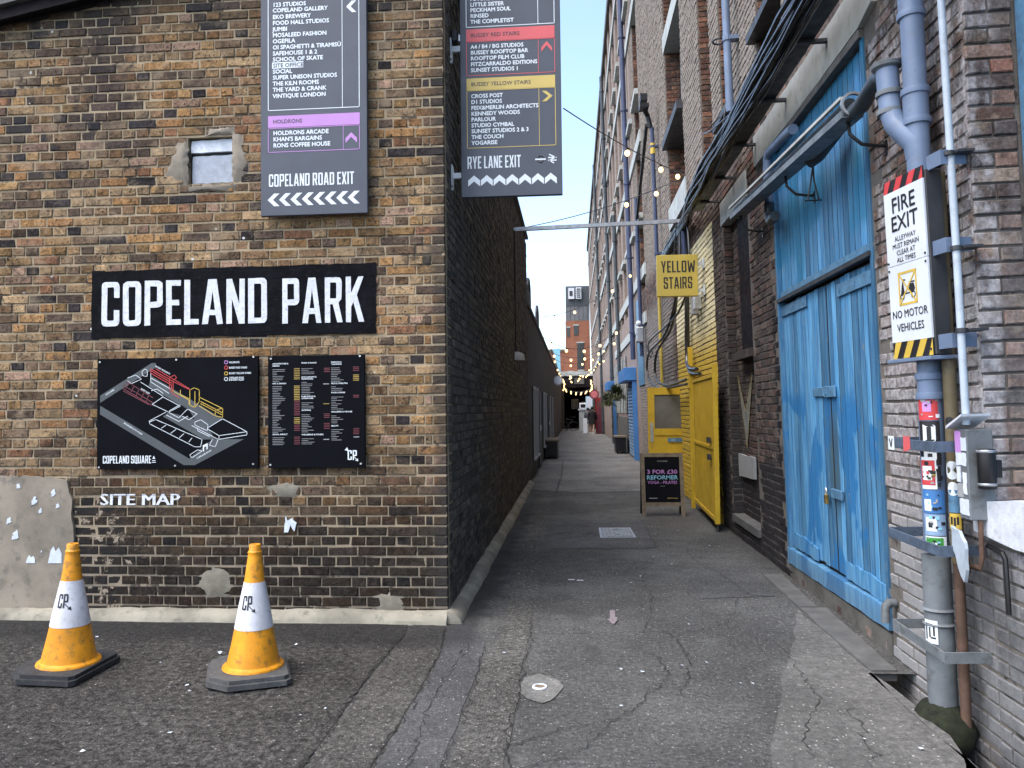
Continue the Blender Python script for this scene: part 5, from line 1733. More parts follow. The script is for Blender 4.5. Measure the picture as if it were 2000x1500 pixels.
ST = [('red sticker with a pale pink panel, topmost on the drain pipe', 1.48, 1.60, [(M['hazard_red'], -150, -55, 0, 1), (M['print_pink'], -125, -85, .35, .8)], .0590),
      ('black sticker with large white block letters DB', 1.255, 1.475, [(M['ink'], -150, -50, 0, 1)], .0590),
      ('small black sticker with an orange mark and a white stripe', 1.175, 1.250, [(M['ink'], -150, -55, 0, 1), (M['print_white'], -145, -70, .82, 1.0), (M['print_white'], -140, -120, .1, .7), (M['yellow'], -95, -80, .25, .7)], .0590),
      ('red and white wheel sticker on the pipe below the strap', 1.135, 1.295, [(M['print_white'], -150, -75, 0, 1), (M['hazard_red'], -150, -82, .12, .9), (M['print_white'], -140, -95, .28, .72)], .0594),
      ('blue poster sticker with a pale shape', 1.015, 1.130, [(M['shutter'], -150, -45, 0, 1), (M['print_white'], -140, -105, .1, .6)], .0594),
      ('lilac sticker with a white round shape', .905, 1.010, [(M['shutter_pale'], -150, -45, 0, 1), (M['print_white'], -135, -85, .2, .85), (M['ink'], -120, -112, .4, .65)], .0594),
      ('green leafy sticker on white, lowest on the blue pipe', .84 - .0, .900, [(M['print_white'], -150, -45, 0, 1), (simple('green_print', (.05, .30, .05), .5), -140, -60, .15, .9)], .0594),
      ('pale torn sticker just above the strap', 1.395 - .28, 1.13, [], .06)]
for lab, z0, z1, layers, r_ in ST[:-1]:
    zz0, zz1 = (z0, z1)
    layers_c = 'print_cyan' if 'blue' in lab or 'lilac' in lab else 'hazard_red' if 'red' in lab else 'leaf'
    t = Thing('sticker', lab, 'sticker', FR, (PX, PY - .06, zz0), 'stickers on the drain pipe')
    for k, (mt, a0, a1, f0, f1) in enumerate(layers):
        t.part('print', pipe_patch((PX - .002, PY - .001, 0), r_ + .0008 + .0007 * k, R(a0 + 62), R(a1 + 62), zz0 + (zz1 - zz0) * f0, zz0 + (zz1 - zz0) * f1), mt)
    sr_ = random.Random(int(z0 * 1000))
    for q_ in range(0 if 'DB' in lab else 9):
        a_ = sr_.uniform(-82, -5); f_ = sr_.uniform(.05, .85)
        t.part('print_detail', pipe_patch((PX - .002, PY - .001, 0), r_ + .0036 + q_ * .00006, R(a_), R(a_ + sr_.uniform(4, 22)), zz0 + (zz1 - zz0) * f_, zz0 + (zz1 - zz0) * min(.97, f_ + sr_.uniform(.04, .16)), n=3), M[sr_.choice(['ink', 'ink', 'print_white', 'print_mid', layers_c])])
    if 'DB' in lab:
        for ch, zc in (('D', 1.372), ('P', 1.277)):
            vs, fs = cond2d(ch, .085, .060)
            if ch == 'P':
                vs, fs = cond2d('D', .085, .060)
                q_, f_ = [(.0 + a, b_) for a, b_ in vs], fs
                vs = q_ + [(.018, .036), (.042, .036), (.042, .048), (.018, .048)]; fs = f_ + [(len(q_), len(q_) + 1, len(q_) + 2, len(q_) + 3)]
            mm = MB(); mm.add([(PX - .002 + .0615 * math.cos(R(-66) + a / .0615), PY + .0615 * math.sin(R(-66) + a / .0615), zc + b_) for a, b_ in vs], fs)
            t.part('lettering', mm, M['print_white'])
for lab, c, z, mt in (('round white sticker with fine rays on the brown pipe', 1.235, .045, 'print_white'), ('plain round white sticker on the brown pipe', 1.145, .034, 'print_white'), ('small dark round sticker on the brown pipe', 1.47, .026, 'ink')):
    mm = MB()
    vs = [(-3.928, -.075, c)]
    pts = []
    for k in range(16):
        a = k * math.pi / 8
        u_, v_ = z * .8 * math.cos(a), z * math.sin(a)
        an = R(-42) + u_ / .031
        pts.append((-3.928 + .0322 * math.cos(an), -.075 + .0322 * math.sin(an), c + v_))
    an = R(-42)
    mm.add([(-3.928 + .0335 * math.cos(an), -.075 + .0335 * math.sin(an), c)] + pts, [(0, 1 + k, 1 + (k + 1) % 16) for k in range(16)])
    single('sticker', mm, M[mt], lab, 'sticker', FR, (-3.93, -.1, c), 'stickers on the brown pipe')
for lab, z0, z1, mt in (('teal torn sticker on the brown pipe', 1.03, 1.14, 'hinge'), ('yellow sticker with black scrawl on the brown pipe', .95, 1.025, 'hazard_yellow')):
    t = Thing('sticker', lab, 'sticker', FR, (-3.93, -.1, z0), 'stickers on the brown pipe')
    t.part('print', pipe_patch((-3.928, -.075, 0), .0318, R(-90), R(15), z0, z1), M[mt])
    if 'yellow' in lab:
        for a0, a1, f0, f1 in ((-135, -115, .3, .8), (-108, -90, .2, .75), (-84, -66, .3, .8)):
            t.part('scrawl', pipe_patch((-3.928, -.075, 0), .0326, R(a0 + 60), R(a1 + 60), z0 + (z1 - z0) * f0, z0 + (z1 - z0) * f1), M['ink'])
t = Thing('sticker', 'white sticker with a black scrawl on the dirty lower pipe', 'sticker', FR, (PX, PY - .09, .37), 'stickers on the drain pipe')
t.part('print', pipe_patch((PX - .006, PY - .012, 0), .0695, R(-88), R(-30), .37, .485), M['print_white'])
for a0, a1, z0, z1 in ((-150, -143, .39, .47), (-143, -118, .46, .468), (-135, -128, .40, .45), (-128, -108, .395, .404), (-118, -111, .41, .46)):
    t.part('scrawl', pipe_patch((PX - .006, PY - .012, 0), .0705, R(a0 + 70), R(a1 + 70), z0, z1), M['ink'])
t = Thing('sticker', 'small white square sticker with a black V at the end of the strap', 'sticker', FR, (PX - .28, PY - .1, 1.355))
mm = MB(); mm.box(PX - .30, PX - .225, PY - .1005, PY - .0985, 1.318, 1.392); t.part('print', mm, M['print_white'])
mm = MB(); mm.sheet([(PX - .288, 1.378), (PX - .275, 1.378), (PX - .263, 1.348), (PX - .250, 1.378), (PX - .238, 1.378), (PX - .258, 1.332), (PX - .268, 1.332)], PY - .1015); t.part('lettering', mm, M['ink'])
mm = MB(); mm.slab(wobble([(PX - .11, 1.32), (PX - .03, 1.33), (PX - .035, 1.40), (PX - .10, 1.395)], .004, .03, pr), PY - .1010, PY - .0985); single('sticker', mm, M['print_red'], 'torn red sticker in the middle of the strap', 'sticker', FR, (PX - .07, PY - .1, 1.35))

# ------------------------------------------------------------------ fire exit sign
xa = Vector((.058, -.32, .0)).normalized(); za = (Vector((-.035, 0, 1))).normalized(); za = (za - xa * za.dot(xa)).normalized(); ya = za.cross(xa)
FS = Matrix(((xa.x, ya.x, za.x, 1.683), (xa.y, ya.y, za.y, 4.19), (xa.z, ya.z, za.z, 1.795), (0, 0, 0, 1)))
FX = Thing('fire_exit_sign', 'white FIRE EXIT and NO MOTOR VEHICLES sign with hazard stripes on a dark box', 'warning sign', FS, (.16, 0, 0))
SW, SH = .325, .93
m = MB(); m.box(.012, SW + .008, .014, .10, .0, SH - .02, .004); FX.part('backing_box', m, M['dark_metal'])
m = MB(); m.box(-.02, SW + .01, -.02, .15, -.022, -.004, .002); FX.part('shelf', m, M['pipe_blue'])
m = MB(); m.box(0, SW, .004, .0135, .484, SH - .062); FX.part('upper_plate', m, M['sign_white'])
m = MB(); m.box(0, SW, .004, .0135, .085, .481); FX.part('lower_plate', m, M['sign_white'])
for nm, z0, z1, mt in (('red_stripes', SH - .062, SH, 'hazard_red'), ('yellow_stripes', 0.0, .085, 'hazard_yellow')):
    m = MB(); m.box(0, SW, .006, .0136, z0, z1); st = FX.part(nm, m, M['ink'])
    m = MB(); h_ = z1 - z0
    for k in range(4):
        x = -.02 + k * .104
        p = [(x, z0), (x + .052, z0), (x + .052 + h_ * .55, z1), (x + h_ * .55, z1)]
        p = [(min(max(a, 0), SW), b_) for a, b_ in p]
        if p[1][0] - p[0][0] > .01 or p[2][0] - p[3][0] > .01: m.sheet(p, .0045)
    FX.part('stripe', m, M[mt], st)
m = MB()
zt, zm = SH - .062, .483
put_text(m, 'FIRE', SW / 2, zt - .112, .080, .002, .012, 'CENTER', width=None, sx=.98)
put_text(m, 'EXIT', SW / 2, zt - .208, .080, .002, .012, 'CENTER', sx=.98)
for s_, d in (('ALLEYWAY', .262), ('MUST REMAIN', .299), ('CLEAR AT', .336), ('ALL TIMES', .373)): put_text(m, s_, SW / 2, zt - d, .026, .002, .006, 'CENTER', sx=.95)
put_text(m, 'NO MOTOR', SW / 2, zm - .275, .041, .002, .008, 'CENTER', sx=.92)
put_text(m, 'VEHICLES', SW / 2, zm - .345, .041, .002, .008, 'CENTER', sx=.92)
FX.part('lettering', m, M['ink'])
m = MB()
cx, cz = SW / 2 - .005, zm - .128
hw, hh = .070, .080
m.stroke([(cx - hw, cz - hh), (cx + hw, cz - hh), (cx + hw, cz + hh), (cx - hw, cz + hh)], .012, .0028, closed=True)
m.stroke([(cx - hw, cz - hh), (cx + hw, cz + hh)], .009, .0016); m.stroke([(cx - hw, cz + hh), (cx + hw, cz - hh)], .009, .0014)
FX.part('prohibition_print', m, M['hazard_yellow'])
m = MB()
m.sheet([(cx - .058, cz - .035), (cx - .046, cz + .02), (cx - .034, cz + .026), (cx - .026, cz - .022), (cx - .036, cz - .034)], .0024)
m.sheet([(cx + .008, cz - .012), (cx + .02, cz + .018), (cx + .052, cz + .018), (cx + .060, cz - .01), (cx + .05, cz - .028), (cx + .02, cz - .028)], .0024)
m.box(cx - .03, cx + .02, .0022, .0035, cz - .030, cz - .024)
m.stroke([(cx - .040, cz + .025), (cx - .036, cz + .045), (cx - .018, cz + .042)], .006, .0022)
m.box(cx + .012, cx + .058, .0022, .0035, cz + .022, cz + .029)
for q in (cx - .046, cx + .044):
    for a in range(12):
        m.stroke([(q + .015 * math.cos(a * .524), cz - .040 + .015 * math.sin(a * .524)), (q + .015 * math.cos((a + 1) * .524), cz - .040 + .015 * math.sin((a + 1) * .524))], .006, .0026)
FX.part('scooter_print', m, M['ink'])
for x, z in ((.012, zm + .018), (SW - .012, zm + .018), (.012, zm - .022), (SW - .012, zm - .022), (SW - .012, .03)):
    m = MB(); m.disc((x, z), .006, .0, .004, 8); FX.part('rivet', m, M['dark_metal'])
for z in (.06, .515, .935):
    m = MB(); m.box(SW + .0, SW + .10, .03, .036, z - .035, z + .035); m.box(SW + .10, SW + .106, .03, .16, z - .035, z + .035); FX.part('strap', m, M['pipe_blue'])

# ------------------------------------------------------------------ overflow trough and waste pipe across the door head
TG = Thing('pipe_trough', 'weathered metal trough carrying a waste pipe across the blue door head', 'pipe', FR, (-6.2, -.2, 3.4))
def tr(x): return 3.52 - (x + 7.85) * .060
x0, x1 = -7.90, -4.66
m = MB()
for i, (y0, y1, dz0, dz1) in enumerate(((-.268, -.258, -.055, -.012), (-.15, -.140, -.055, .060), (-.258, -.15, -.055, -.047))):
    m.add([(x0, y0, tr(x0) + dz0), (x0, y1, tr(x0) + dz0), (x0, y1, tr(x0) + dz1), (x0, y0, tr(x0) + dz1), (x1, y0, tr(x1) + dz0), (x1, y1, tr(x1) + dz0), (x1, y1, tr(x1) + dz1), (x1, y0, tr(x1) + dz1)],
          [(0, 1, 2, 3), (4, 5, 6, 7), (0, 1, 5, 4), (1, 2, 6, 5), (2, 3, 7, 6), (3, 0, 4, 7)])
TG.part('trough', m, simple('weathered_zinc', (.20, .225, .25), .55, .3, var=.3, scale=7, dirt=(.09, .09, .085), dirt_amt=.6))
m = MB()
m.add([(x0, -.274, tr(x0) + .052), (x0, -.255, tr(x0) + .052), (x0, -.255, tr(x0) + .072), (x0, -.274, tr(x0) + .072), (x1, -.274, tr(x1) + .052), (x1, -.255, tr(x1) + .052), (x1, -.255, tr(x1) + .072), (x1, -.274, tr(x1) + .072)],
      [(0, 1, 2, 3), (4, 5, 6, 7), (0, 1, 5, 4), (1, 2, 6, 5), (2, 3, 7, 6), (3, 0, 4, 7)])
TG.part('rim', m, M['lintel'])
m = MB(); m.tube([(-7.85, -.2, tr(-7.85) + .02), (-4.70, -.2, tr(-4.70) + .03)], .043, 12); TG.part('waste_pipe', m, M['pipe_dark'], smooth=True)
m = MB()
for a in range(12):
    t0, t1 = math.pi * 2 * a / 12, math.pi * 2 * (a + 1) / 12
m.lathe([(.058, 0), (.074, 0), (.074, .02), (.058, .02)], 18, (0, 0, 0), cap=False)
ring = MB(); ring.add([(x1 + v[2], -.2 + v[0], tr(x1) + .02 + v[1]) for v in m.v], m.f); TG.part('end_ring', ring, M['steel'], smooth=True)
for x in (-7.72, -6.11, -4.75):
    m = MB(); z = tr(x) - .05
    m.tube([(x, -.2, z), (x + .02, -.2, z - .09), (x + .04, -.14, z - .16), (x + .05, -.05, z - .18), (x + .05, -.002, z - .18)], .011, 8); m.box(x + .035, x + .065, -.008, 0, z - .24, z - .15)
    TG.part('bracket', m, M['black_metal'], smooth=True)
WP = Thing('waste_pipe', 'short blue grey pipe elbow bending under the lintel behind the trough', 'pipe', FR, (-7.0, -.1, 3.5))
m = MB(); m.tube([(-6.25, -.085, 3.78), (-6.4, -.085, 3.80), (-6.98, -.085, 3.84), (-7.05, -.085, 3.81), (-7.07, -.085, 3.72), (-7.07, -.085, 3.40)], .042, 12); WP.part('pipe', m, M['pipe_blue'], smooth=True)
m = MB(); m.tube([(-7.07, -.085, 3.40), (-7.06, -.09, 3.28), (-6.98, -.1, 3.22), (-6.8, -.11, 3.22)], .046, 12); WP.part('bend', m, M['pipe_dark'], smooth=True)
m = MB(); m.tube([(-5.30, -.06, 3.44), (-5.62, -.10, 3.36), (-5.70, -.14, 3.34)], .05, 12); WP.part('stub', m, M['pipe_dark'], smooth=True)
m = MB()
for q in (-.04, .04): m.tube([(-5.70, -.12, 3.30), (-5.72, -.12 + q * .3, 3.2), (-5.72, -.12 + q, 3.06)], .006, 6)
m.tube([(-5.72, -.18, 3.06), (-5.72, -.06, 3.06)], .006, 6); WP.part('hanger', m, M['black_metal'])

# ------------------------------------------------------------------ meter box, lamp, tap at the right
t = Thing('meter_box', 'narrow grey utility box plastered with torn paper labels', 'utility box', FR, (-3.73, -.06, 1.03))
m = MB(); m.box(-3.795, -3.70, -.12, -.002, 1.02, 1.44, .005); t.part('housing', m, M['pipe_low'])
m = MB(); m.slab([(-3.83, 1.44), (-3.68, 1.50), (-3.675, 1.512), (-3.825, 1.455)], -.15, -.02); t.part('lid', m, M['white_paint'])
for x0, x1, z0, z1, mt in ((-3.805, -3.752, 1.33, 1.43, 'print_pink'), (-3.75, -3.702, 1.34, 1.40, 'paper'), (-3.80, -3.71, 1.27, 1.33, 'paper'), (-3.80, -3.765, 1.19, 1.265, 'paper'), (-3.745, -3.715, 1.14, 1.24, 'print_white'), (-3.80, -3.75, 1.12, 1.185, 'print_mid'), (-3.785, -3.705, 1.045, 1.115, 'paper')):
    m = MB(); m.slab(wobble([(x0, z0), (x1, z0), (x1, z1), (x0, z1)], .003, .02, pr), -.1235, -.1205); t.part('paper_label', m, M[mt])
t = Thing('wall_lamp', 'small black cylindrical wall lamp beside the grey utility box', 'lamp', FR, (-3.64, -.06, 1.15))
m = MB(); m.lathe([(.036, 0), (.038, .004), (.038, .175), (.036, .18)], 18, (-3.655, -.06, 1.17)); t.part('body', m, M['black_metal'], smooth=True)
m = MB()
for z in (1.185, 1.335): m.lathe([(.0382, 0), (.0395, .002), (.0395, .010), (.0382, .012)], 18, (-3.655, -.06, z), cap=False)
t.part('trim_ring', m, M['steel'], smooth=True)
m = MB(); m.box(-3.67, -3.64, -.03, -.001, 1.22, 1.30); t.part('mount', m, M['black_metal'])
t = Thing('outdoor_tap', 'rusty garden tap on a bent iron pipe below the utility box', 'tap', FR, (-3.74, -.06, .8))
m = MB(); m.tube([(-3.715, -.07, 1.02), (-3.715, -.07, .85), (-3.72, -.08, .80), (-3.76, -.09, .80), (-3.80, -.10, .79)], .012, 8); t.part('pipe', m, M['rust_pipe'], smooth=True)
m = MB(); m.tube([(-3.80, -.10, .83), (-3.80, -.10, .77), (-3.81, -.11, .73)], [.016, .018, .011], 8); m.box(-3.83, -3.77, -.105, -.095, .835, .845); t.part('valve', m, M['rust_pipe'], smooth=True)
t = Thing('plastic_sheet', 'crumpled translucent blue plastic bag hanging under the utility box', 'bag', FR, (-3.77, -.1, .9))
m = MB(); m.slab(wobble([(-3.83, .98), (-3.76, .97), (-3.71, .92), (-3.70, .80), (-3.73, .73), (-3.78, .80), (-3.82, .88)], .006, .03, pr), -.150, -.135); t.part('bag', m, M['conduit'])
t = Thing('wall_bracket', 'thin black iron bar fixed below the white sill', 'bracket', FR, (-3.6, -.03, .75))
m = MB(); m.tube([(-3.74, -.03, .90), (-3.62, -.03, .885), (-3.60, -.03, .86), (-3.595, -.03, .62)], .012, 8); t.part('bar', m, M['black_metal'], smooth=True)
t = Thing('vent_elbow', 'grey plastic overflow elbow by the threshold of the blue doors', 'pipe', FR, (-4.88, -.04, .3))
m = MB(); m.tube([(-4.90, .0, .345), (-4.90, -.04, .35), (-4.89, -.065, .33), (-4.885, -.07, .26), (-4.885, -.07, .235)], .026, 10); t.part('elbow', m, M['pipe_low'], smooth=True)
m = MB()
mr = random.Random(9)
vs = []
m.ball((PX + .0, PY - .02, -.06), .15, 16, 10, (1.15, .95, .95))
m.v = [(x + mr.uniform(-.008, .008), y + mr.uniform(-.008, .008), z + mr.uniform(-.008, .008)) for x, y, z in m.v]
single('moss_mound', m, M['moss'], 'dark mossy lump at the foot of the drain pipe in the gulley', 'moss', FR, (PX, PY, -.1), smooth=True)
# ------------------------------------------------------------------ cable tray and bundle above the blue doors
t = Thing('cable_tray', 'thick sagging bundle of black cables on a dark tray above the blue doors', 'cable tray', FR, (-7, -.1, 4.17))
m = MB(); m.box(-10.3, -3.0, -.25, -.12, 4.17, 4.19); m.box(-10.3, -3.0, -.26, -.2505, 4.17, 4.23); t.part('tray', m, M['black_metal'])
for x in (-4.6, -5.55, -6.6, -7.7, -8.8, -9.8):
    m = MB(); m.box(x - .02, x + .02, -.25, -.003, 4.145, 4.169); t.part('bracket', m, M['dark_metal'])
cr = random.Random(31)
for k in range(26):
    y0 = -.265 - (k % 4) * .026 + cr.uniform(-.01, .01)
    z0 = 4.15 + (k // 4) * .042 + cr.uniform(-.015, .015)
    pts = []
    ph = cr.uniform(0, 6)
    for i in range(34):
        x = -15.6 + i * .385
        s = .018 * math.sin(ph + i * .9) + .010 * math.sin(ph * 2 + i * 2.1)
        zz = z0 + s
        yy = y0 + .014 * math.sin(ph + i * .7)
        if x < -10.3:
            f = min(1, (-10.3 - x) / 1.5)
            yy = yy * (1 - f) + (-.16 + (k % 5) * .024) * f; zz = zz * (1 - f) + (4.34 + (k // 4) * .022 + s) * f
        pts.append((x, yy, zz))
    mm = MB(); mm.tube(pts, cr.choice([.009, .012, .015, .020]), 6)
    t.part('cable', mm, M['cable'], smooth=True)
# a few cables leaving the bundle
for pts in ([(-8.4, -.15, 4.85), (-8.38, -.2, 4.6), (-8.6, -.30, 4.42), (-9.6, -.33, 4.38)], [(-7.4, -.33, 4.36), (-8.2, -.36, 4.5), (-9.0, -.30, 4.75), (-9.1, -.06, 5.0)], [(-12.2, -.2, 4.5), (-12.4, -.22, 4.0), (-12.6, -.2, 3.4)]):
    mm = MB(); mm.tube(pts, .009, 6); t.part('cable', mm, M['cable'], smooth=True)

t = Thing('cable_loops', 'loose loops of black cable hanging over the yellow door', 'cable', FR, (-14, -.2, 3))
lr = random.Random(12)


def catmull(P, n=8):
    P = [Vector(p) for p in P]
    out = []
    for i in range(len(P) - 1):
        a, b_, c, d = P[max(i - 1, 0)], P[i], P[i + 1], P[min(i + 2, len(P) - 1)]
        for k in range(n):
            s = k / n
            out.append(.5 * ((2 * b_) + (-a + c) * s + (2 * a - 5 * b_ + 4 * c - d) * s * s + (-a + 3 * b_ - 3 * c + d) * s ** 3))
    out.append(P[-1])
    return out


for pts, r_ in (([(-12.3, -.15, 4.3), (-12.4, -.18, 3.6), (-13.2, -.2, 2.95), (-15.2, -.25, 2.65), (-15.6, -.25, 2.2), (-14.3, -.22, 1.98), (-12.2, -.15, 2.0)], .024),
                ([(-12.2, -.15, 4.3), (-12.3, -.2, 3.5), (-13.6, -.25, 2.9), (-16.3, -.3, 2.7), (-16.6, -.3, 2.25), (-15.0, -.25, 1.95), (-12.1, -.15, 1.93)], .022),
                ([(-11.6, -.12, 4.4), (-11.5, -.14, 3.5), (-12.2, -.2, 3.1), (-13.6, -.25, 3.0), (-16.4, -.28, 2.95), (-18.0, -.1, 2.75), (-18.2, -.02, 2.9)], .018),
                ([(-12.0, -.1, 4.4), (-12.15, -.1, 3.2), (-12.3, -.1, 2.5), (-12.1, -.12, 2.2), (-11.4, -.1, 2.12)], .03),
                ([(-12.15, -.06, 4.4), (-12.3, -.06, 3.2), (-12.45, -.06, 2.45), (-12.2, -.08, 2.13), (-11.4, -.06, 2.05)], .03)):
    mm = MB(); mm.tube(catmull(pts), r_, 8); t.part('cable', mm, M['cable'], smooth=True)
t = Thing('junction_boxes', 'pair of small grey junction boxes on the cream brick above the yellow gate', 'utility box', FR, (-11.6, -.05, 2.9))
m = MB(); m.box(-11.75, -11.6, -.1, 0, 2.95, 3.2, .01); t.part('box', m, M['print_mid'])
m = MB(); m.box(-11.50, -11.35, -.1, 0, 3.0, 3.22, .01); t.part('box', m, M['white_paint'])

# ------------------------------------------------------------------ YELLOW STAIRS sign
t = Thing('hanging_sign', 'square mustard box sign reading YELLOW STAIRS projecting from the wall', 'sign', FW, (1.495, 11.0, 3.14))
m = MB(); m.box(1.208, 1.782, 10.97, 11.06, 3.137, 3.726, .004); t.part('box', m, M['yellow_sign'])
m = MB()
put_cond(m, 'YELLOW', 1.268, 3.475, .165, .475, 10.968, gap=.1)
put_cond(m, 'STAIRS', 1.300, 3.245, .165, .400, 10.968, gap=.1)
t.part('lettering', m, M['ink'])
for z in (3.60, 3.22):
    m = MB(); m.box(1.783, 1.93, 11.0, 11.03, z - .022, z + .022); m.box(1.86, 1.875, 10.95, 11.08, z - .07, z + .07); t.part('bracket', m, M['bracket_white'])

# ------------------------------------------------------------------ A-board
t = Thing('a_board', 'timber framed pavement A-board offering 3 FOR £30 REFORMER YOGA - PILATES', 'A-board', FW, (1.27, 11.35, 0))
def ab(mm, x0, x1, z0, z1, y0, y1, tilt=.19):
    b_ = MB(); b_.box(x0, x1, y0, y1, z0, z1)
    mm.add([(x, 11.20 + y + tilt * z, z) for x, y, z in b_.v], b_.f)
m = MB()
ab(m, .965, 1.02, 0, .90, 0, .03); ab(m, 1.52, 1.575, 0, .90, 0, .03); ab(m, 1.0205, 1.5195, .845, .90, 0, .03); ab(m, 1.0205, 1.5195, .15, .20, 0, .03)
t.part('front_frame', m, M['timber'])
m = MB(); ab(m, 1.0205, 1.5195, .2005, .8445, .008, .02); pn = t.part('panel', m, M['board_black'])
m = MB()
for x in (.965, 1.535):
    b_ = MB(); b_.box(x, x + .04, 0, .03, 0, .88)
    m.add([(xx, 11.55 + y - .20 * z, z) for xx, y, z in b_.v], b_.f)
t.part('rear_leg', m, M['black_metal'])
def abtext(s, x, z, cap, mat, width=None, bold=.02):
    mm = MB(); put_text(mm, s, x, z, cap, 0, bold, width=width)
    q = MB(); q.add([(a, 11.2065 + .19 * c - .001, c) for a, _, c in mm.v], mm.f); t.part('lettering', q, mat, pn)
abtext('3 FOR £30', 1.052, .605, .058, M['print_pink'], .425, .03)
abtext('REFORMER', 1.045, .525, .058, M['print_cyan'], .440, .03)
abtext('YOGA - PILATES', 1.055, .462, .042, M['print_pink'], .425)
abtext('YOGARISE', 1.20, .775, .018, M['print_mid'], .15)
abtext('yogarise', 1.235, .425, .012, M['print_mid'], .07)
for x0, x1, mt in ((1.07, 1.19, 'print_mid'), (1.33, 1.48, 'print_gold')):
    q = MB(); ab(q, x0, x1, .255, .262, .006, .0079); t.part('print_line', q, M[mt], pn)

# ------------------------------------------------------------------ yellow door and gate
t = Thing('yellow_door', 'yellow half glazed door standing open across the wall beyond the gate', 'door', FW, (1.9, 14.0, 0))
m = MB()
DX = [(1.335, 1.455, .02, 1.93), (1.97, 2.06, .02, 1.93), (1.4555, 1.9695, 1.80, 1.93), (1.4555, 1.9695, 1.07, 1.19), (1.4555, 1.9695, .02, .40)]
for a, b_, z0, z1 in DX: m.box(a, b_, 14.0, 14.045, z0, z1)
t.part('door_leaf', m, M['yellow'])
m = MB(); m.box(1.4555, 1.9695, 14.015, 14.03, .4005, 1.0695); t.part('lower_panel', m, M['yellow'])
m = MB(); m.box(1.4555, 1.9695, 14.018, 14.026, 1.1905, 1.7995); t.part('glass', m, simple('door_glass', (.16, .16, .15), .06, spec=.7, var=.3, scale=2))
m = MB(); m.box(1.375, 1.425, 13.99, 14.0, .95, 1.30); t.part('push_plate', m, M['steel'])
m = MB(); m.disc((1.40, .88), .016, 13.985, 14.0, 10); t.part('lock', m, M['brass'])
m = MB(); m.box(1.68, 1.94, 13.992, 14.0, .95, 1.02); st = t.part('notice', m, M['hinge'])
m = MB(); put_text(m, 'Fire door', 1.74, .990, .014, 13.990); put_text(m, 'Keep clear', 1.74, .965, .014, 13.990); t.part('lettering', m, M['print_white'], st)
m = MB(); m.box(1.456, 1.969, 13.99, 13.999, .03, .34); t.part('kick_plate', m, M['plinth'])

t = Thing('yellow_gate', 'tall yellow barred steel gate folded back along the wall', 'gate', FW, (1.78, 9.75, 0))
GA, GB = Vector((1.775, 9.80)), Vector((1.86, 12.05))
gd = (GB - GA).normalized()
FG = Matrix(((gd.x, -gd.y, 0, GA.x), (gd.y, gd.x, 0, GA.y), (0, 0, 1, 0), (0, 0, 0, 1)))
def gp(mm, a0, a1, b0, b1, z0, z1):
    q = MB(); q.box(a0, a1, b0, b1, z0, z1)
    mm.add([tuple(FG @ Vector(v)) for v in q.v], q.f)
L_ = (GB - GA).length
m = MB()
gp(m, 0, .06, -.03, .03, .10, 2.10); gp(m, L_ - .06, L_, -.03, .03, .10, 2.08)
gp(m, .061, L_ - .061, -.025, .025, .12, .17); gp(m, .061, L_ - .061, -.025, .025, 1.94, 1.99); gp(m, .061, L_ - .061, -.025, .025, 1.02, 1.06)
t.part('frame', m, M['yellow'])
k = 0
x = .13
while x < L_ - .1:
    m = MB(); gp(m, x, x + .045, .0085, .0125, .171, 1.939 if x < 1.5 else 1.939)
    t.part('bar', m, M['yellow']); x += .092
m = MB(); gp(m, .061, L_ - .061, .004, .008, .17, 1.94); t.part('sheet_backing', m, simple('shade_yellow', (.20, .11, .010), .6, var=.3, scale=5))  # dark yellow painted as the shade between the bars
m = MB(); gp(m, .30, .46, .026, .06, 1.10, 1.17); gp(m, .30, .46, .026, .06, .88, .95); t.part('lock_box', m, M['dark_metal'])
m = MB(); gp(m, .02, .04, -.01, .01, 0, .10); t.part('drop_bolt', m, M['dark_metal'])
t = Thing('gate_post', 'yellow steel gate post against the cream painted brick', 'post', FW, (1.84, 12.2, 0))
m = MB(); m.box(1.81, 1.87, 12.15, 12.21, 0, 2.25); t.part('post', m, M['yellow'])
m = MB(); m.box(1.79, 1.86, 12.10, 12.149, 2.2, 2.5); t.part('cap_box', m, M['yellow'])
t = Thing('yellow_pipe', 'thin mustard painted pipe on the wall above the yellow door', 'pipe', FR, (-16.1, -.05, 2.2))
m = MB(); m.tube([(-16.2, -.06, 2.0), (-16.1, -.06, 3.9)], .035, 10); t.part('tube', m, M['yellow_sign'], smooth=True)

# ------------------------------------------------------------------ rain pipes on the warehouse
def rain_pipe(x, z0, z1, r_, mat, label, y=-.12, pts=None):
    t = Thing('rain_pipe', label, 'drain pipe', FR, (x, y, z0), 'rain pipes down the warehouse front')
    m = MB(); m.tube(pts or [(x, y, z0), (x, y, z1)], r_, 10); t.part('pipe', m, mat, smooth=True)
    zz = z0 + .8
    while zz < z1 and not pts:
        m = MB(); m.lathe([(r_, -.03), (r_ * 1.3, -.025), (r_ * 1.3, .025), (r_, .03)], 10, (x, y, zz), cap=False)
        m.box(x - .05, x + .05, y, -.001, zz - .02, zz + .02); t.part('clip', m, mat); zz += 2.2
    return t
rain_pipe(-8.36, 4.75, 7.2, .042, M['pipe_blue'], 'short blue grey rain pipe ending in the cable bundle')
rain_pipe(-22.7, 3.0, 16.9, .075, M['pipe_navy'], 'thick navy rain pipe in front of the first row of stacked windows')
rain_pipe(-15.7, 3.9, 7.3, .040, M['pipe_navy'], 'slim navy pipe with a yellow band beneath the camera pole')
rain_pipe(-19.9, 2.9, 7.0, .05, M['pipe_navy'], 'navy pipe with a cranked top near the thick rain pipe')
rain_pipe(-35.2, .0, 16.9, .085, M['pipe_dark'], 'dark rain pipe far along the warehouse front')
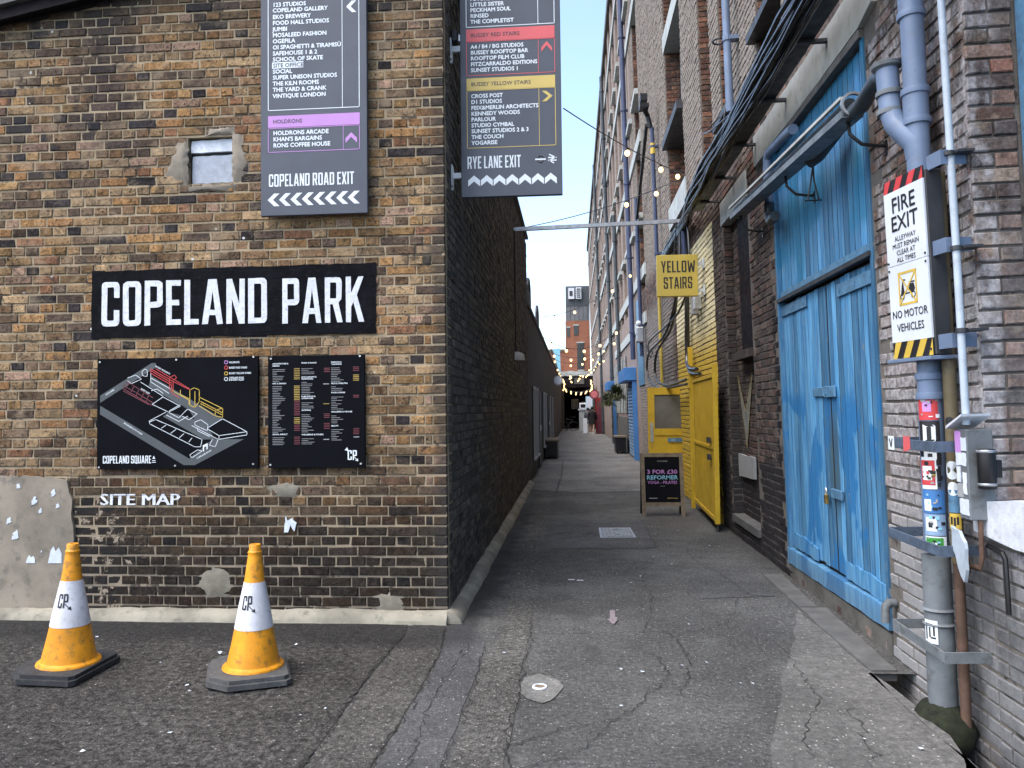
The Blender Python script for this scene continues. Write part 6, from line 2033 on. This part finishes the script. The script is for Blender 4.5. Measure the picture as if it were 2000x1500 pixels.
rain_pipe(-29.5, 2.8, 9.0, .07, M['pipe_dark'], 'black pipe dropping onto the far blue shutter box')
rain_pipe(-48.0, .0, 16.9, .085, M['pipe_dark'], 'farthest dark rain pipe before the end of the warehouse')
rain_pipe(-12.0, 3.8, 4.5, .04, M['pipe_navy'], 'stub of navy pipe behind the yellow sign bracket')
t = Thing('wall_pole', 'black pole with a camera head and yellow band leaning off the warehouse wall', 'camera pole', FR, (-15.7, -.15, 7.3))
m = MB(); m.tube([(-19.6, -.14, 6.4), (-15.95, -.2, 7.45)], .04, 8); t.part('arm', m, M['black_metal'])
m = MB(); m.tube([(-15.7, -.15, 7.3), (-15.7, -.2, 7.55), (-15.5, -.3, 7.65)], .05, 8); m.box(-15.62, -15.35, -.38, -.2, 7.6, 7.68); m.box(-15.6, -15.4, -.36, -.22, 7.76, 7.9); t.part('camera_head', m, M['black_metal'])
m = MB(); m.lathe([(.05, 0), (.05, .22)], 10, (-15.7, -.12, 6.75)); t.part('yellow_band', m, M['hazard_yellow'])
t = Thing('wall_floodlight', 'grey floodlight box with white lamp on the wall above the near blue shutter', 'floodlight', FR, (-19.8, -.1, 3.3))
m = MB(); m.box(-19.95, -19.75, -.25, -.05, 3.25, 3.65, .03); t.part('body', m, M['steel'])
m = MB(); m.ball((-19.6, -.2, 3.72), .07, 10, 6); t.part('lamp', m, M['white_paint'])
t = Thing('eye_bolt', 'iron ring on a short rod sticking out beside the short blue rain pipe', 'bracket', FR, (-8.45, -.1, 5.6))
m = MB(); m.tube([(-8.40, .0, 5.56), (-8.42, -.14, 5.56)], .012, 6)
m.tube([(-8.42 + .07 * math.sin(a), -.20 + .06 * math.cos(a), 5.56) for a in [i * math.pi / 6 for i in range(13)]], .012, 6); t.part('ring', m, M['dark_metal'])

# ------------------------------------------------------------------ crossing beam and string lights
t = Thing('cross_beam', 'thin galvanised channel bridging the alley from wall to wall', 'beam', FW, (.45, 12.6, 4.55))
m = MB(); a, b_ = Vector((-.945, 12.56, 4.535)), Vector((1.86, 12.70, 4.625))
m.add([(p.x, p.y + dy, p.z + dz) for p in (a, b_) for dy in (-.03, .03) for dz in (-.03, .03)], [(0, 1, 3, 2), (4, 5, 7, 6), (0, 1, 5, 4), (2, 3, 7, 6), (0, 2, 6, 4), (1, 3, 7, 5)])
t.part('channel', m, M['steel'])
t = Thing('bulkhead_lamp', 'half dome bulkhead lamp fed by a thin vertical conduit on the dark wall', 'lamp', FW, (-.94, 12.5, 2.3))
m = MB(); m.tube([(-.925, 12.5, 4.5), (-.925, 12.5, 2.42)], .012, 6); t.part('conduit', m, M['black_metal'])
m = MB(); m.prism([(12.43 + .0, 2.38), (12.43, 2.36)], 0, 0) if False else None
vs = []
m = MB()
pr_ = [(.17 * math.cos(a), .15 * math.sin(a)) for a in [i * math.pi / 10 for i in range(11)]]
m.add([(-.935 + max(0, .16 * math.sin(j * math.pi / 2 / 4)) , 12.5 + c * math.cos(j * math.pi / 2 / 4), 2.36 + s * math.cos(j * math.pi / 2 / 4) ** .5) for j in range(5) for c, s in pr_], [(j * 11 + i, j * 11 + i + 1, (j + 1) * 11 + i + 1, (j + 1) * 11 + i) for j in range(4) for i in range(10)])
m.add([(-.935, 12.33, 2.36), (-.935, 12.67, 2.36), (-.78, 12.5, 2.36)], [(0, 1, 2)])
t.part('dome', m, M['print_mid'], smooth=True)

bulb_mb = MB(); bulb_mb.ball((0, 0, -.075), .036, 10, 7, (1, 1, 1.15))
BULB_ME = bulb_mb.mesh('bulb', M['bulb'], smooth=True)
cap_mb = MB(); cap_mb.lathe([(.016, -.045), (.018, -.01), (.008, .004)], 8)
CAP_ME = cap_mb.mesh('socket', M['black_metal'])


def string(a, b_, sag, fr, label, big=1.0, grp='festoon strings across the alley', off=()):
    a, b_ = Vector(a), Vector(b_)
    t = Thing('string_lights', label, 'string lights', FW, a, grp)
    n = 14
    f = lambda s: a.lerp(b_, s) - Vector((0, 0, sag * 4 * s * (1 - s)))
    m = MB(); m.tube([f(i / n) for i in range(n + 1)], .007 * big, 5); t.part('cable', m, M['cable'])
    for s in fr:
        p = f(s) - a
        o = bpy.data.objects.new('socket', CAP_ME); link(o, t.o); o.location = p; o.scale = (big,) * 3
        q = bpy.data.objects.new('bulb', BULB_ME); link(q, o)
    return t


string((-.06, 8.2, 4.80), (1.86, 12.4, 5.29), .06, (.42, .72, .90), 'nearest string of lit bulbs, rising from the sign to the brick pier')
string((-.94, 12.6, 4.55), (1.86, 12.4, 5.27), .10, (.66, .83), 'string of bulbs running from the beam end up to the brick pier')
string((-.94, 19, 3.85), (1.86, 21.0, 5.5), .35, (.18, .36, .72, .9), 'thin string of bulbs just behind the galvanised beam')
sr = random.Random(44)
for k, (ya, yb) in enumerate(((24, 27), (30, 29), (34, 38), (40, 39), (44, 47), (49, 48), (53, 55), (57, 56))):
    za, zb = 3.85, 4.6 + sr.uniform(-.3, .4)
    string((-.94, ya, za), (1.80, yb, zb), .45 + sr.uniform(0, .35), [s + sr.uniform(-.03, .03) for s in np.linspace(.08, .92, 5)], '%s string of warm bulbs beyond the galvanised beam' % ('second', 'third', 'fourth', 'fifth', 'sixth', 'seventh', 'eighth', 'ninth')[k], 1.3, 'far festoon strings')
for k in range(6):
    y = 58 + k * 1.5
    string((-.7, y, 3.25), (1.55, y, 3.25), .35, np.linspace(.06, .94, 6), '%s string of bulbs under the dark passage roof, counting inwards' % ('first', 'second', 'third', 'fourth', 'fifth', 'sixth')[k], 1.3, 'strings under the passage roof')
# wrapped columns of bulbs by the passage
for x, yy in ((-.72, 60.6), (1.45, 60.6)):
    t = Thing('bulb_cluster', 'vertical cluster of warm bulbs at the %s of the passage' % ('round white sign side' if x < 0 else 'red doorway side'), 'string lights', FW, (x, yy, 3.2))
    for k in range(7):
        o = bpy.data.objects.new('bulb', BULB_ME); link(o, t.o); o.location = (sr.uniform(-.06, .06), 0, .12 * k); o.scale = (1.5,) * 3

# ------------------------------------------------------------------ far signs, planters, people
t = Thing('round_sign', 'round white projecting sign on the left wall far down the alley', 'sign', FW, (-.75, 38, 3.0))
m = MB(); m.disc((-.74, 3.0), .245, 37.96, 38.04, 24); t.part('disc', m, M['print_mid'])
m = MB(); m.disc((-.74, 3.0), .20, 37.95, 37.959, 24); t.part('face', m, M['paper'])
m = MB(); m.box(-.94, -.745, 37.99, 38.01, 3.25, 3.28); t.part('arm', m, M['black_metal'])
t = Thing('round_sign', 'round pink and dark red projecting sign by the red doorway', 'sign', FW, (1.34, 48, 2.5))
m = MB(); m.disc((1.30, 2.48), .30, 47.96, 48.04, 24); t.part('disc', m, M['print_maroon'])
m = MB(); m.disc((1.30, 2.48), .21, 47.95, 47.959, 24); t.part('face', m, simple('pink_face', (.55, .16, .17), .5))
m = MB(); m.box(1.60, 1.88, 47.99, 48.01, 2.6, 2.63); t.part('arm', m, M['black_metal'])
t = Thing('red_doorway', 'dark red painted doorway projecting from the right wall at the alley end', 'door', FW, (1.7, 49, 0))
m = MB(); m.box(1.40, 1.92, 49.0, 49.2, 0, 2.3); t.part('frame', m, M['red_door'])
m = MB(); m.box(1.48, 1.84, 48.96, 48.999, .05, 2.1); t.part('leaf', m, M['print_maroon'])
for x0, x1, y0, y1, lab in ((-.91, -.52, 24.2, 26.4, 'black timber bench box against the dark left wall'), (1.45, 1.80, 26.8, 28.0, 'dark timber planter box below the hanging plants on the right')):
    t = Thing('planter_box', lab, 'planter', FW, ((x0 + x1) / 2, y0, 0))
    m = MB(); m.box(x0, x1, y0, y1, .08, .56); t.part('box', m, M['black_metal'])
    m = MB(); m.box(x0 - .04, x1 + .04, y0 - .04, y1 + .04, .561, .61); t.part('rim', m, M['timber'])
    m = MB(); [m.box(a, a + .06, b_, b_ + .06, 0, .079) for a in (x0 + .02, x1 - .08) for b_ in (y0 + .02, y1 - .08)]; t.part('foot', m, M['black_metal'])
gr = random.Random(61)
for x, y, z, r_, lab in ((1.50, 26.6, 2.05, .46, 'grassy brown hanging plant beside the near blue shutter'), (1.50, 33.5, 1.9, .52, 'dry brown hanging plant below the far blue shutter box')):
    t = Thing('hanging_plant', lab, 'plant', FW, (x, y, z))
    m = MB(); m.lathe([(.10, -.22), (.16, -.02), (.17, 0), (.15, 0)], 10, (x, y, z)); t.part('pot', m, M['timber'])
    m = MB(); m.tube([(x, y, z), (x, y, z + .35), (1.86, y, z + .4)], .012, 5); t.part('bracket', m, M['black_metal'])
    m = MB()
    for k in range(700):
        a = gr.uniform(0, 6.28); e = gr.uniform(-.5, 1.3); l = r_ * gr.uniform(.6, 1.15)
        d = Vector((math.cos(a) * math.cos(e), math.sin(a) * math.cos(e), math.sin(e)))
        p0 = Vector((x, y, z)); p1 = p0 + d * l * .6; p2 = p0 + d * l - Vector((0, 0, .18 * l * abs(math.cos(e))))
        s = Vector((-d.y, d.x, 0)).normalized() * .012
        m.add([p0 - s, p0 + s, p1 + s, p1 - s, p2], [(0, 1, 2, 3), (3, 2, 4)])
    f_ = t.part('foliage', m, M['leaf'])
t = Thing('food_stall', 'white painted serving counter with a small white oven on top', 'stall', FW, (.72, 55, 0))
m = MB(); m.box(.40, 1.05, 55, 55.7, 0, 1.50, .01); t.part('counter', m, M['lintel'])
m = MB(); m.box(.32, 1.12, 54.92, 55.78, 1.501, 1.58); t.part('worktop', m, M['white_paint'])
m = MB(); m.box(.42, .95, 55.0, 55.5, 1.60, 2.02, .03); ov = t.part('oven', m, M['print_white'])
m = MB(); m.box(.52, .85, 54.985, 54.999, 1.68, 1.92); t.part('oven_window', m, M['black_metal'], ov)
t = Thing('menu_board', 'tall pale blue board fixed beside the red doorway', 'board', FW, (1.05, 50, 0))
m = MB(); m.box(.85, 1.32, 53.0, 53.05, 1.55, 2.45); t.part('board', m, M['print_cyan'])
m = MB(); m.box(.88, 1.29, 52.99, 52.999, 1.6, 2.4); t.part('print', m, M['paper'])
m = MB(); m.box(1.05, 1.12, 53.0, 53.05, 0, 1.55); t.part('post', m, M['black_metal'])
t = Thing('pavement_board', 'narrow white pavement board standing in front of the walkers', 'A-board', FW, (.73, 49.3, 0))
m = MB(); m.box(.60, .86, 49.2, 49.24, .03, 1.0); t.part('front', m, M['print_white'])
m = MB(); m.add([(.60, 49.5, 0), (.86, 49.5, 0), (.86, 49.26, .98), (.60, 49.26, .98), (.60, 49.53, 0), (.86, 49.53, 0), (.86, 49.29, .98), (.60, 49.29, .98)], [(0, 1, 2, 3), (4, 5, 6, 7), (0, 1, 5, 4), (2, 3, 7, 6)]); t.part('back', m, M['print_mid'])
for x, y, lab in ((-.35, 56, 'dark parked bicycle shape leaning left of the white counter'),):
    t = Thing('parked_bicycle', 'dark parked bicycle at the passage mouth left of the white counter', 'bicycle', FW, (x, y, 0))
    for cx in (-.5, .5):
        m = MB(); m.tube([(x + cx * .7 + .33 * math.cos(a), y + cx * .9, .33 + .33 * math.sin(a)) for a in [i * math.pi / 8 for i in range(17)]], .025, 6); t.part('wheel', m, M['black_metal'])
    m = MB(); P_ = [(x - .35, y - .45, .33), (x - .1, y - .1, .33), (x - .15, y - .2, .85), (x + .28, y + .35, .8), (x + .35, y + .45, .33)]
    m.tube(P_[:3], .02, 6); m.tube([P_[2], P_[3], P_[4]], .02, 6); m.tube([P_[1], P_[3]], .02, 6); t.part('frame', m, M['dark_metal'])
    m = MB(); m.box(x - .22, x - .05, y - .26, y - .14, .88, .93, .01); t.part('saddle', m, M['black_metal'])
    m = MB(); m.tube([(x + .05, y + .35, 1.02), (x + .28, y + .35, .98), (x + .5, y + .35, 1.02)], .018, 6); t.part('handlebar', m, M['black_metal'])


def person(at, yaw, cloth, label, hgt=1.70, stride=.16, bag=False):
    """one continuous body grown along a skeleton, clothes and hair as children"""
    t = Thing('person', label, 'person', FW, at)
    k = hgt / 1.70
    J_ = {'pel': (0, 0, .92), 'waist': (0, 0, 1.06), 'chest': (0, .01, 1.27), 'neck': (0, .01, 1.44), 'chin': (0, -.01, 1.50), 'head': (0, -.01, 1.58), 'top': (0, 0, 1.68)}
    for s, nm in ((-1, 'l'), (1, 'r')):
        f = stride * s
        J_.update({nm + 'hip': (.09 * s, 0, .88), nm + 'knee': (.10 * s, -f * .6, .49), nm + 'ank': (.10 * s, -f + (.10 if f < 0 else 0), .08), nm + 'toe': (.115 * s, -f - .14 + (.10 if f < 0 else 0), .035),
                   nm + 'sho': (.17 * s, .01, 1.39), nm + 'elb': (.235 * s, .05 + f * .5, 1.12), nm + 'wri': (.23 * s, -.06 + f * .9, .90), nm + 'hand': (.225 * s, -.09 + f, .82)})
    rad = {'pel': .135, 'waist': .12, 'chest': .145, 'neck': .058, 'chin': .062, 'head': .090, 'top': .062, 'hip': .09, 'knee': .058, 'ank': .040, 'toe': .036, 'sho': .065, 'elb': .042, 'wri': .030, 'hand': .036}
    names = list(J_)
    E_ = [('pel', 'waist'), ('waist', 'chest'), ('chest', 'neck'), ('neck', 'chin'), ('chin', 'head'), ('head', 'top')]
    for nm in 'lr': E_ += [('pel', nm + 'hip'), (nm + 'hip', nm + 'knee'), (nm + 'knee', nm + 'ank'), (nm + 'ank', nm + 'toe'), ('chest', nm + 'sho'), (nm + 'sho', nm + 'elb'), (nm + 'elb', nm + 'wri'), (nm + 'wri', nm + 'hand')]
    me = bpy.data.meshes.new('body')
    me.from_pydata([tuple(c * k for c in J_[n]) for n in names], [(names.index(a), names.index(b)) for a, b in E_], [])
    o = bpy.data.objects.new('body', me)
    col.objects.link(o)
    md = o.modifiers.new('skin', 'SKIN')
    for i, n in enumerate(names):
        r_ = rad.get(n, rad.get(n[1:], .05)) * k
        me.skin_vertices[0].data[i].radius = (r_, r_ * (.8 if n in ('chest', 'waist', 'pel') else 1))
        me.skin_vertices[0].data[i].use_root = n == 'pel'
    o.modifiers.new('sub', 'SUBSURF').levels = 1
    dg = bpy.context.evaluated_depsgraph_get()
    fin = bpy.data.meshes.new_from_object(o.evaluated_get(dg))
    bpy.data.objects.remove(o)
    fin.materials.clear(); fin.materials.append(M['skin'])
    for p in fin.polygons: p.use_smooth = True
    b_ = bpy.data.objects.new('body', fin); link(b_, t.o)
    # loose dress / top and shorts follow the body
    m = MB(); m.lathe([(.21, .62), (.20, .80), (.165, 1.02), (.185, 1.25), (.175, 1.38), (.09, 1.46), (.06, 1.47)], 14)
    m.v = [(x * 1.05 * k, y * .82 * k, z * k) for x, y, z in m.v]; q = t.part.__func__ if False else None
    me_ = m.mesh('dress', cloth, smooth=True); link(bpy.data.objects.new('dress', me_), t.o)
    m = MB()
    for nm in 'lr': m.tube([Vector(J_[nm + 'sho']) * k, Vector(J_[nm + 'elb']) * k, Vector(J_[nm + 'wri']) * k], [.075 * k, .062 * k, .05 * k], 8)
    link(bpy.data.objects.new('sleeve', m.mesh('sleeve', cloth, smooth=True)), t.o)
    m = MB(); m.ball((0, .012 * k, 1.615 * k), .105 * k, 12, 8, (.95, 1.05, 1.0)); m.v = [v for v in m.v]
    m.ball((0, .10 * k, 1.62 * k), .05 * k, 8, 6)
    link(bpy.data.objects.new('hair', m.mesh('hair', M['hair'], smooth=True)), t.o)
    m = MB()
    for nm in 'lr':
        a, c = Vector(J_[nm + 'ank']), Vector(J_[nm + 'toe'])
        m.tube([(a.x * k, (a.y + .05) * k, .045 * k), (a.x * k, a.y * k, .05 * k), (c.x * k, c.y * k, .042 * k)], [.05 * k, .055 * k, .045 * k], 8)
    link(bpy.data.objects.new('shoes', m.mesh('shoes', M['white_cloth'], smooth=True)), t.o)
    if bag:
        m = MB(); m.box(-.34 * k, -.22 * k, -.12, .14, .62, .98, .02); link(bpy.data.objects.new('bag', m.mesh('bag', M['grey_cloth'])), t.o)
    t.o.rotation_euler = (0, 0, yaw)
    return t


person((1.17, 48.6, .004), R(168), M['black_cloth'], 'person in a loose black dress and white shoes walking away by the red doorway', 1.72)
person((.93, 49.9, .004), R(190), M['grey_cloth'], 'person in grey half hidden behind the walker in black', 1.66, .1)

# ------------------------------------------------------------------ end of the alley
EP = Thing('passage_building', 'dark covered passage with a pale beam closing the end of the alley', 'building', FW, (.45, 62, 0))
m = MB(); m.box(-5.5, 1.6, 62.0, 62.3, 3.35, 4.5); EP.part('header', m, M['barge'])
m = MB(); m.box(-.95, 1.6, 61.9, 61.999, 4.25, 4.62); EP.part('beam', m, M['lintel'])
m = MB(); m.box(-.95, -.75, 61.95, 76, 0, 3.349); m.box(1.5, 1.7, 61.95, 76, 0, 3.349); EP.part('side_wall', m, M['far_dark'])
m = MB(); m.box(-.95, 1.7, 62.31, 76, 3.36, 3.5); EP.part('ceiling', m, M['barge'])
m = MB(); m.box(-.95, 1.7, 76.01, 76.2, 0, 3.5); bw_ = EP.part('rear_wall', m, M['far_dark'])
m = MB(); m.box(-.2, .5, 75.98, 76.0, 1.6, 2.6); m.box(.8, 1.3, 75.98, 76.0, 1.2, 2.4); EP.part('window', m, M['glass'], bw_)
m = MB(); m.box(.1, .9, 61.93, 61.999, 3.6, 4.1); EP.part('sign_panel', m, M['plinth'])
TW = Thing('brick_tower', 'tall orange brick stair tower with grey cladding on top beyond the alley end', 'building', FW, (.5, 77, 0))
m = MB(); m.box(-.68, 1.75, 77, 82, 0, 10.45); tw = TW.part('shaft', m, M['orange_brick'])
m = MB(); m.box(-.62, 1.75, 77.02, 81.9, 10.46, 13.95); cl = TW.part('cladding', m, M['cladding'])
m = MB()
for x in np.arange(-.6, 1.7, .42): m.box(x, x + .02, 76.99, 77.019, 10.5, 12.2)
TW.part('cladding_seam', m, M['dark_metal'], cl)
m = MB(); m.box(-.62, 1.7, 76.97, 77.019, 11.95, 13.9); TW.part('dark_cladding', m, M['print_grey'], cl)
for x0, x1, z0, z1 in ((.15, .62, 9.0, 9.95), (-.55, -.25, 8.85, 9.75), (.45, 1.15, 5.6, 8.2), (.55, 1.1, 4.7, 5.4), (-.45, .0, 4.7, 5.3)):
    m = MB(); m.box(x0, x1, 76.96, 76.999, z0, z1); w_ = TW.part('window', m, M['glass'])
    m = MB(); m.box(x0 - .06, x1 + .06, 76.93, 76.999, z1 + .001, z1 + .12); TW.part('lintel', m, M['lintel'], w_)
t = Thing('rooftop_unit', 'pale air conditioning unit with louvres high on the grey clad tower', 'air conditioner', FW, (.5, 76.8, 12.7))
m = MB(); m.box(-.35, .25, 76.6, 76.96, 12.6, 13.7); t.part('casing', m, M['white_paint'])
m = MB(); m.box(-.22, .08, 76.57, 76.599, 12.9, 13.4); t.part('grille', m, M['dark_metal'])
m = MB(); m.box(.4, .95, 76.6, 76.96, 12.6, 13.75); lv = t.part('casing', m, M['white_paint'])
m = MB(); [m.box(.48, .87, 76.57, 76.599, z, z + .1) for z in np.arange(12.72, 13.6, .2)]; t.part('louvre', m, M['dark_metal'], lv)
t = Thing('far_building', 'low orange brick building showing over the dark wall left of the tower', 'building', FW, (-2.2, 84, 0))
m = MB(); m.box(-5.5, -.72, 84, 90, 0, 7.9); t.part('wall', m, M['orange_brick'])
m = MB(); m.box(-5.6, -.70, 83.9, 90.1, 7.901, 8.15); t.part('parapet', m, M['timber'])
m = MB(); m.box(-2.4, -1.6, 83.96, 83.999, 5.9, 6.9); t.part('window', m, M['glass'])
t = Thing('blue_hoarding', 'slanting pale blue panel hung above the left wall near the tower', 'panel', FW, (-1.1, 60, 4))
m = MB(); m.slab([(-1.55, 6.3), (-.98, 6.35), (-.95, 4.4), (-1.05, 4.4)], 59.9, 60.0); t.part('panel', m, M['print_cyan'])
m = MB(); m.slab([(-1.75, 6.3), (-1.62, 6.3), (-1.12, 4.3), (-1.2, 4.3)], 59.85, 59.9); t.part('frame', m, M['dark_metal'])
m = MB(); m.box(-1.6, -.97, 59.86, 59.9, 3.83, 4.39); t.part('bracket', m, M['dark_metal'])

# ------------------------------------------------------------------ small things on the paving
t = Thing('manhole_cover', 'rectangular pale steel manhole cover flush with the alley surface', 'manhole cover', FW, (.52, 9.75, 0))
m = MB(); m.prism([(.30, 9.36), (.73, 9.38), (.715, 10.15), (.305, 10.13)], -.02, .008, 'z'); t.part('frame', m, M['steel'])
m = MB(); m.prism([(.325, 9.40), (.705, 9.42), (.69, 10.11), (.33, 10.09)], .0081, .012, 'z'); pl = t.part('plate', m, simple('worn_cover', (.36, .36, .35), .6, .35, var=.35, scale=10, dirt=(.10, .10, .10), dirt_amt=.6))
m = MB()
for i in range(7):
    for j in range(12):
        if (i, j) in ((3, 2), (3, 9)): continue
        x, y = .345 + i * .050, 9.435 + j * .055
        m.box(x, x + .026, y, y + .03, .0121, .0155)
q = t.part('tread_studs', m, M['steel'], pl); q['kind'] = 'stuff'
m = MB(); m.box(.49, .54, 9.53, 9.57, .0121, .014); m.box(.49, .54, 9.93, 9.97, .0121, .014); t.part('key_hole', m, M['black_metal'], pl)
t = Thing('drain_gully', 'small round white rimmed drain set in a pale cement patch', 'drain', FW, (-.21, 4.34, 0))
m = MB(); m.lathe([(.030, .0065), (.031, .013), (.041, .013), (.043, .0065)], 24, (-.21, 4.335, 0), cap=False); t.part('rim', m, M['white_paint'], smooth=True)
m = MB(); m.prism([(-.21 + .0305 * math.cos(a), 4.335 + .0305 * math.sin(a)) for a in [i * math.pi / 10 for i in range(20)]], .0062, .0085, 'z'); t.part('grate', m, M['timber'])
m = MB(); m.sheet([(.255, 5.98), (.295, 5.98), (.285, 5.74), (.305, 5.74), (.262, 5.58), (.225, 5.74), (.245, 5.74)], .010, 'z')
single('painted_arrow', m, simple('faded_pink_paint', (.24, .20, .21), .8, var=.25, scale=30, dirt=(.10, .10, .10), dirt_amt=.6), 'small faded pinkish arrow painted on the asphalt', 'road marking', at=(.26, 5.8, .01))
for k, (x, y, w) in enumerate(((-.07, 7.02, .055), (.01, 7.0, .06))):
    m = MB(); m.sheet(wobble([(x, y), (x + w, y - .004), (x + w, y + .03), (x, y + .034)], .004, .03, pr), .010, 'z')
    single('painted_dash', m, M['stencil'], ('short worn white dash on the asphalt, nearer the dark wall', 'longer worn white dash on the asphalt, nearer the blue doors')[k], 'road marking', at=(x, y, .01), group='white dashes on the asphalt')
m = MB()
for x0, z0, s in ((-4.30, .99, .03), (-4.18, .86, .05), (-4.12, .80, .03), (-4.38, .72, .04), (-4.33, .60, .05), (-4.02, .93, .04), (-3.98, .84, .03), (-4.1, .5, .012)):
    m.slab(wobble([(x0, z0), (x0 + s, z0 + s * .3), (x0 + s * .7, z0 + s * 1.4), (x0 + s * .1, z0 + s)], s * .16, s * .16, pr), 5.6365, 5.6395)
for x0, w, h_ in ((-4.04, .11, .12), (-4.22, .075, .055)):
    m.slab([(x0, .42), (x0 + w, .42), (x0 + w, .42 + h_ * .6), (x0 + w * .8, .42 + h_), (x0 + w * .55, .42 + h_ * .75), (x0 + w * .4, .42 + h_ * 1.1), (x0 + w * .2, .42 + h_ * .8)], 5.6365, 5.6395)
m.slab(wobble([(-2.18, .66), (-2.15, .655), (-2.13, .71), (-2.10, .66), (-2.085, .73), (-2.12, .76), (-2.15, .74), (-2.165, .78)], .005, .02, pr), 5.645, 5.6475)
single('torn_posters', m, M['paper'], 'torn white scraps of old posters stuck to the grey render and bricks', 'paper scraps', at=(-4.1, 5.64, .4), kind='stuff')
